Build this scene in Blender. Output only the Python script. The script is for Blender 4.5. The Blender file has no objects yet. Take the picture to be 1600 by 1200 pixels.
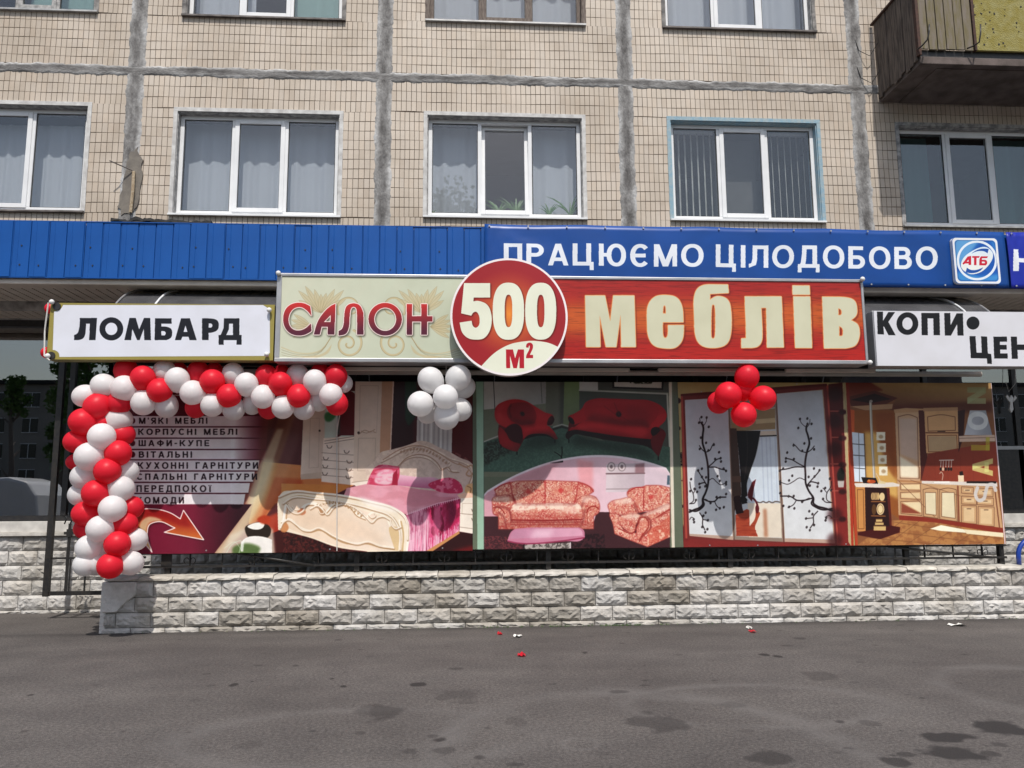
import bpy, math, random
import numpy as np
from mathutils import Vector, Matrix
random.seed(7); RNG = np.random.RandomState(5)
S = bpy.context.scene
COL = S.collection
# ------------------------------------------------------------------ camera
FOC = 1273.0
RM = np.array([[0.99797736, 0.00249794, 0.06352126],
               [-0.06322312, 0.14329761, 0.98765816],
               [-0.00663533, -0.98967649, 0.1431657]])
CAM = np.array([0, 0, 1.5])
cd = bpy.data.cameras.new('camera'); cam = bpy.data.objects.new('camera', cd); COL.objects.link(cam)
cd.sensor_width = 36; cd.lens = FOC / 1600 * 36; cd.clip_end = 1000
mw = Matrix.Identity(4)
for r in range(3):
    mw[r][0] = RM[r, 0]; mw[r][1] = -RM[r, 1]; mw[r][2] = -RM[r, 2]; mw[r][3] = CAM[r]
cam.matrix_world = mw
S.camera = cam
# ------------------------------------------------------------------ light
SUN_EL, SUN_AZ = math.radians(57.5), math.radians(3.0)    # azimuth: to the right of straight behind the camera
w = bpy.data.worlds.new('World'); S.world = w; w.use_nodes = True
nt = w.node_tree; bg = nt.nodes['Background']
sky = nt.nodes.new('ShaderNodeTexSky'); sky.sky_type = 'NISHITA'; sky.sun_disc = False
sky.sun_elevation = SUN_EL; sky.sun_rotation = math.pi - SUN_AZ
sky.air_density = 1.3; sky.dust_density = 2.5
nt.links.new(sky.outputs[0], bg.inputs[0]); bg.inputs[1].default_value = 0.118
sl = bpy.data.lights.new('sun', 'SUN'); sl.energy = 3.65; sl.angle = math.radians(0.55); sl.color = (1, .955, .89)
so = bpy.data.objects.new('sun', sl); COL.objects.link(so)
sd = Vector((math.sin(SUN_AZ) * math.cos(SUN_EL), -math.cos(SUN_AZ) * math.cos(SUN_EL), math.sin(SUN_EL)))
so.rotation_euler = sd.to_track_quat('Z', 'Y').to_euler(); so.location = (0, -20, 30)
S.view_settings.view_transform = 'Standard'; S.view_settings.look = 'None'
S.view_settings.gamma = 1; S.view_settings.use_curve_mapping = False
S.view_settings.exposure = 0.1
S.cycles.max_bounces = 8; S.cycles.transparent_max_bounces = 16
# ------------------------------------------------------------------ helpers
def at(px, py, Y):
    """the point of the upright plane at distance Y that the photograph shows at a pixel"""
    px = np.asarray(px, float); py = np.asarray(py, float)
    d = np.stack([(px - 800) / FOC, (py - 600) / FOC, np.ones_like(px)], -1) @ RM.T
    return CAM + d * (Y / d[..., 1])[..., None]
def atz(px, py, z):
    d = RM @ np.array([(px - 800) / FOC, (py - 600) / FOC, 1.0])
    return CAM + d * ((z - CAM[2]) / d[2])
def tag(o, label=None, cat=None, group=None, kind=None):
    for k, v in (('label', label), ('category', cat), ('group', group), ('kind', kind)):
        if v: o[k] = v
    return o
def empty(name, loc, label=None, cat=None, group=None):
    o = bpy.data.objects.new(name, None); COL.objects.link(o); o.location = loc; o.empty_display_size = .1
    return tag(o, label, cat, group)
def child(o, parent):
    o.parent = parent
    o.matrix_parent_inverse = Matrix.Translation(-Vector(parent.location)) if parent.parent is None else \
        Matrix.Translation(-Vector(parent.location) - Vector(parent.parent.location) * 0)
    return o
def abs_loc(o):
    v = Vector(o.location)
    return v
def link(name, me, parent=None, mat=None):
    o = bpy.data.objects.new(name, me); COL.objects.link(o)
    if mat is not None and len(me.materials) == 0: me.materials.append(mat)
    if parent is not None:
        o.parent = parent
        o.matrix_parent_inverse = PINV.get(parent.name, Matrix.Identity(4))
    return o
PINV = {}
def root(name, loc, label, cat, group=None):
    o = empty(name, loc, label, cat, group)
    PINV[o.name] = Matrix.Translation(Vector(loc)).inverted()
    return o
class MB:
    def __init__(s): s.v = []; s.f = []
    def quad(s, *p):
        n = len(s.v); s.v += [tuple(q) for q in p]; s.f.append(tuple(range(n, n + len(p)))); return s
    def box(s, x0, x1, y0, y1, z0, z1):
        n = len(s.v)
        s.v += [(x0, y0, z0), (x1, y0, z0), (x1, y1, z0), (x0, y1, z0), (x0, y0, z1), (x1, y0, z1), (x1, y1, z1), (x0, y1, z1)]
        s.f += [tuple(n + i for i in q) for q in ((0, 3, 2, 1), (4, 5, 6, 7), (0, 1, 5, 4), (1, 2, 6, 5), (2, 3, 7, 6), (3, 0, 4, 7))]
        return s
    def tube(s, pts, r, n=8, r2=None):
        pts = [Vector(p) for p in pts]; rings = []
        for i, p in enumerate(pts):
            t = (pts[min(i + 1, len(pts) - 1)] - pts[max(i - 1, 0)]).normalized()
            a = t.orthogonal().normalized() if i == 0 else (pa - t * pa.dot(t)).normalized()
            pa = a; b = t.cross(a)
            rr = r if r2 is None else r + (r2 - r) * i / (len(pts) - 1)
            base = len(s.v)
            for k in range(n):
                an = 2 * math.pi * k / n
                s.v.append(tuple(p + a * math.cos(an) * rr + b * math.sin(an) * rr))
            rings.append(base)
        for i in range(len(rings) - 1):
            for k in range(n):
                a0, a1 = rings[i] + k, rings[i] + (k + 1) % n; b0, b1 = rings[i + 1] + k, rings[i + 1] + (k + 1) % n
                s.f.append((a0, a1, b1, b0))
        s.f.append(tuple(rings[0] + k for k in reversed(range(n)))); s.f.append(tuple(rings[-1] + k for k in range(n)))
        return s
    def prism(s, poly, y0, y1):
        """poly in (x,z), counter-clockwise seen from -Y, extruded from y0 to y1"""
        n = len(s.v); m = len(poly)
        s.v += [(x, y0, z) for x, z in poly] + [(x, y1, z) for x, z in poly]
        s.f.append(tuple(n + i for i in range(m))); s.f.append(tuple(n + m + i for i in reversed(range(m))))
        for i in range(m):
            j = (i + 1) % m; s.f.append((n + j, n + i, n + m + i, n + m + j))
        return s
    def ball(s, c, r, nu=14, nv=9):
        n = len(s.v)
        for i in range(nv + 1):
            th = math.pi * i / nv
            for k in range(nu):
                ph = 2 * math.pi * k / nu
                s.v.append((c[0] + r * math.sin(th) * math.cos(ph), c[1] + r * math.sin(th) * math.sin(ph), c[2] + r * math.cos(th)))
        for i in range(nv):
            for k in range(nu):
                a = n + i * nu + k; b = n + i * nu + (k + 1) % nu
                s.f.append((a, a + nu, b + nu, b))
        return s
    def mesh(s, name, mat=None, smooth=False):
        me = bpy.data.meshes.new(name); me.from_pydata(s.v, [], s.f); me.update()
        if mat: me.materials.append(mat)
        if smooth: me.polygons.foreach_set('use_smooth', [True] * len(me.polygons))
        return me
    def build(s, name, mat, parent=None, smooth=False, bevel=0):
        o = link(name, s.mesh(name, mat, smooth), parent)
        if bevel:
            m = o.modifiers.new('bevel', 'BEVEL'); m.width = bevel; m.segments = 2; m.limit_method = 'ANGLE'
        return o
# ------------------------------------------------------------------ materials
def lin(c):
    c = np.asarray(c, float) / 255
    return tuple(np.where(c <= .04045, c / 12.92, ((c + .055) / 1.055) ** 2.4)) + (1,)
def mat(name, c, rough=.6, c2=None, scale=6, bump=0, bscale=60, metal=0, spec=.5, detail=6, stretch=None, lo=.35, hi=.65, attr=None, coat=0, wear=(.9, .34, .55, (.84, .82, .79))):
    """base colour c mixed with c2 by noise; optional second noise as bump; attr multiplies a vertex colour in"""
    m = bpy.data.materials.new(name); m.use_nodes = True; n = m.node_tree.nodes; l = m.node_tree.links
    p = n['Principled BSDF']; p.inputs['Roughness'].default_value = rough; p.inputs['Metallic'].default_value = metal
    p.inputs['Specular IOR Level'].default_value = spec; p.inputs['Coat Weight'].default_value = coat
    tc = n.new('ShaderNodeTexCoord'); mp = n.new('ShaderNodeMapping')
    if attr or stretch: l.new(n.new('ShaderNodeNewGeometry').outputs['Position'], mp.inputs[0])
    else: l.new(tc.outputs['Object'], mp.inputs[0])
    if stretch: mp.inputs['Scale'].default_value = stretch
    c = tuple(c) + (1,) if len(c) == 3 else c
    out = None
    if c2 is not None:
        c2 = tuple(c2) + (1,) if len(c2) == 3 else c2
        t = n.new('ShaderNodeTexNoise'); t.inputs['Scale'].default_value = scale; t.inputs['Detail'].default_value = detail
        l.new(mp.outputs[0], t.inputs['Vector'])
        rp = n.new('ShaderNodeValToRGB'); rp.color_ramp.elements[0].position = lo; rp.color_ramp.elements[1].position = hi
        rp.color_ramp.elements[0].color = c; rp.color_ramp.elements[1].color = c2
        l.new(t.outputs['Fac'], rp.inputs[0]); out = rp.outputs[0]
    if attr and out is not None:
        wt_ = n.new('ShaderNodeTexNoise'); wt_.inputs['Scale'].default_value = wear[0]; wt_.inputs['Detail'].default_value = 6; wt_.inputs['Roughness'].default_value = .65; l.new(mp.outputs[0], wt_.inputs['Vector'])
        wr_ = n.new('ShaderNodeValToRGB'); wr_.color_ramp.elements[0].position = wear[1]; wr_.color_ramp.elements[1].position = wear[2]; wr_.color_ramp.elements[0].color = wear[3] + (1,); l.new(wt_.outputs['Fac'], wr_.inputs[0])
        wm_ = n.new('ShaderNodeMix'); wm_.data_type = 'RGBA'; wm_.blend_type = 'MULTIPLY'; wm_.inputs[0].default_value = 1; l.new(out, wm_.inputs[6]); l.new(wr_.outputs[0], wm_.inputs[7]); out = wm_.outputs[2]
    if attr:
        a = n.new('ShaderNodeAttribute'); a.attribute_name = attr
        mx = n.new('ShaderNodeMix'); mx.data_type = 'RGBA'; mx.blend_type = 'MULTIPLY'; mx.inputs[0].default_value = 1
        if out: l.new(out, mx.inputs[6])
        else: mx.inputs[6].default_value = c
        l.new(a.outputs['Color'], mx.inputs[7]); out = mx.outputs[2]
    if out: l.new(out, p.inputs['Base Color'])
    else: p.inputs['Base Color'].default_value = c
    if bump:
        t2 = n.new('ShaderNodeTexNoise'); t2.inputs['Scale'].default_value = bscale; t2.inputs['Detail'].default_value = 5
        l.new(mp.outputs[0], t2.inputs['Vector'])
        b = n.new('ShaderNodeBump'); b.inputs['Strength'].default_value = 1; b.inputs['Distance'].default_value = bump
        l.new(t2.outputs['Fac'], b.inputs['Height']); l.new(b.outputs[0], p.inputs['Normal'])
    return m
def glassmat(name, tint, refl, rough=0.0):
    m = bpy.data.materials.new(name); m.use_nodes = True; n = m.node_tree.nodes; l = m.node_tree.links
    n.remove(n['Principled BSDF']); out = n['Material Output']
    tr = n.new('ShaderNodeBsdfTransparent'); tr.inputs[0].default_value = tuple(tint) + (1,)
    gl = n.new('ShaderNodeBsdfGlossy'); gl.inputs['Roughness'].default_value = rough
    fr = n.new('ShaderNodeLayerWeight'); fr.inputs[0].default_value = .5
    pw_ = n.new('ShaderNodeMath'); pw_.operation = 'POWER'; pw_.inputs[1].default_value = 4.0; l.new(fr.outputs['Facing'], pw_.inputs[0])
    ad = n.new('ShaderNodeMath'); ad.operation = 'MULTIPLY_ADD'; ad.inputs[1].default_value = .8; ad.inputs[2].default_value = refl + .03; ad.use_clamp = True
    mx = n.new('ShaderNodeMixShader'); l.new(pw_.outputs[0], ad.inputs[0]); l.new(ad.outputs[0], mx.inputs[0])
    l.new(tr.outputs[0], mx.inputs[1]); l.new(gl.outputs[0], mx.inputs[2]); l.new(mx.outputs[0], out.inputs[0])
    return m
def clothmat(name, c, transp=.25, transl=.35):
    m = bpy.data.materials.new(name); m.use_nodes = True; n = m.node_tree.nodes; l = m.node_tree.links
    n.remove(n['Principled BSDF']); out = n['Material Output']
    d = n.new('ShaderNodeBsdfDiffuse'); d.inputs[0].default_value = tuple(c) + (1,)
    t = n.new('ShaderNodeBsdfTranslucent'); t.inputs[0].default_value = tuple(c) + (1,)
    tr = n.new('ShaderNodeBsdfTransparent')
    a = n.new('ShaderNodeMixShader'); a.inputs[0].default_value = transl; b = n.new('ShaderNodeMixShader'); b.inputs[0].default_value = transp
    l.new(d.outputs[0], a.inputs[1]); l.new(t.outputs[0], a.inputs[2]); l.new(a.outputs[0], b.inputs[1]); l.new(tr.outputs[0], b.inputs[2])
    l.new(b.outputs[0], out.inputs[0]); return m
M = dict(
    grout=mat('grout', (.12, .088, .064), .9, (.08, .06, .045), 5, .002, 80),
    tile=mat('tile', (.575, .50, .42), .5, (.49, .42, .345), 1.3, .0006, 30, attr='tint', detail=8),
    render_=mat('render', (.30, .285, .27), .9, (.12, .115, .112), 9, .006, 45),
    pvc=mat('white_pvc', (.78, .79, .80), .35, (.70, .71, .72), 3),
    gasket=mat('gasket', (.03, .03, .03), .6),
    zinc=mat('zinc', (.48, .48, .47), .5, (.3, .3, .3), 8, metal=.3),
    dzinc=mat('rusty_flashing', (.17, .15, .14), .6, (.06, .05, .045), 6, .001, 60),
    oldwood=mat('old_wood', (.20, .165, .14), .8, (.09, .065, .055), 14, .003, 60, stretch=(6, 6, 1)),
    reveal=mat('plaster_reveal', (.44, .43, .42), .9, (.2, .2, .2), 14, .006, 50),
    whitewash=mat('whitewash', (.62, .62, .61), .85, (.44, .43, .42), 9, .003, 40),
    bluepaint=mat('blue_paint', (.22, .36, .45), .8, (.32, .4, .43), 16, .004, 50),
    blue=mat('blue_sheet', (.005, .066, .275), .45, (.007, .082, .33), 2, .0004, 8, spec=.25),
    dark=mat('dark_metal', (.018, .018, .02), .4, (.035, .032, .03), 20),
    iron=mat('black_iron', (.012, .012, .013), .45, (.028, .024, .02), 30, .0005, 120),
    soffit=mat('soffit', (.74, .66, .58), .5, (.62, .55, .48), 4),
    grey=mat('grey_metal', (.55, .53, .51), .45, (.13, .125, .12), 5),
    alu=mat('aluminium', (.46, .46, .47), .38, (.36, .36, .37), 4, metal=.5),
    gold=mat('gold_frame', (.33, .29, .11), .4, (.27, .23, .09), 9, metal=.2),
    stone=mat('split_stone', (.54, .525, .505), .85, (.42, .405, .385), 9, .012, 30, attr='tint', detail=9, wear=(1.5, .36, .54, (.80, .78, .74))),
    coping=mat('coping', (.60, .575, .53), .85, (.42, .4, .36), 9, .004, 60, attr='tint'),
    mortar=mat('mortar', (.20, .19, .175), .95, (.12, .11, .1), 20, .004, 70),
    sill=mat('white_sill', (.66, .64, .6), .6, (.5, .48, .45), 7),
    concrete=mat('concrete', (.14, .11, .10), .85, (.075, .058, .05), 5, .003, 40),
    board=mat('weathered_board', (.16, .125, .10), .85, (.055, .042, .035), 7, .004, 50, stretch=(5, 5, .6)),
    board2=mat('flaking_board', (.19, .16, .13), .85, (.15, .125, .06), 6, .004, 50, stretch=(5, 5, .8)),
    rust=mat('rust', (.04, .02, .015), .8, (.08, .035, .022), 25, .001, 90),
    stucco=mat('yellow_stucco', (.235, .195, .04), .9, (.29, .26, .10), 10, .012, 60),
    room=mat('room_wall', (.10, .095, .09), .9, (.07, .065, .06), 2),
    glass=glassmat('window_glass', (.94, .96, .97), .055),
    shopglass=glassmat('shop_glass', (.5, .51, .52), .25),
    poly=mat('smoky_polycarbonate', (.055, .055, .06), .22, (.09, .09, .095), 3, .0015, 6, spec=.6),
    net=clothmat('net_curtain', (.74, .75, .80), .08), blind=mat('blind_fabric', (.80, .79, .74), .8, (.45, .44, .4), 5),
    teal=clothmat('teal_curtain', (.10, .22, .21), .0),
    mint=clothmat('mint_curtain', (.40, .60, .55), .1),
    plant=mat('leaf', (.07, .15, .035), .5, (.11, .21, .05), 10), potw=mat('white_pot', (.6, .6, .58), .5), pott=mat('clay_pot', (.35, .22, .12), .7),
    rope=mat('rope', (.6, .58, .55), .7), plasticw=mat('white_plastic', (.72, .72, .7), .35),
    bluetube=mat('blue_tube', (.012, .05, .33), .3, coat=.4),
    paper=mat('litter', (.75, .74, .7), .8), felt=mat('roofing_felt', (.03, .028, .027), .9, (.012, .012, .012), 12, .01, 30),
    patch=mat('fresh_cement', (.20, .18, .155), .95, (.15, .135, .12), 12, .004, 60),
    cork=mat('foam_strip', (.5, .42, .3), .9, (.3, .22, .14), 30, .004, 60),
)
def balloon_mat(name, c, sh):
    m = bpy.data.materials.new(name); m.use_nodes = True; n = m.node_tree.nodes; l = m.node_tree.links; p = n['Principled BSDF']
    p.inputs['Base Color'].default_value = tuple(c) + (1,); p.inputs['Roughness'].default_value = .40
    p.inputs['Specular IOR Level'].default_value = .28
    t = n.new('ShaderNodeBsdfTranslucent'); t.inputs[0].default_value = tuple(c) + (1,)
    mx = n.new('ShaderNodeMixShader'); mx.inputs[0].default_value = sh
    l.new(p.outputs[0], mx.inputs[1]); l.new(t.outputs[0], mx.inputs[2]); l.new(mx.outputs[0], n['Material Output'].inputs[0])
    return m
M['bred'] = balloon_mat('red_latex', (.90, .028, .055), .42); M['bwhite'] = balloon_mat('white_latex', (.92, .91, .91), .42)
# cement smeared over the panel joints: pale ragged margins, dark streaks along the middle
def joint_mat(name, vert):
    m = bpy.data.materials.new(name); m.use_nodes = True; n = m.node_tree.nodes; l = m.node_tree.links; p = n['Principled BSDF']
    p.inputs['Roughness'].default_value = .9
    tc = n.new('ShaderNodeTexCoord'); mp = n.new('ShaderNodeMapping'); l.new(tc.outputs['Object'], mp.inputs[0])
    mp.inputs['Scale'].default_value = (2.2, 1, 1.0) if vert else (1.0, 1, 3.2)
    t = n.new('ShaderNodeTexNoise'); t.inputs['Scale'].default_value = 3.4; t.inputs['Detail'].default_value = 9; t.inputs['Roughness'].default_value = .7
    l.new(mp.outputs[0], t.inputs['Vector'])
    a = n.new('ShaderNodeAttribute'); a.attribute_name = 'tint'
    ad = n.new('ShaderNodeMath'); ad.operation = 'MULTIPLY_ADD'; ad.inputs[1].default_value = .34
    l.new(a.outputs['Fac'], ad.inputs[0]); l.new(t.outputs['Fac'], ad.inputs[2])
    r = n.new('ShaderNodeValToRGB'); e = r.color_ramp.elements
    e[0].position = .38; e[0].color = (.075, .07, .068, 1); e[1].position = .92; e[1].color = (.50, .50, .50, 1)
    k = e.new(.50); k.color = (.155, .15, .147, 1); k = e.new(.64); k.color = (.27, .265, .26, 1)
    l.new(ad.outputs[0], r.inputs[0]); l.new(r.outputs[0], p.inputs['Base Color'])
    t2 = n.new('ShaderNodeTexNoise'); t2.inputs['Scale'].default_value = 26; t2.inputs['Detail'].default_value = 6; l.new(mp.outputs[0], t2.inputs['Vector'])
    b = n.new('ShaderNodeBump'); b.inputs['Distance'].default_value = .012; l.new(t2.outputs['Fac'], b.inputs['Height']); l.new(b.outputs[0], p.inputs['Normal'])
    return m
M['jointv'] = joint_mat('joint_cement_vertical', True); M['jointh'] = joint_mat('joint_cement_level', False)
# ------------------------------------------------------------------ print painter (flat prints computed in numpy)
def chaikin(spec, k=1.0, it=3):
    P = []
    for tkn in spec.split():
        sh = tkn.endswith('!'); x, y = tkn.rstrip('!').split(','); P.append((float(x), float(y), sh))
    return smooth_pts(P, it)
CUT = [False]
def smooth_pts(P, it=3, closed=True):
    """corners marked sharp stay sharp; the rest is a curve through the points, or rounded off inside them (lettering)"""
    if CUT[0]:
        for _ in range(min(it, 3)):
            Q = []; n = len(P)
            for i, (x, y, q) in enumerate(P):
                if q or (not closed and i in (0, n - 1)): Q.append((x, y, q)); continue
                a = P[i - 1]; b = P[(i + 1) % n]
                Q.append((x * .75 + a[0] * .25, y * .75 + a[1] * .25, False)); Q.append((x * .75 + b[0] * .25, y * .75 + b[1] * .25, False))
            P = Q
        return np.array([(p[0], p[1]) for p in P])
    n = len(P); X = np.array([(p[0], p[1]) for p in P], float); sh = [p[2] for p in P]; out = []
    T = np.zeros_like(X)
    for i in range(n):
        if sh[i] or (not closed and i in (0, n - 1)): continue
        a, b = X[i - 1], X[(i + 1) % n]; la = np.linalg.norm(X[i] - a) + 1e-6; lb = np.linalg.norm(b - X[i]) + 1e-6
        d = (X[i] - a) / la * lb + (b - X[i]) / lb * la; T[i] = d / (la + lb)
    m = 2 ** it if it < 3 else 6
    for i in range(n if closed else n - 1):
        j = (i + 1) % n; L = np.linalg.norm(X[j] - X[i])
        if not T[i].any() and not T[j].any(): out.append(X[i]); continue
        ta = T[i] * L if T[i].any() else (X[j] - X[i]) * 1.0; tb = T[j] * L if T[j].any() else (X[j] - X[i]) * 1.0
        for k in range(m):
            t = k / m; h = (2 * t ** 3 - 3 * t ** 2 + 1, t ** 3 - 2 * t ** 2 + t, -2 * t ** 3 + 3 * t ** 2, t ** 3 - t ** 2)
            out.append(h[0] * X[i] + h[1] * ta + h[2] * X[j] + h[3] * tb)
    if not closed: out.append(X[-1])
    return np.array(out)
def ell(cx, cy, rx, ry, n=2.0, a0=0, a1=360, rot=0, m=60):
    t = np.radians(np.linspace(a0, a1, m, endpoint=(a1 - a0) % 360 != 0)); c, s = np.cos(t), np.sin(t)
    x = np.sign(c) * np.abs(c) ** (2 / n) * rx; y = np.sign(s) * np.abs(s) ** (2 / n) * ry
    r = math.radians(rot); return np.stack([cx + x * math.cos(r) - y * math.sin(r), cy + x * math.sin(r) + y * math.cos(r)], 1)
def boxblur(a, r):
    r = max(1, int(r))
    for ax in (0, 1):
        for _ in range(2):
            p = [(0, 0)] * a.ndim; p[ax] = (r + 1, r); c = np.cumsum(np.pad(a, p, 'edge'), ax)
            n = a.shape[ax]; hi = [slice(None)] * a.ndim; lo = list(hi); hi[ax] = slice(2 * r + 1, 2 * r + 1 + n); lo[ax] = slice(0, n)
            a = (c[tuple(hi)] - c[tuple(lo)]) / (2 * r + 1)
    return a
def vnoise(h, w, cell, octs=3, seed=0):
    rs = np.random.RandomState(seed); out = np.zeros((h, w)); amp = 1; tot = 0
    for o in range(octs):
        ch, cw = (cell if isinstance(cell, tuple) else (cell, cell)); ch = max(1, ch / 2 ** o); cw = max(1, cw / 2 ** o)
        gh, gw = int(h / ch) + 3, int(w / cw) + 3; g = rs.rand(gh, gw)
        y = np.arange(h) / ch; x = np.arange(w) / cw; yi = y.astype(int); xi = x.astype(int); fy = (y - yi)[:, None]; fx = (x - xi)[None]
        fy = fy * fy * (3 - 2 * fy); fx = fx * fx * (3 - 2 * fx)
        A = g[yi][:, xi]; B = g[yi][:, xi + 1]; C_ = g[yi + 1][:, xi]; D = g[yi + 1][:, xi + 1]
        out += amp * ((A * (1 - fx) + B * fx) * (1 - fy) + (C_ * (1 - fx) + D * fx) * fy); tot += amp; amp *= .55
    return out / tot
class Print:
    def __init__(s, x0, x1, z0, z1, Y, bg, ppm=400):
        s.x0, s.x1, s.z0, s.z1, s.Y, s.ppm = x0, x1, z0, z1, Y, ppm
        s.W = int((x1 - x0) * ppm); s.H = int((z1 - z0) * ppm)
        s.a = np.ones((s.H, s.W, 3)) * (np.array(bg) / 255.); s.t = (0, 0, 1)
        s.u = Y / FOC * ppm                       # canvas pixels per photograph pixel
    def T(s, ox, oy, k): s.t = (ox, oy, k); return s
    def cv(s, P):
        P = np.asarray(P, float); ox, oy, k = s.t
        Q = at(ox + P[:, 0] / k, oy + P[:, 1] / k, s.Y)
        return np.stack([(Q[:, 0] - s.x0) * s.ppm, (Q[:, 2] - s.z0) * s.ppm], 1)
    def bb(s, Q, pad):
        x0 = max(0, int(Q[:, 0].min() - pad)); x1 = min(s.W, int(Q[:, 0].max() + pad) + 2)
        y0 = max(0, int(Q[:, 1].min() - pad)); y1 = min(s.H, int(Q[:, 1].max() + pad) + 2)
        return x0, x1, y0, y1
    def fillmask(s, rings, pad=0):
        Q = np.concatenate(rings); x0, x1, y0, y1 = s.bb(Q, pad)
        if x1 <= x0 or y1 <= y0: return None, None
        h, w_ = y1 - y0, x1 - x0; acc = np.zeros((h, w_))
        for sub in (-.25, .25):
            d = np.zeros((h, w_ + 1), np.int32)
            for R in rings:
                A = R; B = np.roll(R, -1, 0)
                for (ax, ay), (bx, by) in zip(A, B):
                    if ay == by: continue
                    lo, hi = (ay, by) if ay < by else (by, ay)
                    r0 = max(y0, math.ceil(lo - .5 - sub)); r1 = min(y1 - 1, math.ceil(hi - .5 - sub) - 1)
                    if r1 < r0: continue
                    rows = np.arange(r0, r1 + 1); xs = ax + (rows + .5 + sub - ay) * (bx - ax) / (by - ay)
                    c = np.clip(np.ceil(xs - .5).astype(int) - x0, 0, w_); np.add.at(d, (rows - y0, c), 1)
            acc += (np.cumsum(d, 1)[:, :w_] % 2) * .5
        return acc, (x0, x1, y0, y1)
    def comp(s, m, b, col, a, grad=None):
        x0, x1, y0, y1 = b; sub = s.a[y0:y1, x0:x1]
        if grad is not None:
            col2, p, q = grad; P = s.cv([p, q]); d = P[1] - P[0]; L = (d ** 2).sum()
            yy, xx = np.mgrid[y0:y1, x0:x1]; t = np.clip(((xx - P[0, 0]) * d[0] + (yy - P[0, 1]) * d[1]) / L, 0, 1)[..., None]
            c = np.array(col) / 255. * (1 - t) + np.array(col2) / 255. * t
        else: c = np.array(col) / 255.
        mm = (m * a)[..., None]; s.a[y0:y1, x0:x1] = sub * (1 - mm) + c * mm
    def poly(s, P, col, a=1, blur=0, grad=None, holes=(), it=3, grow=0, off=(0, 0)):
        rings = [chaikin(P, it=it) if isinstance(P, str) else np.asarray(P, float)]
        for h in holes: rings.append(chaikin(h, it=it) if isinstance(h, str) else np.asarray(h, float))
        R = [s.cv(r) + np.array(off) * s.u for r in rings]
        br = blur * s.u; m, b = s.fillmask(R, br * 2 + grow * s.u + 3)
        if m is None: return s
        if grow:
            g = boxblur(m, max(1, grow * s.u * .6)); m = np.clip(g * 9 - .25, 0, 1)
        if blur: m = boxblur(m, br / 1.6)
        s.comp(m, b, col, a, grad); return s
    def line(s, P, wd, col, a=1, blur=0, closed=False, it=2):
        if isinstance(P, str):
            L = []
            for tkn in P.split():
                sh = tkn.endswith('!'); x, y = tkn.rstrip('!').split(','); L.append((float(x), float(y), sh))
            P = smooth_pts(L, it, closed)
        Q = s.cv(P); 
        if closed: Q = np.vstack([Q, Q[:1]])
        r = wd / 2 * s.u; x0, x1, y0, y1 = s.bb(Q, r + 3 + blur * s.u * 2)
        if x1 <= x0 or y1 <= y0: return s
        m = np.zeros((y1 - y0, x1 - x0))
        for (ax, ay), (bx, by) in zip(Q[:-1], Q[1:]):
            X0 = max(x0, int(min(ax, bx) - r - 2)); X1 = min(x1, int(max(ax, bx) + r + 3)); Y0 = max(y0, int(min(ay, by) - r - 2)); Y1 = min(y1, int(max(ay, by) + r + 3))
            if X1 <= X0 or Y1 <= Y0: continue
            yy, xx = np.mgrid[Y0:Y1, X0:X1] + .5; dx, dy = bx - ax, by - ay; L = dx * dx + dy * dy + 1e-9
            t = np.clip(((xx - ax) * dx + (yy - ay) * dy) / L, 0, 1); d = np.hypot(xx - ax - t * dx, yy - ay - t * dy)
            v = m[Y0 - y0:Y1 - y0, X0 - x0:X1 - x0]; np.maximum(v, np.clip(r - d + .5, 0, 1), out=v)
        if blur: m = boxblur(m, blur * s.u / 1.6)
        s.comp(m, (x0, x1, y0, y1), col, a); return s
    def tex(s, P, cols, cell=6, a=1, lo=.45, hi=.55, seed=1):
        """mottle a polygon with noise between transparent and a colour"""
        R = [s.cv(chaikin(P) if isinstance(P, str) else P)]; m, b = s.fillmask(R)
        if m is None: return s
        n = vnoise(m.shape[0], m.shape[1], (cell[0] * s.u, cell[1] * s.u) if isinstance(cell, tuple) else cell * s.u, 3, seed)
        s.comp(m * np.clip((n - lo) / (hi - lo), 0, 1), b, cols, a); return s
    def finish(s, amt=.035):
        n = vnoise(s.H, s.W, 26, 4, 31)[..., None] - .5; g = s.a.mean(2, keepdims=True); s.a = boxblur(s.a, 1); s.a = np.clip(s.a * .84 + g * .16, 0, 1) ** 1.26 ; s.a = s.a * (1 + amt * 2 * n); s.a += RNG.normal(0, .012, (s.H, s.W, 1)); s.a = g * 0 + s.a
    def image(s, name):
        im = bpy.data.images.new(name, s.W, s.H, alpha=False)
        px = np.ones((s.H, s.W, 4), np.float32); px[..., :3] = np.clip(s.a, 0, 1); im.pixels.foreach_set(px.ravel()); im.update(); im.pack()
        return im
    def material(s, name, rough=.42, bump=.002, bscale=2.5, spec=.4):
        m = bpy.data.materials.new(name); m.use_nodes = True; n = m.node_tree.nodes; l = m.node_tree.links; p = n['Principled BSDF']
        p.inputs['Roughness'].default_value = rough; p.inputs['Specular IOR Level'].default_value = spec
        t = n.new('ShaderNodeTexImage'); t.image = s.image(name); t.interpolation = 'Linear'; t.extension = 'EXTEND'
        uv = n.new('ShaderNodeUVMap'); uv.uv_map = 'print'; l.new(uv.outputs[0], t.inputs[0])
        tc = n.new('ShaderNodeTexCoord'); dz = n.new('ShaderNodeTexNoise'); dz.inputs['Scale'].default_value = 3; dz.inputs['Detail'].default_value = 8
        l.new(tc.outputs['Object'], dz.inputs['Vector']); rp = n.new('ShaderNodeValToRGB'); rp.color_ramp.elements[0].color = (.92, .915, .90, 1); rp.color_ramp.elements[0].position = .35; rp.color_ramp.elements[1].position = .6
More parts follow.
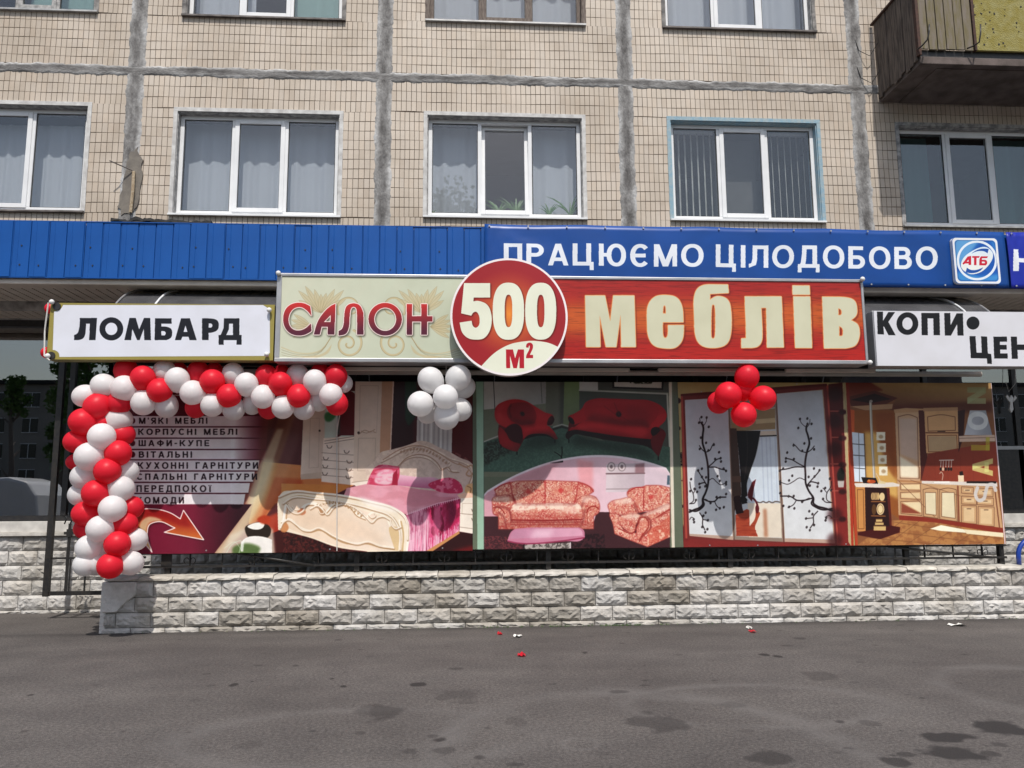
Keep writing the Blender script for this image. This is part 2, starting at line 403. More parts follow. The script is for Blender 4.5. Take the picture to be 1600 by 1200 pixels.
        l.new(dz.outputs['Fac'], rp.inputs[0]); mx = n.new('ShaderNodeMix'); mx.data_type = 'RGBA'; mx.blend_type = 'MULTIPLY'; mx.inputs[0].default_value = .8
        l.new(t.outputs[0], mx.inputs[6]); l.new(rp.outputs[0], mx.inputs[7]); l.new(mx.outputs[2], p.inputs['Base Color'])
        if bump:
            b1 = n.new('ShaderNodeTexNoise'); b1.inputs['Scale'].default_value = bscale; b1.inputs['Detail'].default_value = 1.5; l.new(tc.outputs['Object'], b1.inputs['Vector'])
            bb = n.new('ShaderNodeBump'); bb.inputs['Distance'].default_value = bump * 6; bb.inputs['Strength'].default_value = .7
            l.new(b1.outputs['Fac'], bb.inputs['Height']); l.new(bb.outputs[0], p.inputs['Normal'])
        return m
    def sheet(s, name, Y, th, m, parent, poly=None, wave=0, nx=1, back=None):
        """the printed sheet: front at Y with uv, thickness th behind it; poly: optional outline in (x,z)"""
        me = bpy.data.meshes.new(name)
        if poly is None:
            v = []; f = []
            for side in (0, 1):
                for j in (0, 1):
                    for i in range(nx + 1):
                        x = s.x0 + (s.x1 - s.x0) * i / nx; z = s.z0 + (s.z1 - s.z0) * j
                        yy = Y + side * th + wave * math.sin(i * 1.7 + j * 2.1)
                        v.append((x, yy, z + wave * 1.2 * math.sin(i * 2.3 + 1)))
            k = nx + 1
            for i in range(nx):
                f.append((i, i + 1, k + i + 1, k + i)); f.append((2 * k + i + 1, 2 * k + i, 3 * k + i, 3 * k + i + 1))
                f.append((i + 1, i, 2 * k + i, 2 * k + i + 1)); f.append((k + i, k + i + 1, 3 * k + i + 1, 3 * k + i))
            f.append((0, k, 3 * k, 2 * k)); f.append((nx, 2 * k + nx, 3 * k + nx, k + nx))
        else:
            n = len(poly); v = [(x, Y, z) for x, z in poly] + [(x, Y + th, z) for x, z in poly]
            f = [tuple(range(n)), tuple(reversed(range(n, 2 * n)))] + [((i + 1) % n, i, n + i, n + (i + 1) % n) for i in range(n)]
        me.from_pydata(v, [], f); me.materials.append(m); me.update()
        uvl = me.uv_layers.new(name='print')
        for lp in me.loops:
            c = me.vertices[lp.vertex_index].co; uvl.data[lp.index].uv = ((c.x - s.x0) / (s.x1 - s.x0), (c.z - s.z0) / (s.z1 - s.z0))
        return link(name, me, parent)
# a heavy sans alphabet: each glyph is (width, [(outer, holes...), ...]) on a unit-high box, y up
def glyph(ch, w):
    R = lambda a, b, c, d: ([(a, b), (c, b), (c, d), (a, d)],)
    def par(x0, y0, x1, y1, t): return ([(x0, y0), (x0 + t, y0), (x1 + t, y1), (x1, y1)],)
    def bowl(x0, x1, y0, y1):
        def D(a, b, c, d):
            r = min((d - c) / 2, (b - a)); t = np.radians(np.linspace(-90, 90, 20))
            return [(a, c)] + [(b - r + r * math.cos(k), (c + d) / 2 + (d - c) / 2 * math.sin(k)) for k in t] + [(a, d)]
        return (D(x0, x1, y0, y1), D(x0 + w, x1 - w, y0 + w * .9, y1 - w * .9))
    h = w * .88
    def ring(x0, x1, y0=-.015, y1=1.015):
        cx, cy = (x0 + x1) / 2, .5; return ([tuple(p) for p in ell(cx, cy, (x1 - x0) / 2, (y1 - y0) / 2, 2.15)], [tuple(p) for p in ell(cx, cy, (x1 - x0) / 2 - w, (y1 - y0) / 2 - h, 2.1)])
    def arc(x0, x1, a0, a1):
        cx = (x0 + x1) / 2; rx = (x1 - x0) / 2; o = ell(cx, .5, rx, .515, 2.15, a0, a1, m=40); i = ell(cx, .5, rx - w, .515 - h, 2.1, a0, a1, m=40)
        return ([tuple(p) for p in np.vstack([o, i[::-1]])],)
    W = .72
    g = {
        'П': (W, [R(0, 0, w, 1), R(W - w, 0, W, 1), R(0, 1 - h, W, 1)]), 'Р': (.68, [R(0, 0, w, 1), bowl(0, .68, .4, 1)]),
        'А': (.80, [par(0, 0, .4 - w * .58, 1, w), par(.8 - w, 0, .4 - w * .42, 1, w), R(.18, .2, .62, .2 + h)]),
        'Ц': (.86, [R(0, 0, w, 1), R(W - w, 0, W, 1), R(0, 0, .82, h), R(.82 - w * .8, -.2, .82, h)]),
        'Ю': (1.06, [R(0, 0, w, 1), R(0, .5 - h / 2, .4, .5 + h / 2), ring(.3, 1.06)]), 'Є': (.76, [arc(0, .78, 42, 318), R(.1, .5 - h / 2, .6, .5 + h / 2)]),
        'М': (.90, [R(0, 0, w * .95, 1), R(.9 - w * .95, 0, .9, 1), par(.45 - w * .55, 0, 0, 1, w * 1.1), par(.45 - w * .55, 0, .9 - w * 1.1, 1, w * 1.1)]),
        'О': (.88, [ring(0, .88)]), 'І': (w, [R(0, 0, w, 1)]), 'Ї': (w + .14, [R(.07, 0, .07 + w, .84), R(-.04, .9, .08, 1.04), R(w + .04, .9, w + .16, 1.04)]),
        'Л': (.78, [R(.78 - w, 0, .78, 1), R(.2, 1 - h, .78, 1), ([(.14, 1), (.14 + w, 1), (.13 + w, .35), (.08 + w, .12), (0, 0), (-.02, 0), (-.02, h), (.08, h + .03), (.13, .4)],)]),
        'Д': (.86, [R(.78 - w, 0, .78, 1), R(.2, 1 - h, .78, 1), ([(.17, 1), (.17 + w, 1), (.14 + w, .35), (.1 + w, .05), (.04, .05), (.12, .25), (.16, .6)],), R(0, 0, .88, h), R(0, -.2, w * .8, h), R(.88 - w * .8, -.2, .88, h)]),
        'Б': (.68, [R(0, 0, w, 1), R(0, 1 - h, .6, 1), bowl(0, .68, 0, .6)]), 'В': (.72, [bowl(0, .66, .46, 1), bowl(0, .72, 0, .46 + h)]), 'Ь': (.66, [R(0, 0, w, 1), bowl(0, .66, 0, .58)]),
        'К': (.78, [R(0, 0, w, 1), par(w * .7, .42, .74 - w, 1, w * 1.15), par(.78 - w * 1.1, 0, w * .9, .6, w * 1.1)]), 'Н': (W, [R(0, 0, w, 1), R(W - w, 0, W, 1), R(0, .5 - h / 2, W, .5 + h / 2)]),
        'У': (.76, [par(.3, .25, 0, 1, w), par(.08, 0, .76 - w, 1, w), R(0, 0, .2, h)]), 'С': (.8, [arc(0, .84, 42, 318)]),
        'Ш': (.96, [R(0, 0, w, 1), R(.48 - w / 2, 0, .48 + w / 2, 1), R(.96 - w, 0, .96, 1), R(0, 0, .96, h)]),
        'Ф': (.92, [R(.46 - w / 2, -.02, .46 + w / 2, 1.02), ([tuple(p) for p in ell(.46, .52, .46, .34)], [tuple(p) for p in ell(.46, .52, .46 - w, .34 - h)])]),
        'И': (W, [R(0, 0, w, 1), R(W - w, 0, W, 1), par(0, 0, W - w * 1.1, 1, w * 1.1)]), 'Е': (.62, [R(0, 0, w, 1), R(0, 0, .62, h), R(0, 1 - h, .62, 1), R(0, .5 - h / 2, .57, .5 + h / 2)]),
        'Х': (.74, [par(0, 0, .74 - w * 1.1, 1, w * 1.1), par(.74 - w * 1.1, 0, 0, 1, w * 1.1)]), 'Г': (.56, [R(0, 0, w, 1), R(0, 1 - h, .56, 1)]), 'Т': (.68, [R(.34 - w / 2, 0, .34 + w / 2, 1), R(0, 1 - h, .68, 1)]),
        'Я': (.68, [R(.68 - w, 0, .68, 1), tuple([[(.68 - x, y) for x, y in r] for r in bowl(0, .68, .4, 1)]), par(0, 0, .68 - w * 2, .42, w * 1.1)]),
        "'": (.1, [R(0, .72, w * .7, 1)]), '-': (.34, [R(0, .36, .34, .36 + h)]), ' ': (.36, []),
        'S': (.7, [arc(0, .7, 30, 180), arc(0, .7, 210, 360), R(0, .5 - h / 2, .7, .5 + h / 2)]), 'A': None, 'L': (.58, [R(0, 0, w, 1), R(0, 0, .58, h)]), 'O': None, 'N': (W, [R(0, 0, w, 1), R(W - w, 0, W, 1), par(W - w * 1.1, 0, 0, 1, w * 1.1)]), 'I': None}
    g['A'] = g['А']; g['O'] = g['О']; g['I'] = g['І']
    return g[ch]
def write(pr, text, x0, x1, ytop0, ybot0, ytop1, ybot1, col, w=.2, gap=.16, a=1):
    """fit the text between photograph pixels x0..x1; top/baseline heights given at both ends"""
    tot = sum(glyph(c, w)[0] for c in text) + gap * (len(text) - 1); u = 0
    def m(p):
        t = p[0] / tot; x = x0 + (x1 - x0) * t; yt = ytop0 + (ytop1 - ytop0) * t; yb = ybot0 + (ybot1 - ybot0) * t
        return (x, yb + (yt - yb) * p[1])
    for c in text:
        W, parts = glyph(c, w)
        if parts:
            allm = None; rs = [[pr.cv([m((u + x, y)) for x, y in ring]) for ring in p] for p in parts]
            Q = np.concatenate([r for p in rs for r in p]); B = pr.bb(Q, 2); acc = np.zeros((max(1, B[3] - B[2]), max(1, B[1] - B[0])))
            for p in rs:
                mk, b = pr.fillmask(p)
                if mk is None: continue
                v = acc[b[2] - B[2]:b[3] - B[2], b[0] - B[0]:b[1] - B[0]]; np.maximum(v, mk, out=v)
            if B[1] > B[0] and B[3] > B[2]: pr.comp(acc, B, col, a)
        u += W + gap
# ================================================================== ground
GZ = 0.09            # pavement level
FY = 10.9            # upper facade plane
SY = 11.5            # shop front plane under the canopy
# stains of the foreground asphalt, as an even-valued mask computed from their outlines
class GroundMask:
    def __init__(s, x0, x1, y0, y1, ppm=90):
        s.x0, s.x1, s.y0, s.y1, s.ppm = x0, x1, y0, y1, ppm; s.W, s.H = int((x1 - x0) * ppm), int((y1 - y0) * ppm); s.m = np.zeros((s.H, s.W))
        yy, xx = np.mgrid[0:s.H, 0:s.W]; s.X = x0 + xx / ppm; s.Yc = y0 + yy / ppm; s.n = vnoise(s.H, s.W, 14, 3, 3) - .5; s.n2 = vnoise(s.H, s.W, 40, 4, 9)
    def spot(s, x, y, rx, ry, a, soft=.3):
        d = np.sqrt(((s.X - x) / rx) ** 2 + ((s.Yc - y) / ry) ** 2) + s.n * 1.7; s.m = np.maximum(s.m, a * np.clip((1 - d) / soft, 0, 1))
WYF = 9.5
gm = GroundMask(-9, 11, 2, 9.6)
for px, py, rx, ry, a in ((1558, 1136, 32, 11, .9), (1480, 1153, 28, 10, .85), (1498, 1178, 38, 12, .85), (1397, 1190, 24, 10, .7), (1213, 1186, 32, 10, .6),
        (1543, 1178, 18, 5, .6), (1410, 1180, 14, 4, .6), (1286, 1056, 24, 7, .35), (1193, 1023, 8, 2.5, .9), (1216, 1026, 7, 2.2, .8), (648, 1070, 13, 3, .95),
        (595, 1114, 22, 10, .5), (685, 1157, 14, 5, .75), (690, 1174, 22, 7, .45), (640, 1175, 12, 4, .4), (725, 1087, 32, 9, .28), (590, 1111, 30, 9, .3),
        (1020, 1128, 32, 14, .45), (805, 1128, 14, 10, .25), (913, 1020, 6, 2.5, .7), (535, 1073, 7, 2.6, .8), (518, 1061, 4, 1.6, .8), (362, 1071, 7, 3, .8), (393, 1065, 4, 1.5, .7),
        (47, 1086, 7, 2.5, .8), (36, 1143, 6, 2, .5), (461, 1040, 5, 1.4, .6), (486, 1143, 8, 2.5, .5), (745, 1184, 10, 4, .6), (1311, 1128, 8, 3, .6), (1408, 1142, 6, 3, .7), (1440, 1091, 6, 2, .6),
        (1395, 1181, 9, 3, .5), (812, 1026, 3, 1, .7), (293, 1145, 5, 2, .4), (190, 1143, 5, 1.5, .4), (560, 1146, 6, 1.6, .4), (1145, 1102, 20, 5, .25), (1560, 1164, 12, 4, .5)):
    P = atz(px, py, GZ); Pb = atz(px, py - ry, GZ); gm.spot(P[0], P[1], rx / FOC * P[1] * 1.15, max(.035, (Pb[1] - P[1]) * 1.1), min(1, a * 1.25))
rs = np.random.RandomState(11)
for _ in range(260):
    x, y = rs.uniform(-9, 11), rs.uniform(2, 9.4); r = rs.uniform(.012, .05) * (2.2 if rs.rand() < .12 else 1)
    gx0 = max(0, int((x - .3 - gm.x0) * gm.ppm)); gy0 = max(0, int((y - .3 - gm.y0) * gm.ppm)); sl_ = (slice(gy0, gy0 + int(.6 * gm.ppm)), slice(gx0, gx0 + int(.6 * gm.ppm)))
    d = np.hypot(gm.X[sl_] - x, (gm.Yc[sl_] - y) * rs.uniform(.8, 1.5)) / r + gm.n[sl_]; gm.m[sl_] = np.maximum(gm.m[sl_], rs.uniform(.2, .7) * np.clip((1 - d) / .35, 0, 1))
pale = np.zeros_like(gm.m)
for px, py, rx, ry, wd, a in ((1020, 1190, 330, 110, .13, .55), (905, 1163, 26, 9, .3, .5), (1180, 1100, 200, 30, .16, .5), (560, 1150, 260, 40, .18, .4), (1650, 1080, 160, 40, .2, .5)):
    P = atz(px, py, GZ); Pb = atz(px, py - ry, GZ); d = np.sqrt(((gm.X - P[0]) / (rx / FOC * P[1])) ** 2 + ((gm.Yc - P[1]) / (Pb[1] - P[1])) ** 2) + gm.n * .12
    pale = np.maximum(pale, a * np.clip(1 - np.abs(d - 1) / wd, 0, 1) * np.clip(gm.n2 * 2.4 - .5, 0, 1))
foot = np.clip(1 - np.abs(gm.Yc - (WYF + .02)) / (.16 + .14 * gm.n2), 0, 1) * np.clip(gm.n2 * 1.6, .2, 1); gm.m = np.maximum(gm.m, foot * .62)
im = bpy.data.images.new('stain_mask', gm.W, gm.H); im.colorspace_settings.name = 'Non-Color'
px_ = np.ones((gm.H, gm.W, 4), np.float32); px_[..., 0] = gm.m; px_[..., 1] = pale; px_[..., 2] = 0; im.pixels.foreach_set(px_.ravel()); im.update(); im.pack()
def asphalt():
    m = bpy.data.materials.new('asphalt'); m.use_nodes = True; n = m.node_tree.nodes; l = m.node_tree.links; p = n['Principled BSDF']
    p.inputs['Roughness'].default_value = .82; p.inputs['Specular IOR Level'].default_value = .3
    tc = n.new('ShaderNodeTexCoord')
    def noise(sc, det, vec=None):
        t = n.new('ShaderNodeTexNoise'); t.inputs['Scale'].default_value = sc; t.inputs['Detail'].default_value = det; l.new(vec or tc.outputs['Object'], t.inputs['Vector']); return t
    def ramp(src, c0, c1, a, b):
        r = n.new('ShaderNodeValToRGB'); r.color_ramp.elements[0].position = a; r.color_ramp.elements[1].position = b
        r.color_ramp.elements[0].color = c0 + (1,); r.color_ramp.elements[1].color = c1 + (1,); l.new(src, r.inputs[0]); return r.outputs[0]
    def mul(a, b, f=1.0):
        x = n.new('ShaderNodeMix'); x.data_type = 'RGBA'; x.blend_type = 'MULTIPLY'; x.inputs[0].default_value = f; l.new(a, x.inputs[6]); l.new(b, x.inputs[7]); return x.outputs[2]
    base = ramp(noise(.55, 5).outputs[0], (.087, .078, .075), (.113, .103, .099), .35, .68)
    mp = n.new('ShaderNodeMapping'); mp.inputs['Scale'].default_value = (.35, 1.6, 1); mp.inputs['Rotation'].default_value = (0, 0, .12); l.new(tc.outputs['Object'], mp.inputs[0])
    base = mul(base, ramp(noise(1.1, 7, mp.outputs[0]).outputs[0], (.88, .88, .88), (1.08, 1.08, 1.07), .35, .7))
    base = mul(base, ramp(noise(45, 4).outputs[0], (.74, .74, .74), (1.24, 1.24, 1.24), .35, .65))
    base = mul(base, ramp(noise(2.6, 8).outputs[0], (.93, .93, .93), (1.07, 1.07, 1.06), .38, .62))
    base = mul(base, ramp(noise(260, 2).outputs[0], (.52, .52, .52), (1.5, 1.48, 1.45), .3, .7))
    # faint pale rings left by wheels
    v = n.new('ShaderNodeTexVoronoi'); v.inputs['Scale'].default_value = 38; l.new(tc.outputs['Object'], v.inputs['Vector'])
    vr = ramp(v.outputs['Distance'], (2.6, 2.55, 2.5), (1, 1, 1), .045, .07)
    gate = ramp(noise(9, 2).outputs[0], (0, 0, 0), (1, 1, 1), .60, .64)
    x = n.new('ShaderNodeMix'); x.data_type = 'RGBA'; x.blend_type = 'MULTIPLY'; l.new(gate, x.inputs[0]); l.new(base, x.inputs[6]); l.new(vr, x.inputs[7]); base = x.outputs[2]
    uv = n.new('ShaderNodeMapping'); uv.inputs['Scale'].default_value = (1 / (gm.x1 - gm.x0), 1 / (gm.y1 - gm.y0), 1)
    uv.inputs['Location'].default_value = (-gm.x0 / (gm.x1 - gm.x0), -gm.y0 / (gm.y1 - gm.y0), 0); l.new(tc.outputs['Object'], uv.inputs[0])
    t = n.new('ShaderNodeTexImage'); t.image = im; t.extension = 'CLIP'; l.new(uv.outputs[0], t.inputs[0])
    sp_ = n.new('ShaderNodeSeparateColor'); l.new(t.outputs[0], sp_.inputs[0])
    pl_ = n.new('ShaderNodeMix'); pl_.data_type = 'RGBA'; l.new(sp_.outputs[1], pl_.inputs[0]); l.new(base, pl_.inputs[6]); pl_.inputs[7].default_value = (.150, .139, .133, 1); base = pl_.outputs[2]
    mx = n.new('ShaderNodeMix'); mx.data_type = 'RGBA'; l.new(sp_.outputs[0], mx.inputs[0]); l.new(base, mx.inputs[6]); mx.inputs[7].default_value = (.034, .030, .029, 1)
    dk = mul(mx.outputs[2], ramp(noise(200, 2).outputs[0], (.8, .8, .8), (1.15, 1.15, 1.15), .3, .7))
    l.new(dk, p.inputs['Base Color'])
    b = n.new('ShaderNodeBump'); b.inputs['Distance'].default_value = .006; b.inputs['Strength'].default_value = .8; nb = noise(150, 4); l.new(nb.outputs[0], b.inputs['Height'])
    b2 = n.new('ShaderNodeBump'); b2.inputs['Distance'].default_value = .03; l.new(noise(1.3, 3).outputs[0], b2.inputs['Height']); l.new(b2.outputs[0], b.inputs['Normal']); l.new(b.outputs[0], p.inputs['Normal'])
    return m
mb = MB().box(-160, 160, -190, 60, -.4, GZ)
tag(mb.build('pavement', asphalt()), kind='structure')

# ================================================================== the apartment building
BLD = root('apartment_building', (0, FY, 0), 'tiled panel apartment building with grey cement joints above the shops', 'building')
JX = [-11.39, -7.95, -4.507, -1.085, 2.368, 5.816, 9.26, 12.7]
JZ = [4.54, 7.475, 10.41]
VW, HW = .245, .155
# window openings: x0,x1,z0,z1
WIN = dict(
    j=(-10.79, -8.54, 5.40, 6.93), k=(-10.79, -8.54, 8.32, 9.86),
    a=(-7.35, -5.10, 5.405, 6.945), b=(-3.93, -1.676, 5.392, 6.904), c=(-.488, 1.743, 5.416, 6.933), d=(2.99, 5.185, 5.425, 6.940), e=(6.385, 8.62, 5.385, 6.935),
    f=(-7.36, -5.106, 8.322, 9.86), g=(-3.895, -1.673, 8.31, 9.85), h=(-.481, 1.782, 8.348, 9.87), i=(2.972, 5.224, 8.352, 9.87))
XL, XR, ZB, ZT = -11.2, 10.6, 4.5, 10.3
def cells(xs, zs, holes, fn):
    for i in range(len(xs) - 1):
        for j in range(len(zs) - 1):
            cx, cz = (xs[i] + xs[i + 1]) / 2, (zs[j] + zs[j + 1]) / 2
            if any(h[0] < cx < h[1] and h[2] < cz < h[3] for h in holes): continue
            fn(xs[i], xs[i + 1], zs[j], zs[j + 1])
# concrete panels behind the tiles, one per bay and storey
for bi in range(len(JX) - 1):
    for zi, (za, zb) in enumerate(((ZB, JZ[1]), (JZ[1], ZT))):
        xa, xb = max(JX[bi], XL), min(JX[bi + 1], XR)
        if xb - xa < .2: continue
        hs = [h for h in WIN.values() if xa < (h[0] + h[1]) / 2 < xb and za < (h[2] + h[3]) / 2 < zb]
        xs = sorted({xa, xb, *[v for h in hs for v in (max(xa, h[0]), min(xb, h[1]))]}); zs = sorted({za, zb, *[v for h in hs for v in h[2:]]})
        m_ = MB(); cells(xs, zs, hs, lambda a, b, c, d: m_.box(a + .0005, b - .0005, FY + .006, FY + .30, c + .0005, d - .0005))
        m_.build('wall_panel', M['grout'], BLD)
# tiles
TW, TH, G = .0712, .138, .0056
tiles = []
for bi in range(len(JX) - 1):
    xa, xb = max(JX[bi], XL) + VW / 2 - .02, min(JX[bi + 1], XR) - VW / 2 + .02
    for zi, (za, zb) in enumerate(((ZB, JZ[1]), (JZ[1], ZT))):
        za_, zb_ = za + (HW / 2 - .015 if zi else 0), zb - (HW / 2 - .015 if not zi else 0)
        hs = [h for h in WIN.values() if xa < (h[0] + h[1]) / 2 < xb and za < (h[2] + h[3]) / 2 < zb]
        h = hs[0] if hs else None
        # the casting laid the tiles in mats: lintel, piers and parapet each have their own grid
        zones = []
        if h:
            zones = [(xa, xb, h[3] + .03, zb_), (xa, h[0] - .03, h[2], h[3] + .03), (h[1] + .03, xb, h[2], h[3] + .03), (xa, xb, za_, h[2])]
        else: zones = [(xa, xb, za_, zb_)]
        for (a, b, c, d) in zones:
            if b - a < .03 or d - c < .03: continue
            nx = max(1, round((b - a) / TW)); nz = max(1, round((d - c) / TH)); tw, th = (b - a) / nx, (d - c) / nz
            ph1, ph2 = random.uniform(0, 6), random.uniform(0, 6)
            for i in range(nx):
                for j in range(nz):
                    x = a + (i + .5) * tw; z = c + (j + .5) * th + .006 * math.sin(x * 2.3 + ph1) + .003 * math.sin(x * 9 + ph2 + j)
                    x += .003 * math.sin(z * 7 + ph2)
                    pass
                    tiles.append((x, z, tw - G, th - G))
TINTS = [(1, 1, 1), (.965, .96, .95), (1.03, 1.025, 1.02), (.985, .99, 1.0), (1.01, .99, .97), (.90, .88, .86)]
def tile_geo(V, F, x, z, w_, h_, y=FY, yt=.006, t=0):
    n = len(V); c = .0014
    V += [(x - w_ / 2 + c, y - .0, z - h_ / 2 + c), (x + w_ / 2 - c, y + t, z - h_ / 2 + c), (x + w_ / 2 - c, y + t * .6, z + h_ / 2 - c), (x - w_ / 2 + c, y - t * .4, z + h_ / 2 - c),
          (x - w_ / 2, y + yt, z - h_ / 2), (x + w_ / 2, y + yt, z - h_ / 2), (x + w_ / 2, y + yt, z + h_ / 2), (x - w_ / 2, y + yt, z + h_ / 2)]
    F += [(n, n + 1, n + 2, n + 3), (n, n + 4, n + 5, n + 1), (n + 1, n + 5, n + 6, n + 2), (n + 2, n + 6, n + 7, n + 3), (n + 3, n + 7, n + 4, n)]
def tint_attr(me, cols, per):
    a = me.color_attributes.new('tint', 'FLOAT_COLOR', 'POINT'); d = np.ones((len(me.vertices), 4), np.float32)
    d[:, :3] = np.repeat(np.asarray(cols, np.float32), per, 0)[:len(me.vertices)]; a.data.foreach_set('color', d.ravel())
tiles.sort(key=lambda t: (abs(t[0] - .4) > 3.6, -0 * t[1], math.hypot(t[0] + .3, t[1] - 5.6)))
near = tiles[:300]; rest = tiles[300:]
TM = []
for k in range(6):
    V, F = [], []; tile_geo(V, F, 0, 0, TW - G, TH - G, 0, .007, random.uniform(-.0008, .0008)); me = bpy.data.meshes.new('wall_tile'); me.from_pydata(V, [], F); me.materials.append(M['tile']); tint_attr(me, [TINTS[k]], 8); TM.append(me)
def tile_tint(): return TINTS[random.choices(range(6), (30, 18, 18, 16, 12, 6))[0]]
for x, z, w_, h_ in near:
    o = link('wall_tile', random.choices(TM, (30, 18, 18, 16, 12, 6))[0], BLD); o.location = (x, FY - .0005, z); o.scale = (w_ / (TW - G), 1, h_ / (TH - G))
V, F, Cs = [], [], []
for x, z, w_, h_ in rest: tile_geo(V, F, x, z, w_, h_, FY, .007, random.uniform(-.0012, .0012)); Cs.append(tile_tint())
me = bpy.data.meshes.new('wall_tiles'); me.from_pydata(V, [], F); me.materials.append(M['tile']); tint_attr(me, Cs, 8)
tag(link('wall_tiles', me, BLD), kind='stuff')
# cement joints: ragged strips with a pale margin, 12 mm proud
def joint(x0, x1, z0, z1, vert, name):
    L = (z1 - z0) if vert else (x1 - x0); Wd = (x1 - x0) if vert else (z1 - z0)
    n = int(L / .03); k = 9; V, F, T = [], [], []
    lo = [random.uniform(0, 1) for _ in range(n + 2)]; sd_ = random.uniform(0, 50)
    def wob(t, s): return .30 * math.sin(t * 3.1 + s) + .25 * math.sin(t * 9.7 + s * 2) + .3 * math.sin(t * 23 + s * 3) + random.uniform(-.35, .35)
    for i in range(n + 1):
        t = L * i / n; e0 = -Wd / 2 + .022 * wob(t, sd_); e1 = Wd / 2 + .022 * wob(t + 7, sd_ + 2)
        for j in range(k):
            f = j / (k - 1); c = e0 + (e1 - e0) * f; edge = min(f, 1 - f) * 2
            dep = -.004 - .010 * math.sin(min(1, edge * 2) * math.pi / 2) + random.uniform(-.003, .003) * (edge > 0)
            if j in (0, k - 1): dep = .006
            mg = (.5 + .5 * math.sin(t * 1.9 + sd_ + (3 if j > k / 2 else 0)) * math.sin(t * 5.3 + sd_ * 2)) * random.uniform(.5, 1.2); T.append((1.0 if j in (1, k - 2) else (.9 if j in (0, k - 1) else (.5 if j in (2, k - 3) else .05))) * (.25 + mg))
            if vert: V.append(((x0 + x1) / 2 + c, FY + dep, z0 + t))
            else: V.append((x0 + t, FY + dep, (z0 + z1) / 2 + c))
    for i in range(n):
        for j in range(k - 1):
            a = i * k + j; q = (a, a + 1, a + k + 1, a + k); F.append(q if vert else q[::-1])
    me = bpy.data.meshes.new(name); me.from_pydata(V, [], F); me.materials.append(M['jointv' if vert else 'jointh'])
    a = me.color_attributes.new('tint', 'FLOAT_COLOR', 'POINT'); d = np.ones((len(V), 4), np.float32); d[:, :3] = np.array(T)[:, None]; a.data.foreach_set('color', d.ravel())
    me.polygons.foreach_set('use_smooth', [True] * len(me.polygons)); link(name, me, BLD)
for x in JX[1:-1]:
    if XL < x < XR:
        for za, zb in ((ZB, JZ[1] - HW / 2 + .03), (JZ[1] + HW / 2 - .03, ZT)): joint(x - VW / 2, x + VW / 2, za, zb, True, 'joint_cement')
joint(XL, XR, JZ[1] - HW / 2, JZ[1] + HW / 2, False, 'joint_cement')
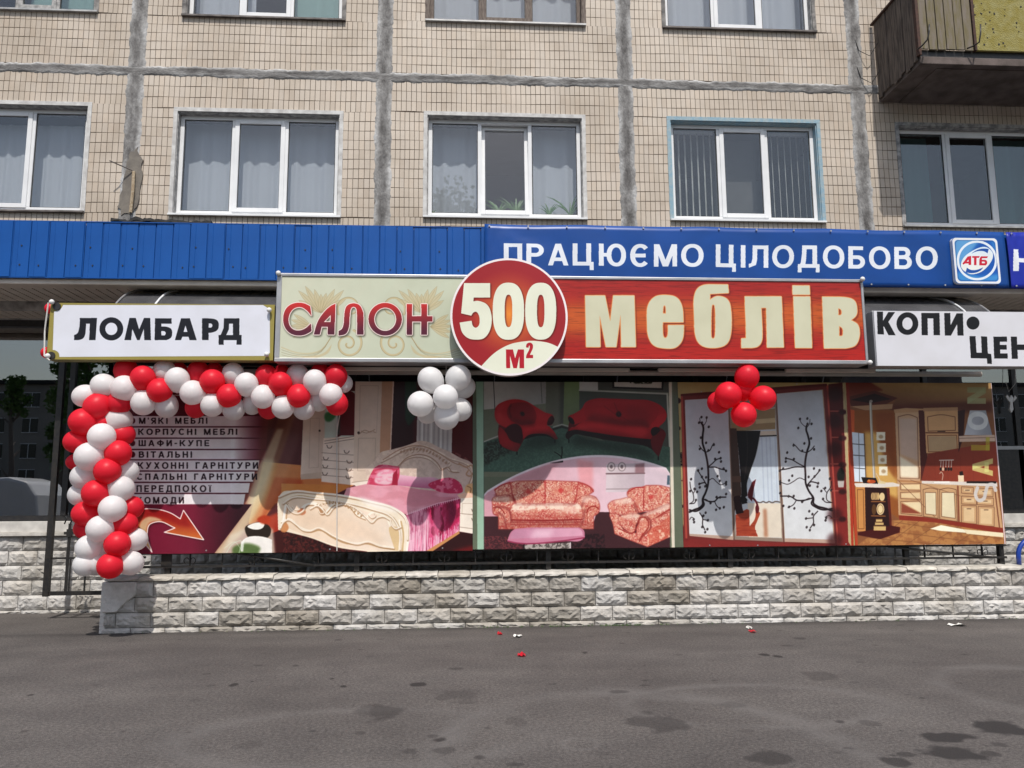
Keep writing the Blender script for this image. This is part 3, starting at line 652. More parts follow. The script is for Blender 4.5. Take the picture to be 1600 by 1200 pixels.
# windows ------------------------------------------------------------
def window(key, reveal, frame, split, sash_dark=False, tilt=None, flash='zinc', edge='whitewash', glass='glass', trim=.055):
    x0, x1, z0, z1 = WIN[key]; W_ = x1 - x0
    # the window part is the plastered reveal; the white edge band is proud of the tiles
    d = .15
    r = MB(); t = .03
    r.box(x0 - .002, x0 + t, FY + .010, FY + .31, z0, z1).box(x1 - t, x1 + .002, FY + .010, FY + .31, z0, z1).box(x0 + t, x1 - t, FY + .010, FY + .31, z1 - t, z1 + .002)
    win = r.build('window', M[reveal], BLD)
    e = MB(); 
    def ragged(ax0, ax1, az0, az1, vert):
        n = 26; P = []
        for i in range(n + 1):
            f = i / n; q = random.uniform(-.003, .003)
            P.append((ax0 + q, az0 + (az1 - az0) * f) if vert else (ax0 + (ax1 - ax0) * f, az0 + q))
        Q = [(ax1, P[i][1]) if vert else (P[i][0], az1) for i in range(n, -1, -1)]
        pl = P + Q
        if vert == (ax1 > ax0) : pl = pl[::-1]
        e.prism(pl if not vert else pl, FY - .012, FY + .012)
    ragged(x0 - .035, x0 + t * .6, z0, z1 - .0, True); ragged(x1 + .035, x1 - t * .6, z0, z1 - .0, True)
    e.box(x0 - .035, x1 + .035, FY - .013, FY + .012, z1 - t * .5, z1 + .04)
    e.build('edge_plaster', M[edge], win)
    # frame
    fy0, fy1 = FY + .10, FY + .16; a, b, c, dd = x0 + t, x1 - t, z0 + .045, z1 - t
    fm = MB(); f = trim
    fm.box(a, a + f, fy0, fy1, c, dd).box(b - f, b, fy0, fy1, c, dd).box(a + f, b - f, fy0, fy1, c, c + f).box(a + f, b - f, fy0, fy1, dd - f, dd)
    ms = [a + (b - a) * s for s in split]
    for m_ in ms: fm.box(m_ - f / 2, m_ + f / 2, fy0 + .001, fy1, c + f, dd - f)
    fm.build('frame', M[frame], win, bevel=.006)
    edges = [a + f] + [v for m_ in ms for v in (m_ - f / 2, m_ + f / 2)] + [b - f]
    for k in range(len(split) + 1):
        u0, u1 = edges[2 * k], edges[2 * k + 1]; v0, v1 = c + f, dd - f
        sash = (k == 1)
        if sash:
            sm = MB(); g = .05; y0 = fy0 - .014; rot = None
            sm.box(u0 - .012, u0 + g, y0, fy1 - .01, v0 - .012, v1 + .012).box(u1 - g, u1 + .012, y0, fy1 - .01, v0 - .012, v1 + .012)
            sm.box(u0 + g, u1 - g, y0, fy1 - .01, v0 - .012, v0 + g).box(u0 + g, u1 - g, y0, fy1 - .01, v1 - g, v1 + .012)
            so_ = sm.build('sash', M[frame], win, bevel=.005)
            gp = MB().box(u0 + g, u1 - g, fy0 + .012, fy0 + .018, v0 + g, v1 - g).build('pane', M[glass], win)
            gk = MB(); q = .008; u0 += g; u1 -= g; v0 += g; v1 -= g
            if tilt:
                for ob in (so_, gp):
                    ob.matrix_basis = Matrix.Translation((0, fy0, c + f)) @ Matrix.Rotation(math.radians(-tilt), 4, 'X') @ Matrix.Translation((0, -fy0, -(c + f))) @ ob.matrix_basis
                continue
        else: MB().box(u0, u1, fy0 + .022, fy0 + .028, v0, v1).build('pane', M[glass], win); gk = MB(); q = .008
        y = fy0 + .010
        gk.box(u0, u0 + q, y, y + .012, v0, v1).box(u1 - q, u1, y, y + .012, v0, v1).box(u0 + q, u1 - q, y, y + .012, v0, v0 + q).box(u0 + q, u1 - q, y, y + .012, v1 - q, v1)
        gk.build('gasket', M['gasket'], win)
    # sill
    s = MB(); s.prism([(0, 0)] * 3, 0, 0) if False else None
    n = len(s.v)
    xa, xb = x0 - .03, x1 + .03
    s.v += [(xa, FY + .10, z0 + .045), (xb, FY + .10, z0 + .045), (xb, FY - .05, z0 + .012), (xa, FY - .05, z0 + .012), (xb, FY - .05, z0 - .012), (xa, FY - .05, z0 - .012), (xb, FY + .10, z0 - .004), (xa, FY + .10, z0 - .004)]
    s.f += [(0, 3, 2, 1), (3, 5, 4, 2), (5, 7, 6, 4), (7, 0, 1, 6), (0, 7, 5, 3), (1, 2, 4, 6)]
    s.build('sill', M[flash], win)
    # the room behind
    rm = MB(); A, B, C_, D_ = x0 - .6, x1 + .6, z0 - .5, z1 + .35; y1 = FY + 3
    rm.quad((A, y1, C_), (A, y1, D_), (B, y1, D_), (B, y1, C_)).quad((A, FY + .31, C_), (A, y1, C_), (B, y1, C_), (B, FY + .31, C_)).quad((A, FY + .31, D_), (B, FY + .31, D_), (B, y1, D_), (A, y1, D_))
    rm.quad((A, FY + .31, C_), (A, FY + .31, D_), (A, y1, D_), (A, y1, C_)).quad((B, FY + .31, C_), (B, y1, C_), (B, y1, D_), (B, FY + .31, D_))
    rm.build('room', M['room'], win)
    return win
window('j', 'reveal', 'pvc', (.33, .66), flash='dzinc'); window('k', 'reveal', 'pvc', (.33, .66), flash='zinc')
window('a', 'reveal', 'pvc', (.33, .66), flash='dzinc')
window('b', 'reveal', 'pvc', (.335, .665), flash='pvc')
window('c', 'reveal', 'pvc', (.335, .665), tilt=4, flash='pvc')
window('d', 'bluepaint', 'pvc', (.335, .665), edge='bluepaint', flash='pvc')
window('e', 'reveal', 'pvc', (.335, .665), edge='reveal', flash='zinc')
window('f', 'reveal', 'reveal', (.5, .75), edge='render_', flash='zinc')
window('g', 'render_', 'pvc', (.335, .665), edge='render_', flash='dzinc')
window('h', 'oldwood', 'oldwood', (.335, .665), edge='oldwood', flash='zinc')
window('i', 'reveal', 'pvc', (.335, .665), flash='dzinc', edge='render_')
# curtains and what stands on the inner sills
def curtain(x0, x1, z0, z1, m, label, y=FY + .36, amp=.018, freq=34, group='curtains in the flat windows', skew=0):
    n = int((x1 - x0) / .018); V, F = [], []; ph = random.uniform(0, 6)
    for i in range(n + 1):
        x = x0 + (x1 - x0) * i / n; q = amp * (math.sin(x * freq + ph) + .5 * math.sin(x * freq * 1.7 + ph * 2)) 
        for k in range(4):
            zz = z1 + (z0 - z1) * k / 3; V.append((x + skew * k / 3 * (i / n - .5), y + q * (.5 + .5 * k / 3), zz + (.01 * math.sin(x * 11) if k == 3 else 0)))
    for i in range(n):
        for k in range(3): a = i * 4 + k; F.append((a, a + 1, a + 5, a + 4))
    me = bpy.data.meshes.new('curtain'); me.from_pydata(V, [], F); me.materials.append(m); me.polygons.foreach_set('use_smooth', [True] * len(F))
    tag(link('curtain', me), label, 'curtain', group)
curtain(-7.3, -5.15, 5.42, 6.80, M['net'], 'white net curtain behind the lower window at the left edge')
curtain(-3.9, -1.70, 5.42, 6.88, M['net'], 'white net curtain behind the second lower window from the left', freq=28)
curtain(-.45, .25, 5.42, 6.90, M['net'], 'white net curtain on the left of the window with potted plants', freq=26)
curtain(1.05, 1.72, 5.42, 6.90, M['net'], 'white net curtain on the right of the window with potted plants', freq=24)
curtain(6.40, 7.02, 5.4, 6.9, M['teal'], 'dark teal curtain behind the shaded window under the balcony, left pane', freq=20)
curtain(7.95, 8.6, 5.4, 6.9, M['teal'], 'dark teal curtain behind the shaded window under the balcony, right pane', freq=20)
curtain(-6.2, -5.14, 8.34, 9.8, M['mint'], 'pale green curtain in the upper window at the left edge', freq=20)
curtain(-3.86, -3.0, 8.34, 9.8, M['net'], 'white net curtain in the upper left window with a thin sill', freq=26)
curtain(-2.35, -1.70, 8.36, 9.8, M['mint'], 'pale mint curtain in the right pane of the upper left window', freq=22, skew=.3)
curtain(-.45, 1.75, 8.36, 9.8, M['net'], 'grey net curtain behind the brown wooden window frame', freq=22, y=FY + .5)
curtain(3.0, 5.2, 8.36, 9.8, M['net'], 'lacy white curtain in the upper window left of the balcony', freq=18, amp=.03)
# vertical blinds
def blinds(x0, x1, n, label, ang):
    R_ = root('vertical_blind', (x0, FY + .3, 6.9), label, 'blind', 'vertical blinds')
    for k in range(n):
        x = x0 + (x1 - x0) * (k + .5) / n; dx, dy = .044 * math.cos(ang), .044 * math.sin(ang)
        m_ = MB(); m_.quad((x - dx, FY + .3 - dy, 5.46), (x + dx, FY + .3 + dy, 5.46), (x + dx, FY + .3 + dy, 6.86), (x - dx, FY + .3 - dy, 6.86))
        m_.quad((x - dx, FY + .302 - dy, 5.46), (x - dx, FY + .302 - dy, 6.86), (x + dx, FY + .302 + dy, 6.86), (x + dx, FY + .302 + dy, 5.46))
        m_.build('slat', M['blind'], R_)
    MB().box(x0, x1, FY + .28, FY + .32, 6.86, 6.9).build('rail', M['pvc'], R_)
blinds(3.06, 3.72, 7, 'pale vertical blind slats in the left pane of the blue edged window', 1.05)
blinds(4.46, 5.13, 7, 'pale vertical blind slats in the right pane of the blue edged window', 1.05)
MB().box(3.78, 4.40, FY + .45, FY + .46, 5.46, 6.85).build('window_screen', M['room']).name = 'screen'
tag(bpy.data.objects['screen'], 'dark blind drawn behind the middle pane of the blue edged window', 'blind')
def potplant(x, z, sz, pot, label, nleaf=16, y=FY + .28, hgt=.5):
    R_ = root('potted_plant', (x, y, z), label, 'plant', 'plants on the window sill')
    m_ = MB(); m_.tube([(x, y, z), (x, y, z + .09)], .045 * sz, 12, .06 * sz); m_.build('pot', pot, R_)
    l_ = MB()
    for k in range(nleaf):
        a = random.uniform(0, 6.28); L = hgt * random.uniform(.5, 1); base = Vector((x, y, z + .09)); w_ = random.uniform(.008, .016)
        dr = Vector((math.cos(a) * .55, math.sin(a) * .12, 1)).normalized(); side = Vector((1, 0, .2)).normalized() * w_
        p0 = base; pts = []
        for s_ in range(5):
            t = s_ / 4; pts.append(base + dr * L * t + Vector((math.cos(a) * .25 * t * t * L, 0, -.35 * t * t * L)))
        for s_ in range(4):
            wa, wb = side * (1 - abs(s_ / 4 - .35)), side * (1 - abs((s_ + 1) / 4 - .35)) * (0.15 if s_ == 3 else 1)
            l_.quad(pts[s_] - wa, pts[s_] + wa, pts[s_ + 1] + wb, pts[s_ + 1] - wb)
    l_.build('leaves', M['plant'], R_)
potplant(1.27, 5.47, 1.0, M['potw'], 'small plant in a white pot on the sill, right pane', hgt=.42, nleaf=10)
potplant(1.58, 5.47, 1.0, M['pott'], 'leafy plant in a clay pot at the right end of the sill', hgt=.6)
potplant(.55, 5.47, .9, M['pott'], 'spiky plant behind the middle pane of the window with plants', hgt=.42, nleaf=18)
potplant(.80, 5.47, .9, M['potw'], 'arching plant behind the middle pane right of the spiky plant', hgt=.5, nleaf=18)
potplant(-.4, 5.47, .7, M['potw'], 'tiny pale pot in the left corner of the window with plants', hgt=.15, nleaf=6)
# fresh cement patch, foam strip and rod on the left joint
pp = [(185, 320), (198, 262), (205, 240), (216, 232), (223, 252), (222, 285), (217, 318), (208, 334), (190, 336)]
pq = []
for i in range(len(pp)):
    a, b = pp[i], pp[(i + 1) % len(pp)]
    for k in range(5): pq.append((a[0] + (b[0] - a[0]) * k / 5 + random.uniform(-2.2, 2.2), a[1] + (b[1] - a[1]) * k / 5 + random.uniform(-2, 2)))
pp = pq
P = at([p[0] for p in pp], [p[1] for p in pp], FY); MB().prism([(p[0], p[2]) for p in P][::-1], FY - .024, FY - .005).build('cement_patch', M['patch'], BLD)
a_, b_ = at(209, 268, FY - .05), at(204, 332, FY - .05)
m_ = MB(); m_.tube([Vector(a_), (Vector(a_) + Vector(b_)) / 2 + Vector((.012, -.01, 0)), Vector(b_)], .022, 7); m_.build('foam_strip', M['cork'], BLD)
a_, b_ = at(171, 251, FY - .22), at(208, 267, FY - .03)
tag(MB().tube([a_, b_], .008, 6).build('metal_rod', M['dzinc']), 'short bent metal rod sticking out of the patched joint', 'rod')

# balcony ------------------------------------------------------------
BX, BY0, BZ = 6.135, 9.80, 7.265
slab = MB().box(BX, 10.6, BY0, FY - .02, BZ, BZ + .105).build('balcony', M['concrete'], BLD, bevel=.008)
MB().box(BX + .28, 10.6, BY0 + .10, FY - .04, BZ - .014, BZ - .001).build('drip_panel', M['concrete'], slab)
MB().box(BX + .02, 10.6, BY0 + .03, BY0 + .09, BZ + .107, BZ + .215).build('edge_channel', M['iron'], slab)
MB().box(BX + .03, BX + .09, BY0 + .091, FY - .03, BZ + .107, BZ + .19).build('edge_channel', M['iron'], slab)
zt = 9.0
x = BX + .01; k = 0
while x < 6.80:
    wd = random.uniform(.105, .135)
    MB().box(x, x + wd - .012, BY0 - .015 + random.uniform(-.004, .004), BY0 + .012, BZ + .205 + random.uniform(-.01, .01), zt).build('board', M['board2'], slab, bevel=.003); x += wd; k += 1
MB().box(x, x + .035, BY0 - .03, BY0 + .03, BZ + .2, zt).build('rusty_angle', M['rust'], slab); xs_ = x + .037
y = BY0 + .03
while y < FY - .06:
    wd = random.uniform(.085, .12); MB().box(BX - .03 + random.uniform(-.005, .005), BX - .008, y, min(y + wd - .008, FY - .015), BZ + .06 + random.uniform(-.04, .03), 8.47 + (0 if y > 9.95 else .2)).build('board', M['board'], slab, bevel=.003); y += wd
MB().box(BX - .06, BX - .012, BY0 + .0, FY - .02, 8.475, 8.50).build('handrail', M['rust'], slab)
MB().box(BX - .034, BX + .008, BY0 - .034, BY0 + .028, BZ + .11, zt).build('rusty_angle', M['rust'], slab)
st = MB(); st.box(xs_, 10.6, BY0 - .02, BY0 + .02, BZ + .205, zt); stp = st.build('stucco_panel', M['stucco'], slab)
kn = MB()
for _ in range(26):
    q = at(random.uniform(1512, 1600), random.uniform(4, 72), BY0 - .02); r_ = random.uniform(.006, .013); kn.box(q[0] - r_, q[0] + r_ * .8, BY0 - .026, BY0 - .0205, q[2] - r_ * .8, q[2] + r_)
tag(kn.build('chips', M['iron'], slab), kind='stuff')
for (pa, pb, pc) in (((1433, 78), (1449, 62), (1452, 38)), ((1511, 76), (1530, 66), (1532, 38))):
    A = at(*pa, BY0 - .03); B = at(*pb, BY0 - .16); C_ = at(*pc, BY0 - .17); MB().tube([A, (Vector(A) + Vector(B)) / 2 + Vector((0, 0, -.01)), B, (Vector(B) + Vector(C_)) / 2 + Vector((.01, 0, 0)), C_], .010, 7).build('hook', M['iron'], slab, smooth=True)
for za in (7.52, 7.95):
    MB().tube([(BX - .02, FY - .15, za + .2), (BX - .14, FY - .1, za), (BX - .26, FY - .03, za + .12), (BX - .3, FY - .01, za + .3)], .006, 6).build('wire_tie', M['iron'], slab)

# shop front under the canopy -----------------------------------------
fl = MB().box(XL, XR, FY + .31, SY + 3, 4.19, 4.5); fl.build('floor_slab', M['concrete'], BLD)
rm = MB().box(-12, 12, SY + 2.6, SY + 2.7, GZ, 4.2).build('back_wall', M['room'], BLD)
def split_block(nx=9, nz=5, seed=0, W=.362, H=.172, D=.12, depth=.036):
    r = random.Random(seed); V, F = [], []
    for j in range(nz + 1):
        for i in range(nx + 1):
            u, v = i / nx, j / nz; e = min(u, 1 - u) * nx / 1.15; f = min(v, 1 - v) * nz / 1.0
            ed = min(1, e, f); q = 0 if ed <= 0 else (.45 + .55 * ed) * depth * r.uniform(.45, 1.0) * (1.15 - .45 * abs(v - .62))
            V.append(((u - .5) * W + (0 if i in (0, nx) else r.uniform(-.006, .006)), -q, v * H + (0 if j in (0, nz) else r.uniform(-.006, .006))))
    k = nx + 1
    for j in range(nz):
        for i in range(nx):
            a = j * k + i
            if r.random() < .5: F += [(a, a + 1, a + k + 1), (a, a + k + 1, a + k)]
            else: F += [(a, a + 1, a + k), (a + 1, a + k + 1, a + k)]
    n = len(V); V += [(-W / 2, D, 0), (W / 2, D, 0), (W / 2, D, H), (-W / 2, D, H)]
    F += [tuple([n, n + 1] + list(range(nx, -1, -1))), tuple([n + 2, n + 3] + [nz * k + i for i in range(k)]), tuple([n + 3, n] + [j * k for j in range(nz + 1)]), tuple([n + 1, n + 2] + [j * k + nx for j in range(nz, -1, -1)])]
    me = bpy.data.meshes.new('stone_block'); me.from_pydata(V, [], F); me.materials.append(M['stone']); return me
BLK = []
for k in range(16):
    me = split_block(seed=k + 3); c = [(1, 1, 1), (.9, .89, .87), (1.08, 1.08, 1.08), (.80, .78, .75), (1.02, 1.0, .97)][k % 5]; tint_attr(me, [c], len(me.vertices)); BLK.append(me)
DARKB = []
for k in range(4):
    me = split_block(seed=40 + k); tint_attr(me, [[(.66, .62, .56), (.74, .71, .66), (.60, .57, .52), (.78, .75, .70)][k]], len(me.vertices)); DARKB.append(me)
def block_row(parent, x0, x1, Y, z, h, off, wmod=.372, dark=None, gap=.007):
    x = x0 - off
    while x < x1 - .02:
        wd = wmod * random.choice((1, 1, 1, 1, 1, .98, 1.02)); a, b = max(x, x0), min(x + wd, x1)
        if b - a > .05:
            dk = dark and dark((a + b) / 2, z)
            o = link('stone_block', random.choice(DARKB if dk else BLK), parent); o.location = ((a + b) / 2, Y + random.uniform(-.004, .004), z + gap / 2)
            o.scale = ((b - a - gap) / .362 * random.choice((1, -1)), 1, (h - gap) / .172)
            if o.scale[0] < 0: o.scale[0] = -o.scale[0]
        x += wd
BASE = root('stone_base_wall', (0, SY, GZ), 'split stone base wall under the shop windows behind the railing', 'wall')
MB().box(-11.2, 11, SY - .03, SY + .2, GZ - .05, 1.085).build('mortar_bed', M['mortar'], BASE)
hrow = (1.09 - GZ) / 5.2
for r_ in range(6):
    z = GZ + (r_ - .8) * hrow
    if r_ == 0: block_row(BASE, -11.2, 11, SY - .06, GZ - .03, .2 * hrow + .03, .12)
    else: block_row(BASE, -11.2, 11, SY - .06, GZ + (r_ - .8) * hrow, hrow, .19 * (r_ % 2))
MB().box(-11.2, 11, SY - .13, SY + .25, 1.092, 1.14).build('sill', M['coping'], BASE, bevel=.006).data.color_attributes.new('tint', 'FLOAT_COLOR', 'POINT')
MB().box(-11.2, 11, SY - .09, SY + .1, 1.141, 1.285).build('window_board', M['sill'], BASE, bevel=.006)
# storefront
sf = MB(); 
for z0_, z1_ in ((1.29, 1.36), (3.95, 4.04)): sf.box(-11.2, 11, SY - .04, SY + .04, z0_, z1_)
sf_o = sf.build('storefront', M['dark'], BLD)
mull = [-11.2, -8.3, -5.33, -4.4, -3.1, -1.5, .2, 1.8, 3.4, 5.0, 6.83, 8.2, 9.6, 11]
for i, x in enumerate(mull):
    MB().box(x - .035, x + .035, SY - .045, SY + .045, 1.361, 3.949).build('mullion', M['dark'], sf_o)
    if i < len(mull) - 1: MB().box(x + .036, mull[i + 1] - .036, SY - .01, SY - .002, 1.361, 3.949).build('pane', M['shopglass'], sf_o)
MB().box(6.87, 11, SY - .05, SY - .046 + .02, 2.21, 2.26).build('transom', M['alu'], sf_o)
MB().box(6.87, 11, SY - .045, SY - .015, 1.362, 2.209).build('solid_panel', M['dark'], sf_o)

# ================================================================== canopy with blue cladding
CAN = root('canopy', (0, 9.7, 4.18), 'long canopy with ribbed blue metal fascia over the shops', 'canopy')
FZ0, FZ1, CY = 4.175, 4.855, 9.70
m_ = MB(); m_.v = [(-11.3, CY + .05, 4.70), (10.8, CY + .05, 4.70), (10.8, FY, 5.10), (-11.3, FY, 5.10), (-11.3, CY + .05, 4.76), (10.8, CY + .05, 4.76), (10.8, FY, 5.17), (-11.3, FY, 5.17)]
m_.f = [(0, 3, 2, 1), (4, 5, 6, 7), (0, 1, 5, 4), (2, 3, 7, 6), (3, 0, 4, 7), (1, 2, 6, 5)]; m_.build('roof_deck', M['felt'], CAN)
MB().box(-11.3, 10.8, CY + .045, CY + .10, 4.20, 4.83).build('backing', M['dark'], CAN)
pw = .206; x = -11.284; shared = None
prof = [(0, 0), (.005, -.013), (.058, -.014), (.062, -.011), (.066, -.014), (.194, -.014), (.199, -.001), (.2045, 0)]
V = []; F = []
for z in (FZ0, FZ1):
    for (px__, py__) in prof: V.append((px__, py__, z))
n = len(prof)
for i in range(n - 1): F.append((i, i + 1, n + i + 1, n + i))
V += [(p[0], p[1] + .012, p2) for p2 in (FZ0, FZ1) for p in prof]
for i in range(n - 1): F.append((2 * n + i + 1, 2 * n + i, 3 * n + i, 3 * n + i + 1)); F.append((n + i, n + i + 1, 3 * n + i + 1, 3 * n + i)); F.append((i + 1, i, 2 * n + i, 2 * n + i + 1))
F.append((0, n, 3 * n, 2 * n)); F.append((n - 1, 3 * n - 1, 4 * n - 1, 2 * n - 1))
shm = bpy.data.meshes.new('cladding_sheet'); shm.from_pydata(V, [], F); shm.materials.append(M['blue'])
scm = MB().tube([(0, 0, 0), (0, -.008, 0)], .009, 8).mesh('screw', M['dark'])
k = 0
while x < 10.7:
    o = link('cladding_sheet', shm, CAN); o.location = (x, CY + .02, 0); o.rotation_euler.x = random.uniform(-.003, .003)
    if x < .6 and k % 3 != 1:
        for zz in ((4.33, 4.55) if k % 2 else (4.32,)):
            s_ = bpy.data.objects.new('screw', scm); COL.objects.link(s_); s_.parent = o; s_.location = (.10 + random.uniform(-.06, .06), -.014, zz + random.uniform(-.01, .01))
    x += pw; k += 1
MB().box(-11.3, 10.8, CY + .0, CY + .04, FZ0 - .012, FZ0 - .002).build('drip_edge', M['blue'], CAN)
MB().box(-11.3, 10.8, CY + .005, CY + .05, FZ1 + .002, FZ1 + .014).build('cap_flashing', M['blue'], CAN)
# soffit: slats run towards the wall
MB().box(-11.3, 10.8, CY + .05, CY + .26, 4.10, 4.168).build('gutter_beam', M['soffit'], CAN, bevel=.01)
x = -11.2; slm = MB().box(0, .112, CY + .27, FY - .002, 0, .012).mesh('soffit_slat', M['soffit']); sl2 = MB().box(0, .112, FY + .07, SY - .05, 0, .012).mesh('soffit_slat', M['soffit'])
while x < 10.5:
    if x < -2.0 or x > 4.6:
        o = link('soffit_slat', slm, CAN); o.location = (x, 0, 4.17)
        o = link('soffit_slat', sl2, CAN); o.location = (x, 0, 4.062)
    x += .128
MB().box(-11.3, 10.8, CY + .27, SY, 4.186, 4.195).build('soffit_backing', M['dark'], CAN)
MB().box(-11.3, 10.8, FY, FY + .068, 4.055, 4.17).build('cross_beam', M['grey'], CAN)
MB().box(-11.3, 10.8, SY - .05, SY + .05, 4.041, 4.1).build('cross_beam', M['grey'], CAN)
# debris on the canopy roof
for (xa, xb, ya, yb, rr) in ((176, 250, 337, 343, .1), (238, 332, 336, 345, -.12), (196, 228, 335, 341, .3)):
    a, b = at(xa, ya, 10.62), at(xb, yb, 10.62)
    V = []; F = []; n = 12
    for i in range(n + 1):
        t = i / n; x = a[0] + (b[0] - a[0]) * t; z = 5.165 + .012 * math.sin(t * 9 + rr * 9) + random.uniform(-.01, .01) + rr * .1 * t
        for (dy, dz) in ((-.06, 0), (-.05, .045), (.06, .05), (.07, 0)): V.append((x, 10.62 + dy, z + dz * random.uniform(.6, 1.2)))
    for i in range(n):
        for j in range(4): q = i * 4 + j; q2 = i * 4 + (j + 1) % 4; F.append((q, q2, q2 + 4, q + 4))
    F += [(3, 2, 1, 0), (4 * n, 4 * n + 1, 4 * n + 2, 4 * n + 3)]
    me = bpy.data.meshes.new('roofing_scrap'); me.from_pydata(V, [], F); me.materials.append(M['felt'])
    lb = {176: 'left end of the black roofing felt lying on the blue canopy', 238: 'longer crumpled strip of black felt on the canopy below the second window', 196: 'short tilted scrap of black felt under the cement patch'}[xa]
    tag(link('roofing_scrap', me), lb, 'roofing felt', 'scraps lying on the canopy')
    bpy.data.objects
# arched smoky awning under the canopy
AW = root('arched_awning', (0, 9.3, 3.2), 'arched smoky plastic awning on white ribs behind the shop signs', 'awning')
AX0, AX1 = -4.02, 6.62
def apt(t): return (10.85 - 1.62 * math.cos(t), 3.12 + 1.12 * math.sin(t))
ts = [math.pi / 2 * i / 16 for i in range(17)]
ribs = [AX0, AX0 + .45, AX0 + 2.5, AX0 + 4.6, AX0 + 6.7, AX0 + 8.6, AX1 - .33, AX1]
for xr, xe in zip(ribs[:-1], ribs[1:]):
    m_ = MB()
    for t in ts:
        y, z = apt(t); m_.v += [(xr + .012, y, z), (xe - .012, y, z)]
    m_.f = [(2 * i, 2 * i + 1, 2 * i + 3, 2 * i + 2) for i in range(16)]
    m_.build('panel', M['poly'], AW, smooth=True)
    m_ = MB(); m_.tube([(xr, apt(t)[0] - .008, apt(t)[1] + .008) for t in ts], .013, 6); m_.build('rib', M['pvc'] if abs(xr - AX0) > .1 else M['alu'], AW, smooth=True)
m_ = MB(); m_.tube([(AX1, apt(t)[0], apt(t)[1]) for t in ts], .013, 6); m_.build('rib', M['alu'], AW, smooth=True)
MB().tube([(AX0, *apt(0)), (AX1, *apt(0))], .02, 8).build('front_bar', M['dark'], AW)
MB().tube([(AX0, 9.86, 3.07), (AX1, 9.86, 3.07)], .035, 10).build('carrier_pipe', M['soffit'], AW, smooth=True)
MB().box(AX0, AX1, 9.60, 9.68, 3.10, 3.18).build('carrier_beam', M['dark'], AW)
for x in (-1.4, .9, 2.35, 3.9): MB().box(x, x + 1.1, 9.40, 9.46, 3.02, 3.055).build('light_strip', M['soffit'], AW)
# ================================================================== low stone wall in front
WY = 9.6; WT = .672
LW = root('low_stone_wall', (0, WY, GZ), 'low wall of split grey stone blocks with pale coping along the pavement', 'wall')
MB().box(-3.93, 8.6, WY + .03, WY + .28, GZ - .1, WT - .02).build('mortar_bed', M['mortar'], LW)
def darkspot(x, z):
    return (-.1 < x + .3 * (z - .3) < 1.45 and random.random() < .85) or (-1.3 < x < .2 and z > .3 and random.random() < .45) or (x < -1.2 and x > -3.2 and z < .25 and random.random() < .4) or (2.1 < x < 2.6 and z > .28)
zs = [GZ - .06, .142, .305, .470, .656]
for j in range(4):
    x0 = -3.93 - (.04 if j == 0 else .03 * (3 - j) / 3)
    block_row(LW, x0, 8.6, WY - .0, zs[j], zs[j + 1] - zs[j], .19 * (j % 2) + .05, dark=darkspot)
# coping blocks, pale, slightly overhanging and uneven
cpm = []
for k in range(5):
    m_ = MB(); r = random.Random(k); w_ = .362; nx = 7
    for (y, z) in ((-.040, 0), (-.044, .020), (-.014, .044), (.30, .050)):
        for i in range(nx + 1): m_.v.append(((i / nx - .5) * w_, y + r.uniform(-.010, .010), z + (r.uniform(-.006, .004) if z > 0 else 0)))
    kk = nx + 1
    for j in range(3):
        for i in range(nx): m_.f.append((j * kk + i, j * kk + i + 1, (j + 1) * kk + i + 1, (j + 1) * kk + i))
    b0 = len(m_.v); m_.v += [(-w_ / 2, .30, 0), (w_ / 2, .30, 0)]
    m_.f += [(b0, b0 + 1, 3 * kk + nx, 3 * kk), tuple([b0, 3 * kk, 2 * kk, kk, 0]), (nx, kk + nx, 2 * kk + nx, 3 * kk + nx, b0 + 1), tuple(list(range(nx, -1, -1)) + [b0, b0 + 1])]
    me = m_.mesh('coping_block', M['coping']); tint_attr(me, [[(1, 1, 1), (.9, .89, .86), (1.06, 1.05, 1.02), (.82, .8, .77), (.96, .96, .96)][k]], len(me.vertices)); cpm.append(me)
x = -3.95
while x < 8.6:
    o = link('coping_block', random.choice(cpm), LW); o.location = (x + .186, WY + random.uniform(-.004, .004), WT - .018); x += .370
# left end: battered plastered corner
m_ = MB(); m_.v = [(-3.93, WY - .045, WT - .01), (-3.62, WY - .045, WT - .01), (-3.62, WY - .045, .40), (-3.72, WY - .045, .33), (-3.97, WY - .045, .31), (-3.94, WY + .3, WT - .01), (-3.62, WY + .3, WT - .01), (-3.98, WY + .3, .31)]
E_ = MB().box(-3.985, -3.925, WY - .02, WY + .30, GZ - .05, WT - .03).build('plaster_end', M['stone'], LW, bevel=.012); tint_attr(E_.data, [(1.3, 1.3, 1.3)], 8)
E2 = MB().prism([(-3.955, .315), (-3.80, .315), (-3.70, .42), (-3.60, .50), (-3.60, WT - .03), (-3.94, WT - .03)], WY - .05, WY + .05).build('plaster_patch', M['stone'], LW, bevel=.01); tint_attr(E2.data, [(1.25, 1.24, 1.22)], 12)

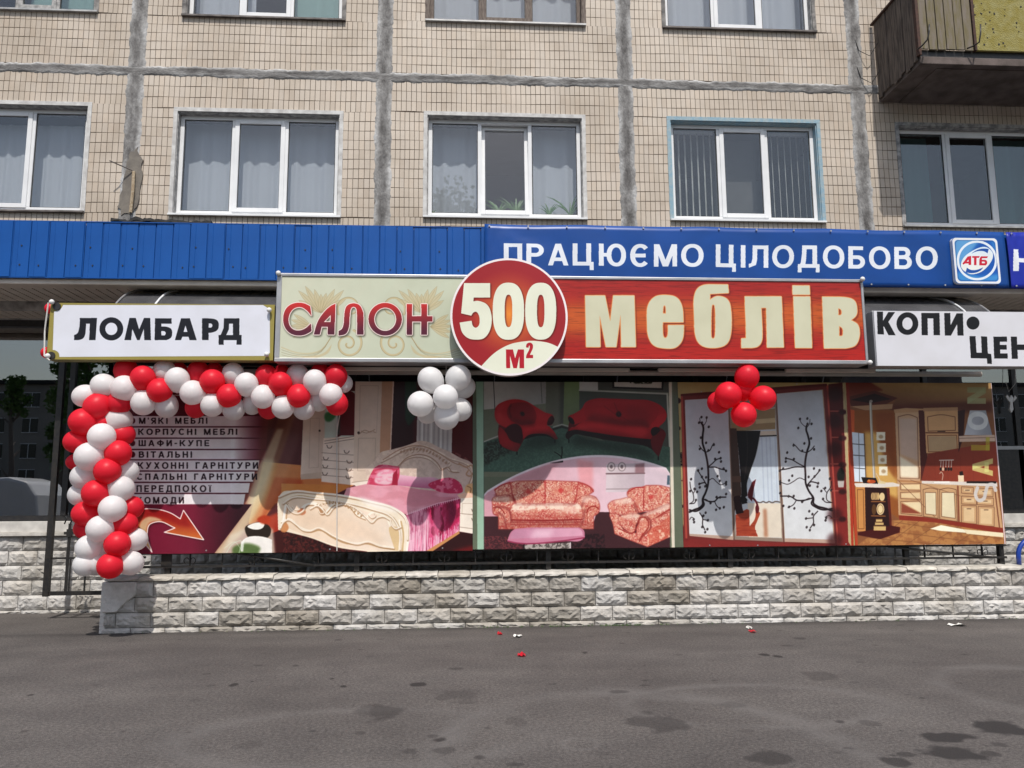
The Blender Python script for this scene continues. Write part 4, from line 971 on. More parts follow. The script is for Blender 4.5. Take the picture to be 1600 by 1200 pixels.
# ================================================================== wrought iron railing on the wall, carrying the banners
RY = 9.80
RL = root('iron_railing', (0, RY, WT), 'black wrought iron railing with scrolls on top of the low wall', 'railing')
def rod(pts, r, name, parent, n=6): return MB().tube(pts, r, n).build(name, M['iron'], parent, smooth=True)
MB().box(-3.75, 6.70, RY - .012, RY + .012, .775, .80).build('rail', M['iron'], RL)
MB().box(-3.75, 6.70, RY - .012, RY + .012, .925, .945).build('rail', M['iron'], RL)
MB().box(-3.75, 6.70, RY - .012, RY + .012, 2.88, 2.91).build('rail', M['iron'], RL)
def scroll(cx, z, s, parent, y=RY - .016):
    for sg in (-1, 1):
        pts = []
        for i in range(22):
            t = i / 21; a = -math.pi / 2 + t * 4.4; r_ = .055 * s * (1 - .62 * t); pts.append((cx + sg * (.058 * s + r_ * math.cos(a) * 1.0 - .02 * s), y, z + r_ * math.sin(a)))
        rod(pts, .006 * s, 'scroll', parent, 5)
    rod([(cx, y, z - .07 * s), (cx, y, z + .07 * s)], .007, 'scroll', parent, 5)
for x in (-3.36, -1.2, 1.05, 3.25, 5.45, 6.655):
    MB().box(x - .03, x + .03, RY + .015, RY + .075, WT - .02, 2.95).build('post', M['iron'], RL)
x = -3.1
k = 0
while x < 6.6:
    if all(abs(x - q) > .08 for q in (-3.36, -1.2, 1.05, 3.25, 5.45, 6.655)):
        MB().box(x - .007, x + .007, RY - .007, RY + .007, .80, 2.88).build('bar', M['iron'], RL)
        if k % 2 == 0: scroll(x, .862, .8, RL)
    x += .365; k += 1
for xa, xb in ((-2.55, -1.7), (5.2, 6.5)):
    rod([(xa, RY - .03, .93), (xb, RY - .03, .79)], .014, 'brace', RL)
# gate section at the left, standing further back
GY = 10.75
GT = root('iron_gate', (-5.2, GY, GZ), 'black iron gate section with a small cross ornament left of the balloons', 'gate')
gx0 = float(at(72, 930, GY)[0]); gz0 = float(at(72, 928, GY)[2]); gx1 = -3.95
MB().box(gx0 - .035, gx0 + .035, GY - .03, GY + .03, gz0 - .03, 3.9).build('post', M['iron'], GT)
MB().box(gx0 + .036, gx1, GY - .018, GY + .018, gz0 - .02, gz0 + .03).build('bottom_rail', M['iron'], GT)
zc = float(at(110, 872, GY)[2]); MB().box(gx0 + .036, gx1, GY - .012, GY + .012, zc - .012, zc + .012).build('cross_rail', M['iron'], GT)
xg = float(at(106, 870, GY)[0]); ztop = float(at(106, 818, GY)[2])
MB().box(xg - .014, xg + .014, GY - .013, GY + .013, gz0 + .031, ztop).build('bar', M['iron'], GT)
MB().box(float(at(133, 900, GY)[0]) - .009, float(at(133, 900, GY)[0]) + .009, GY - .008, GY + .008, gz0 + .031, zc).build('bar', M['iron'], GT)
MB().box(xg + .03, xg + .045, GY - .007, GY + .007, gz0 + .031, zc).build('bar', M['iron'], GT)
zo = float(at(106, 833, GY)[2]); o_ = MB(); o_.box(xg - .06, xg + .06, GY - .02, GY + .02, zo - .018, zo + .018).box(xg - .028, xg + .028, GY - .022, GY + .022, zo - .05, zo + .05).build('cross_ornament', M['iron'], GT)
zo = float(at(100, 815, GY)[2])
for sx in (-.07, .0, .06): rod([(xg + sx, GY, zo - .03), (xg + sx + .03, GY, zo + .05), (xg + sx - .02, GY, zo + .07)], .009, 'leaf', GT, 5)
# pieces seen between garland and banner
MB().box(-3.42, -3.30, RY - .02, RY - .013, .80, .96).build('post_plate', M['iron'], RL)

# ================================================================== prints
def sh(r, g, b, k=1.42): return (min(255, r * k), min(255, g * k), min(255, b * k))
BZ0, BZ1, PY = .952, 2.935, 9.72
# ---- banner 1: price list and bedroom
p = Print(-3.93, .150, BZ0 - .012, BZ1, PY, (118, 40, 52))
p.T(400, 560, 3.53)
p.poly("-700,0! 130,0! 130,1100! -700,1100!", (128, 28, 50))
p.poly("100,0! 1260,0! 1260,1100! 0,1100!", (96, 26, 32))                         # dark red wall
p.poly("760,0! 860,0! 870,500! 740,520!", (70, 18, 24), blur=4); p.poly("1080,100! 1250,100! 1250,780! 1180,780! 1085,560!", (112, 20, 26))
p.poly("820,120! 885,120! 875,330 840,370 822,330!", (48, 74, 52), blur=2)
p.poly("1110,240 1130,235 1180,260 1200,275 1190,290 1130,262", (60, 40, 40), blur=1)
# floor
p.poly("40,570! 260,590! 400,640! 560,690! 420,760! 100,800! 0,960! 0,1100! 900,1100! 0,1100! -40,900!", (226, 138, 74)); p.poly("110,655! 250,665! 260,690! 130,780! 20,900! 100,660!", (214, 96, 40), blur=3)
p.poly("140,690! 520,700! 420,760! 140,800!", (232, 150, 70)); p.poly("0,900! 120,850! 140,960! 120,1090! 0,1090!", (196, 60, 34), blur=3)
p.poly("0,1000! 150,940! 500,1030! 640,1090! 0,1100!", (88, 26, 24)); p.tex("150,950! 500,1030! 640,1090! 150,1090!", (50, 14, 14), 3, .8); p.tex("150,950! 500,1030! 640,1090! 150,1090!", (150, 70, 60), 2, .5, .55, .62, 4)
p.poly("900,1090! 1120,960! 1250,960! 1250,1090!", (70, 18, 22)); p.poly("1080,1060! 1240,1020! 1250,1090! 1000,1090!", (130, 20, 24), blur=4)
# wardrobe
cab = (236, 214, 196)
p.poly("270,140! 385,140! 372,650! 245,655! 262,300!", cab, grad=((222, 196, 178), (250, 400), (380, 400))); p.poly("245,640! 372,625! 368,662! 248,668!", (214, 188, 168))
p.line("300,330! 350,330! 344,600! 292,605! 300,330!", .6, (196, 168, 150)); p.poly("347,394 355,394 355,404 347,404", (90, 60, 50))
p.poly("385,180! 545,180! 540,440! 378,440!", (205, 214, 202)); p.poly("470,200 500,180 540,190 548,240! 540,425! 470,425! 440,440! 462,330!", (120, 16, 28))
p.poly("385,300 410,296 440,310 400,350 385,345", (70, 140, 84), blur=2); p.poly("445,270! 470,250! 462,420! 445,425! 452,340!", (80, 74, 66), blur=2)
p.line("470,270 450,380 445,430", 1.6, (240, 220, 210))
p.poly("372,440! 545,428! 540,700! 360,680!", (244, 224, 208))
for v in (456, 470): p.line(f"378,{v}! 540,{v - 26}!", .8, (150, 120, 104))
for v in (512, 552, 596, 636): p.line(f"362,{v + 8}! 545,{v + 22}!", .9, (176, 146, 128))
p.line("456,440! 456,690!", .7, (190, 160, 140))
for u, v in ((405, 487), (500, 515), (385, 552), (515, 570), (382, 596), (512, 614), (380, 636), (510, 656)):
    p.line(f"{u - 14},{v - 8} {u - 8},{v + 6} {u + 8},{v + 6} {u + 14},{v - 4}", 1.1, (120, 92, 80))
p.poly("548,120! 700,120! 690,640! 680,700! 536,690!", cab, grad=((226, 202, 184), (550, 400), (700, 400)))
p.poly("695,120! 760,120! 742,470! 740,600! 680,600!", (212, 164, 132)); p.poly("755,120! 762,120! 744,520! 738,520!", (240, 214, 196))
p.line("575,150! 675,150! 665,410! 570,410! 575,150!", .6, (200, 174, 156)); p.line("566,440! 660,440! 655,620! 560,620! 566,440!", .8, (200, 174, 156)); p.line("566,420 600,396 630,405 655,392", 1.2, (196, 160, 136)); p.line("580,400 610,412 640,400 660,410", 1, (196, 160, 136)); p.poly("561,404 571,404 571,416 561,416", (90, 60, 50))
p.poly("530,690! 680,650! 700,690! 620,700! 560,712!", (250, 236, 222)); p.line("530,684! 690,664!", .9, (190, 160, 140))
# sheer curtain
p.poly("890,270! 1085,290! 1078,560! 1000,520! 885,480!", (214, 206, 204))
for u in (905, 930, 952, 985, 1010, 1035, 1060): p.line(f"{u},280! {u - 6},560!", 2.4, (182, 172, 172), blur=1.4)
for u in (918, 968, 1022): p.line(f"{u},280! {u - 4},560!", 2, (238, 234, 232), blur=1)
# headboard
def relief(L, wd=2.0, body=(255, 246, 232), shd=(186, 140, 96), a=.8):
    P = smooth_pts([(float(q.rstrip('!').split(',')[0]), float(q.rstrip('!').split(',')[1]), q.endswith('!')) for q in L.split()], 2, False)
    p.line(P + np.array([1.5, 5.0]), wd * 1.1, shd, a, .9); p.line(P, wd, (236, 214, 190)); p.line(P + np.array([-1, -1.6]), wd * .6, body)
p.poly("600,610! 660,560 680,525 760,500 830,480 880,462 900,455 940,458 1010,490 1080,522 1130,550 1180,570 1210,610 1208,660 1195,700 1203,740 1180,755! 1145,745 1100,760! 620,690!", (240, 218, 202), grad=((226, 198, 186), (700, 600), (1200, 640)))
hb = dict(body=(248, 230, 216), shd=(176, 132, 114), a=.7)
relief("690,570 740,545 800,512 860,488 900,478 960,490 1020,522 1080,555 1140,572 1185,600 1196,650 1180,700", 2.2, **hb); relief("780,610 800,575 840,548 900,540 960,556 1000,590 1020,612 1050,600 1070,618 1110,622", 2.0, **hb)
for a0, b0 in ((820, 520), (850, 505), (880, 500), (910, 500), (940, 508), (970, 522), (1000, 540), (1030, 560), (1056, 580)): relief(f"{a0},{b0} {a0 + 10},{b0 - 10} {a0 + 18},{b0 + 4} {a0 + 8},{b0 + 12}", 1.0, **hb)
p.tex("600,610! 680,525 830,480 900,455 1010,490 1180,570 1200,700 1100,760! 620,690!", (206, 176, 160), 5, .35, .5, .6, 44)
p.line("700,560 800,500 900,480 1000,520 1100,580 1160,600 1190,640 1175,690", 1.6, (202, 160, 136)); p.line("780,600 830,550 900,530 960,545 1010,590 1020,610 1060,600 1080,625 1120,630", 1.4, (190, 146, 122))
for k_ in range(15):
    t = k_ / 14; u = 800 + 250 * t; v = 535 - 60 * math.sin(math.pi * (t * .8 + .1)) + 60 * t; p.poly(ell(u, v, 6, 9, rot=30), (200, 160, 138)); 
p.line("1120,580 1160,600 1190,590 1200,620 1180,650 1160,640 1170,620", 2.2, (206, 160, 130)); p.poly("1160,700 1190,690 1203,735 1180,752 1155,740", (236, 190, 140)); p.line("1165,705 1185,715 1180,745", 1.2, (180, 120, 80))
# bedding
p.poly("500,716! 620,690! 780,700! 900,722! 1120,745! 1128,770! 1000,800! 920,835! 830,860! 720,835 600,790 480,765!", (238, 168, 180), grad=((228, 142, 160), (560, 720), (1100, 790)))
p.tex("500,716! 620,690! 780,700! 900,722! 1120,745! 1128,770! 1000,800! 920,835! 830,860! 600,790!", (250, 190, 208), (10, 26), .5, .45, .65, 8)
p.poly("780,640! 900,655 1000,662 1040,690 1000,722! 880,712! 780,700!", (246, 196, 214), grad=((214, 120, 160), (800, 650), (800, 712)))
p.poly("640,625 660,598 790,596! 792,640 775,698! 700,702 612,694! 622,662", (228, 72, 110)); p.poly("665,640 690,618 755,622 762,650 745,690 690,695 655,682", (246, 206, 216), .95, 2); p.tex("640,625 660,598 790,596! 775,698! 612,694! 622,662", (250, 150, 180), (3, 9), .7, .5, .6, 41); p.line("650,610 700,600 780,604", 2, (250, 130, 160), blur=.6)
p.poly("755,640! 780,610! 782,700! 750,698!", (190, 30, 70)); p.poly("950,700 1010,668 1080,660 1128,690 1140,735 1080,745 980,722", (226, 50, 104)); p.tex("950,700 1010,668 1080,660 1128,690 1140,735 1080,745 980,722", (250, 140, 170), 5, .8, .5, .6, 3)
# bedspread side with fringe
p.poly("828,862! 900,836! 1000,800! 1126,772! 1124,950! 1040,1000! 960,1058! 822,1066!", (222, 44, 108)); p.tex("828,862! 1000,800! 1126,772! 1124,950! 960,1058! 822,1066!", (250, 90, 150), (16, 5), .9, .48, .6, 5); p.tex("828,862! 1000,800! 1126,772! 1124,950! 960,1058! 822,1066!", (150, 16, 60), (14, 6), .8, .56, .64, 12)
p.poly("828,862! 930,832 960,900 950,1000 930,1062! 822,1066!", (244, 190, 208), .8, 5); p.tex("828,862! 940,830! 950,1062! 822,1066!", (200, 90, 130), (16, 2.2), .7, .52, .6, 17)
p.poly("1000,800 1020,860 1010,960 985,1000 975,900", (238, 130, 166), .7, 3); p.poly("1040,800 1100,780 1110,840 1060,930 1040,880", (156, 22, 72), .55, 5)
rs = np.random.RandomState(2)
for k_ in range(130):
    u = 835 + 290 * rs.rand(); top = 862 - (u - 830) * .29; bot = min(1062, 1066 - max(0, (u - 960)) * .66); L = rs.uniform(.35, 1) if u < 950 else rs.uniform(.12, .45)
    v0 = bot - (bot - top) * L * .75; p.line(f"{u},{v0}! {u + rs.uniform(-8, 4)},{bot}!", rs.uniform(.4, 1.3), (252, 206, 222) if rs.rand() < .75 else (246, 120, 164), .85)
p.line("830,862! 1000,800! 1126,772!", 1.2, (252, 196, 214)); 
for k_ in range(26): u = 835 + k_ * 11; p.line(f"{u},{864 - (u - 830) * .3}! {u + 2},{852 - (u - 830) * .3}!", .8, (252, 214, 226))
p.poly("1060,860 1070,790 1100,820 1090,900 1070,910", (140, 30, 80), .5, 3)
p.poly("940,1062! 1120,952! 1124,965! 970,1066!", (226, 160, 100))
# footboard
p.poly("118,800! 128,760 150,735 200,730 300,738 420,748 560,770 680,800 780,832 822,862 842,910 846,1000 836,1070! 620,1066! 440,1040 300,990 150,952! 122,945!", (250, 236, 214))
p.poly("150,790 200,775 320,790 440,800 560,830 700,880 770,930 776,1060! 620,1060! 440,1030 300,985 160,930!", (246, 222, 196), grad=((250, 232, 214), (200, 850), (760, 1000)))
p.line("128,764 200,734 320,742 470,756 640,792 770,832 826,880 838,1000 832,1064", 3.2, (255, 248, 236)); p.line("150,800 200,764 340,772 480,790 650,834 760,880 790,930 796,1060", 1.6, (214, 178, 130))
p.line("140,900 180,885 240,930 300,950 350,935 420,975 500,1010 560,1020 620,1010 680,1030 770,1045", 2.6, (255, 246, 230)); p.line("140,908 180,895 240,940 300,960 350,948 420,988 500,1022 620,1024 680,1042 770,1056", 1.5, (206, 164, 108))
p.line("165,800 155,860 150,920", 3, (255, 250, 240)); p.line("178,800 170,860 165,915", 1.3, (206, 160, 110))
p.line("165,790 190,830 230,845 270,810 330,800 380,850 430,800 520,815 560,860 600,880 640,850 720,880 740,920", 3, (255, 247, 232)); p.line("170,800 195,840 235,852 275,818 330,812 378,860 432,812 520,826 556,870 604,892", 1.2, (200, 150, 96))
for k_ in range(16):
    t = k_ / 15; u = 320 + 260 * t; v = 815 - 30 * math.sin(t * 3) + 60 * t * t; p.poly(ell(u, v, 5, 6, rot=20), (206, 164, 116))
p.poly("228,838 262,828 275,850 255,865 232,855", (206, 92, 40), .8, 1); p.poly("135,930 165,905 180,935 160,960 140,955", (224, 150, 90), .9, 1); p.poly("345,835 375,830 385,860 365,868", (196, 140, 90), .8, 1)
p.poly("745,925 775,930 785,1060! 765,1060!", (238, 208, 160)); p.line("800,900 812,960 808,1060", 2.4, (224, 190, 140)); p.line("790,890 800,960 798,1060", 1.6, (255, 250, 240))
relief("150,800 200,768 320,774 470,790 640,832 750,876 785,930 795,1055", 2.6); relief("128,764 200,736 320,742 470,758 640,794 770,834 824,884 836,1000", 2.4)
relief("172,812 190,840 230,856 262,838 275,812 320,806 350,822", 2.6); relief("300,830 340,812 372,838 392,862 430,822 470,806 540,820 580,850 612,880 640,905 668,880 700,872 742,892", 2.4)
relief("200,815 215,835 240,832 236,815", 1.4); relief("620,862 640,880 660,868 652,850", 1.4); relief("740,892 752,925 770,940 800,930", 2.0); relief("345,838 356,856 376,852 372,838", 1.4); relief("135,935 150,905 176,890 220,915 262,948 300,952 345,935 380,950 420,975 500,1010 560,1024 620,1012 680,1034 760,1046", 2.6)
for k_ in range(12):
    t = k_ / 11; u = 350 + 230 * t; v = 808 - 26 * math.sin(t * 3) + 56 * t * t; relief(f"{u},{v} {u + 5},{v - 8} {u + 10},{v + 3}", .9)
p.poly("200,860 320,850 420,890 520,880 620,930 700,990 700,1030 600,1000 480,990 380,940 300,930 220,890", (238, 206, 176), .35, 10); p.poly("560,770 700,800 800,850 700,835 600,800", (255, 250, 246), .7, 4)
# night stand
p.poly("1128,768! 1245,758! 1245,975! 1122,955!", (252, 240, 226)); p.poly("1110,752! 1150,742! 1248,746! 1248,764! 1125,772!", (250, 205, 180))
p.line("1138,800! 1240,800! 1240,862! 1136,858! 1138,800!", .7, (214, 190, 170)); p.line("1126,855! 1245,868!", .9, (190, 164, 146)); p.line("1124,930! 1245,946!", .9, (190, 164, 146))
for v in (838, 888): p.line(f"1190,{v - 6} 1196,{v + 8} 1230,{v + 10} 1236,{v - 2}", 1.4, (170, 150, 130))
# bread-table vignette and light ribbons at the left
p.T(0, 560, 3)
p.poly("1000,915! 1180,690! 1215,690! 1260,560! 1330,400! 1400,200! 1500,200! 1440,420 1380,600 1300,760 1240,880! 1225,920!", (238, 226, 190), .12, 5)
p.poly("1180,520! 1240,470! 1340,160! 1420,160! 1330,420 1250,640 1150,800 1030,920! 985,920!", (226, 190, 96), .30, 4)
p.poly("1230,560! 1300,400! 1390,200! 1450,200! 1390,420 1300,640 1180,800 1060,920! 1015,920!", (252, 240, 220), .16, 6)
p.poly("1236,470! 1290,480! 1240,640 1160,790 1050,915! 1000,915! 1110,770 1190,620", (240, 228, 190), .75, 5); p.poly("1080,830! 1200,770! 1280,800! 1290,915! 1040,915!", (228, 216, 196), .8, 3); p.poly("1150,790 1180,775 1240,770 1270,800 1265,830 1160,835", (60, 44, 30), 1, 1); p.poly("1160,790 1200,770 1240,775 1235,790 1180,800", (250, 248, 240)); p.poly("1205,755 1240,735 1262,740 1262,775 1230,775", (210, 74, 30), 1, 2)
p.poly("1140,850 1250,840 1275,850! 1275,915! 1120,915!", (246, 242, 236)); p.poly("1090,890 1130,870 1190,872 1220,890 1210,915! 1090,915!", (96, 126, 60), .9, 3); p.line("1060,915 1090,870 1130,855 1120,915", 1, (220, 240, 214), .7); p.line("1050,890 1100,860 1135,905", .8, (230, 244, 224), .6); p.poly("1130,860! 1145,850! 1140,905! 1128,905!", (250, 250, 244), .8, 1)
# list stripes: pale, fading to the right
for i_, (v0, v1) in enumerate(((270, 318), (324, 371), (377, 424), (430, 473), (478, 525), (531, 578), (584, 630), (636, 684))):
    e1_ = 1236 - max(0, i_ - 3) * 22; lo_ = i_ >= 4
    p.poly(f"590,{v0}! {e1_},{v0}! {e1_ - 8},{v1}! 590,{v1}!", (252, 248, 250), .97)
    p.poly(f"1080,{v0}! {e1_ + 2},{v0}! {e1_ - 6},{v1}! 1080,{v1}!", (252, 248, 250), 1, grad=((238, 230, 226) if lo_ else (128, 34, 54), (1100, 300), (1236, 300)))
    p.poly(f"600,{v0 - 1}! {e1_ + 20},{v0 - 1}! {e1_ + 20},{v0 - 5}! 600,{v0 - 5}!", (96, 16, 40), .9)
p.poly("1236,230! 1310,230! 1232,480! 1210,480!", (150, 96, 60), .5, 6); p.poly("1150,684! 1215,500! 1300,330! 1330,330! 1250,560 1190,684!", (236, 226, 190), .6, 3)
p.poly("600,684! 1180,684! 1000,920! 600,920!", (150, 30, 68), grad=((70, 14, 34), (900, 800), (1110, 800)))
p.poly("640,735 660,712 720,706 800,725 845,752! 860,712! 955,850! 770,815! 820,795! 745,765 700,780 690,830 712,908! 665,850 638,790", (60, 8, 20), .6, 3, off=(2, -2))
AR = "640,735 660,712 720,706 800,725 845,752! 860,712! 955,850! 770,815! 820,795! 745,765 700,780 690,830 712,908! 665,850 638,790"
p.poly(AR, (186, 30, 28), grad=((240, 150, 60), (740, 722), (722, 850))); p.poly("652,800 662,765 695,742 760,760 700,772 684,820 706,895! 676,860", (236, 214, 170), .8, 1.6); p.poly("650,745 675,722 730,716 800,735 850,765! 862,735! 900,790! 850,785 760,745 700,735", (176, 20, 26), .6, 4)
p.line(AR, 1.5, (255, 244, 238), closed=True, it=3)
ink = (48, 14, 26)
for i, (tx, xa, xb, va, vb) in enumerate((("М'ЯКІ МЕБЛІ", 652, 972, 278, 306), ("КОРПУСНІ МЕБЛІ", 648, 1112, 330, 358), ("ШАФИ-КУПЕ", 650, 980, 383, 411), ("ВІТАЛЬНІ", 651, 900, 436, 465),
        ("КУХОННІ ГАРНІТУРИ", 646, 1210, 487, 517), ("СПАЛЬНІ ГАРНІТУРИ", 641, 1205, 540, 569), ("ПЕРЕДПОКОЇ", 640, 990, 595, 626), ("КОМОДИ", 640, 862, 650, 680))):
    write(p, tx, xa, xb, va, vb, va, vb, ink, w=.19, gap=.36); p.poly(ell(621, (va + vb) / 2, 13, 14), (120, 20, 44))
B1 = root('advertising_banner', (-1.8, PY, BZ0), 'banner with a furniture price list, a curved arrow and a pink bed', 'banner', 'advertising banners on the railing')
p.finish(); p.sheet('print', PY, .006, p.material('print_bedroom', bump=.001), B1, wave=.0015, nx=10)
m_ = MB(); [m_.tube([(x, PY - .004, z), (x, PY + .004, z)], .009, 8) for x in (-2.9, -1.5, -.2) for z in (BZ0 + .02, BZ1 - .02)]
m_.build('eyelets', M['alu'], B1)['kind'] = 'stuff'
tag(MB().tube([tuple(at(526.5, 598, PY - .03)), tuple(at(526.5, 861, PY - .03))], .006, 6).build('cord', M['rope']), 'thin pale cord stretched down across the bedroom banner', 'cord')
# ---- banner 2: sofas
p = Print(.153, 2.655, BZ0, BZ1, PY, (120, 130, 108))
p.T(750, 590, 5.161)
p.poly("-20,0! 1560,0! 1560,800! -20,800!", (134, 138, 116)); p.poly("20,20! 530,20! 535,210! 20,260!", (206, 200, 194), grad=((168, 164, 160), (100, 100), (500, 100)))
p.line("108,20! 120,260!", 1, (50, 50, 50)); p.line("490,20! 500,205!", .8, (90, 90, 90)); p.poly("535,20! 640,20! 640,380! 530,400! 530,200!", (122, 122, 106)); p.poly("640,20! 700,20! 680,380! 640,390!", (92, 92, 82), blur=3)
p.poly("680,20! 800,20! 800,400! 670,380!", (140, 160, 108), grad=((120, 132, 96), (700, 100), (790, 300))); p.poly("800,20! 950,20! 950,110! 800,110!", (208, 204, 200)); p.poly("950,20! 1530,20! 1530,120! 950,100!", (96, 96, 88))
p.poly("800,108! 1510,140! 1530,800! 800,400!", (92, 96, 86)); p.line("800,102! 1510,132!", 2.2, (196, 194, 186)); p.line("1508,132! 1528,560!", 2.6, (206, 206, 190)); p.poly("1065,20! 1480,20! 1475,100! 1068,85!", (30, 24, 22)); p.poly("1080,20! 1465,20! 1462,86! 1082,74!", (214, 206, 196)); p.tex("1180,20! 1400,20! 1380,50! 1220,50!", (40, 44, 20), 3, .9, .4, .5, 6)
p.poly("20,520! 560,390! 680,400! 860,500! 1530,560! 1530,760! -20,760!", (84, 114, 100)); p.poly("20,530! 240,480! 330,560! 20,720!", (62, 66, 58), blur=3); p.tex("20,520! 560,420! 1530,560! 1530,760! -20,760!", (104, 146, 124), 2.2, .5, .48, .62, 7)
p.line("25,520! 150,470!", 2, (190, 186, 178)); p.line("590,400! 660,378! 740,400!", 2, (170, 170, 160)); p.line("590,418! 660,396! 740,420!", 3.4, (60, 60, 54), blur=1)
red, rdk, rdd = (206, 22, 34), (140, 14, 24), (52, 14, 16)
p.poly("150,380! 300,400! 560,395! 625,490! 560,470 460,458 370,478 335,535 300,598! 230,580 165,545 146,470", (120, 12, 22)); p.poly("118,300 130,235 200,190 280,175 370,190 440,230 520,280 590,310 598,345 575,385! 545,385 470,390 440,400 300,420 200,400 140,360", red)
p.poly("215,280 240,220 310,200 390,210 440,260 455,320 440,370! 340,385! 300,370 240,340", (164, 16, 28)); p.poly("325,280 345,275 360,295 350,310 335,308", (70, 8, 12), blur=1.5); p.line("250,215 235,260 250,320", 2, (120, 10, 20), blur=1.5)
p.poly("140,280 125,320 150,370 220,400 260,395! 240,350 190,300", (222, 52, 56), .6, 4); p.poly("320,390! 440,372 520,382 560,395! 600,440 628,495! 600,500 560,470 470,455 380,470 350,500! 340,440", red); p.poly("350,500! 380,470 470,452 560,468 600,500 560,480 470,470 400,485!", rdd)
p.poly("200,420 215,400 300,375 330,400 345,470! 330,530! 240,510", (84, 12, 18), blur=1); p.poly("160,400 150,470 165,545! 230,580 300,600! 330,540! 240,500 205,440", (178, 18, 30)); p.poly("545,385 552,330 580,308 598,330 575,380", (60, 14, 18))
for u, v in ((298, 600), (603, 505), (168, 545)): p.line(f"{u},{v}! {u},{v + 18}!", 2, (20, 16, 16))
p.poly("720,350! 1440,400! 1486,430 1470,540 1440,636! 1370,560 1200,530 900,470 760,452 700,470!", (120, 12, 22)); p.poly("708,320 760,290 820,250 850,200 920,172 1050,170 1200,178 1380,190 1460,230 1500,280 1495,340 1440,400! 1380,420! 1130,400 860,345! 760,380! 720,350", red); p.poly("845,240 870,200 960,178 1100,172 1300,190 1400,210 1440,260 1420,330 1370,405! 1130,390! 860,345! 840,290", (196, 20, 32)); p.poly("1095,290 1115,270 1140,300 1125,318 1100,310", (70, 8, 12), blur=1.5)
p.line("1120,300 1080,200", 1, (140, 10, 20), blur=1); p.poly("1360,400 1400,350 1470,290 1500,290 1490,350 1430,400 1400,460 1360,470", (216, 28, 40)); p.poly("760,400! 830,355 870,345! 1130,385! 1380,420! 1400,480 1380,500! 1100,470 900,440 760,430! 700,470! 740,400", red, grad=((170, 14, 26), (900, 380), (900, 470)))
p.poly("700,440 740,425 900,440 1100,470 1400,500! 1440,640! 1370,570 1200,530 1000,500 850,470 760,460 710,500! 692,485", rdd); p.poly("1380,490 1450,430 1490,440 1470,540 1440,640! 1390,580", (128, 12, 24)); p.poly("715,315 745,330 760,375 735,372 712,340", (50, 12, 14)); p.poly("1375,440 1385,410 1430,400 1450,420 1430,450 1390,470", (50, 12, 14))
for u, v in ((716, 500), (1436, 640)): p.line(f"{u},{v}! {u},{v + 22}!", 2, (20, 16, 16))
p.poly("860,345! 1130,385! 1370,410! 1360,370 1130,340 880,310", (120, 8, 18), .6, 5); p.poly("880,200 960,185 1120,182 1300,200 1380,225 1300,222 1100,205 930,215", (232, 60, 66), .5, 6); p.poly("780,395 900,375 1130,405 1350,435 1350,450 1100,430 900,405 790,415", (236, 56, 62), .55, 5)
p.poly("1180,250 1300,260 1380,300 1350,370 1250,350 1180,320", (150, 10, 22), .5, 10); p.poly("900,240 1000,230 1060,280 1000,330 910,310", (224, 40, 48), .4, 10); p.line("1095,300 1000,230", 1, (130, 8, 18), .6, 1); p.line("1130,310 1230,370", 1, (130, 8, 18), .6, 1)
p.poly("130,290 150,230 210,195 280,182 300,190 220,215 175,270 170,350 150,340", (230, 60, 66), .5, 5); p.poly("350,400! 470,385 550,400 540,420 440,415 360,440", (236, 56, 62), .5, 5); p.poly("450,250 520,290 580,312 560,350 470,340", (226, 46, 52), .45, 7); p.poly("260,330 330,350 420,350 440,375 340,385 290,370", (110, 8, 16), .6, 5); p.poly("160,430 180,520 280,585 250,520 200,460", (214, 36, 44), .4, 6)
p.poly("100,600! 700,430! 1530,600! 1530,640! 700,560! 300,660!", (60, 78, 66), .35, 12); p.poly("380,490 600,470 640,520 420,560 340,560", (34, 46, 40), .5, 8); p.poly("760,470 1000,510 1350,580 1420,660 1200,620 900,560 740,520", (34, 46, 40), .5, 8)
p.line("600,600 640,625 655,640", 1.4, (30, 30, 26)); p.line("660,560 662,600 655,650", 1.6, (30, 30, 26))
p.T(750, 710, 5.161)
ARC = [(30, 325)] + [(u, 5 + ((u - 960) / 930.) ** 2 * 305) for u in range(60, 1540, 40)] + [(1530, 155), (1530, 820), (20, 820)]
p.poly(np.array(ARC, float), (240, 226, 234)); ARC2 = [(u, v + 18) for u, v in ARC[:-3]] + [(1530, 175), (1530, 820), (20, 820)]
p.poly(np.array(ARC2, float), (234, 176, 190), grad=((240, 214, 224), (200, 200), (1300, 300)))
p.poly("560,70! 670,50! 670,64! 600,72!", (50, 34, 36)); p.poly("140,250! 560,72! 650,62! 500,210! 240,210!", (206, 150, 160), .7, 4); p.poly("780,40! 910,60! 910,310! 800,230!", (244, 172, 178), .9, 4); p.poly("1320,90! 1525,160! 1525,260! 1320,260!", (226, 206, 216), .9, 4)
p.poly("1018,80! 1325,70! 1325,300! 1015,305!", (232, 216, 222), grad=((206, 188, 196), (1050, 200), (1300, 200))); p.line("1018,156! 1325,152!", 2.4, (150, 120, 126)); p.line("1018,280! 1230,278!", 1.4, (180, 160, 164))
for u in (1058, 1143): p.poly(ell(u, 100, 33, 38), (176, 156, 160)); p.poly(ell(u, 100, 25, 30), (226, 210, 212)); p.poly(ell(u, 100, 12, 16), (150, 128, 134))
p.poly("1250,80! 1325,70! 1325,150! 1250,150!", (160, 110, 116), .7, 2); p.poly("1510,170! 1528,170! 1528,245! 1505,245!", (96, 120, 136))
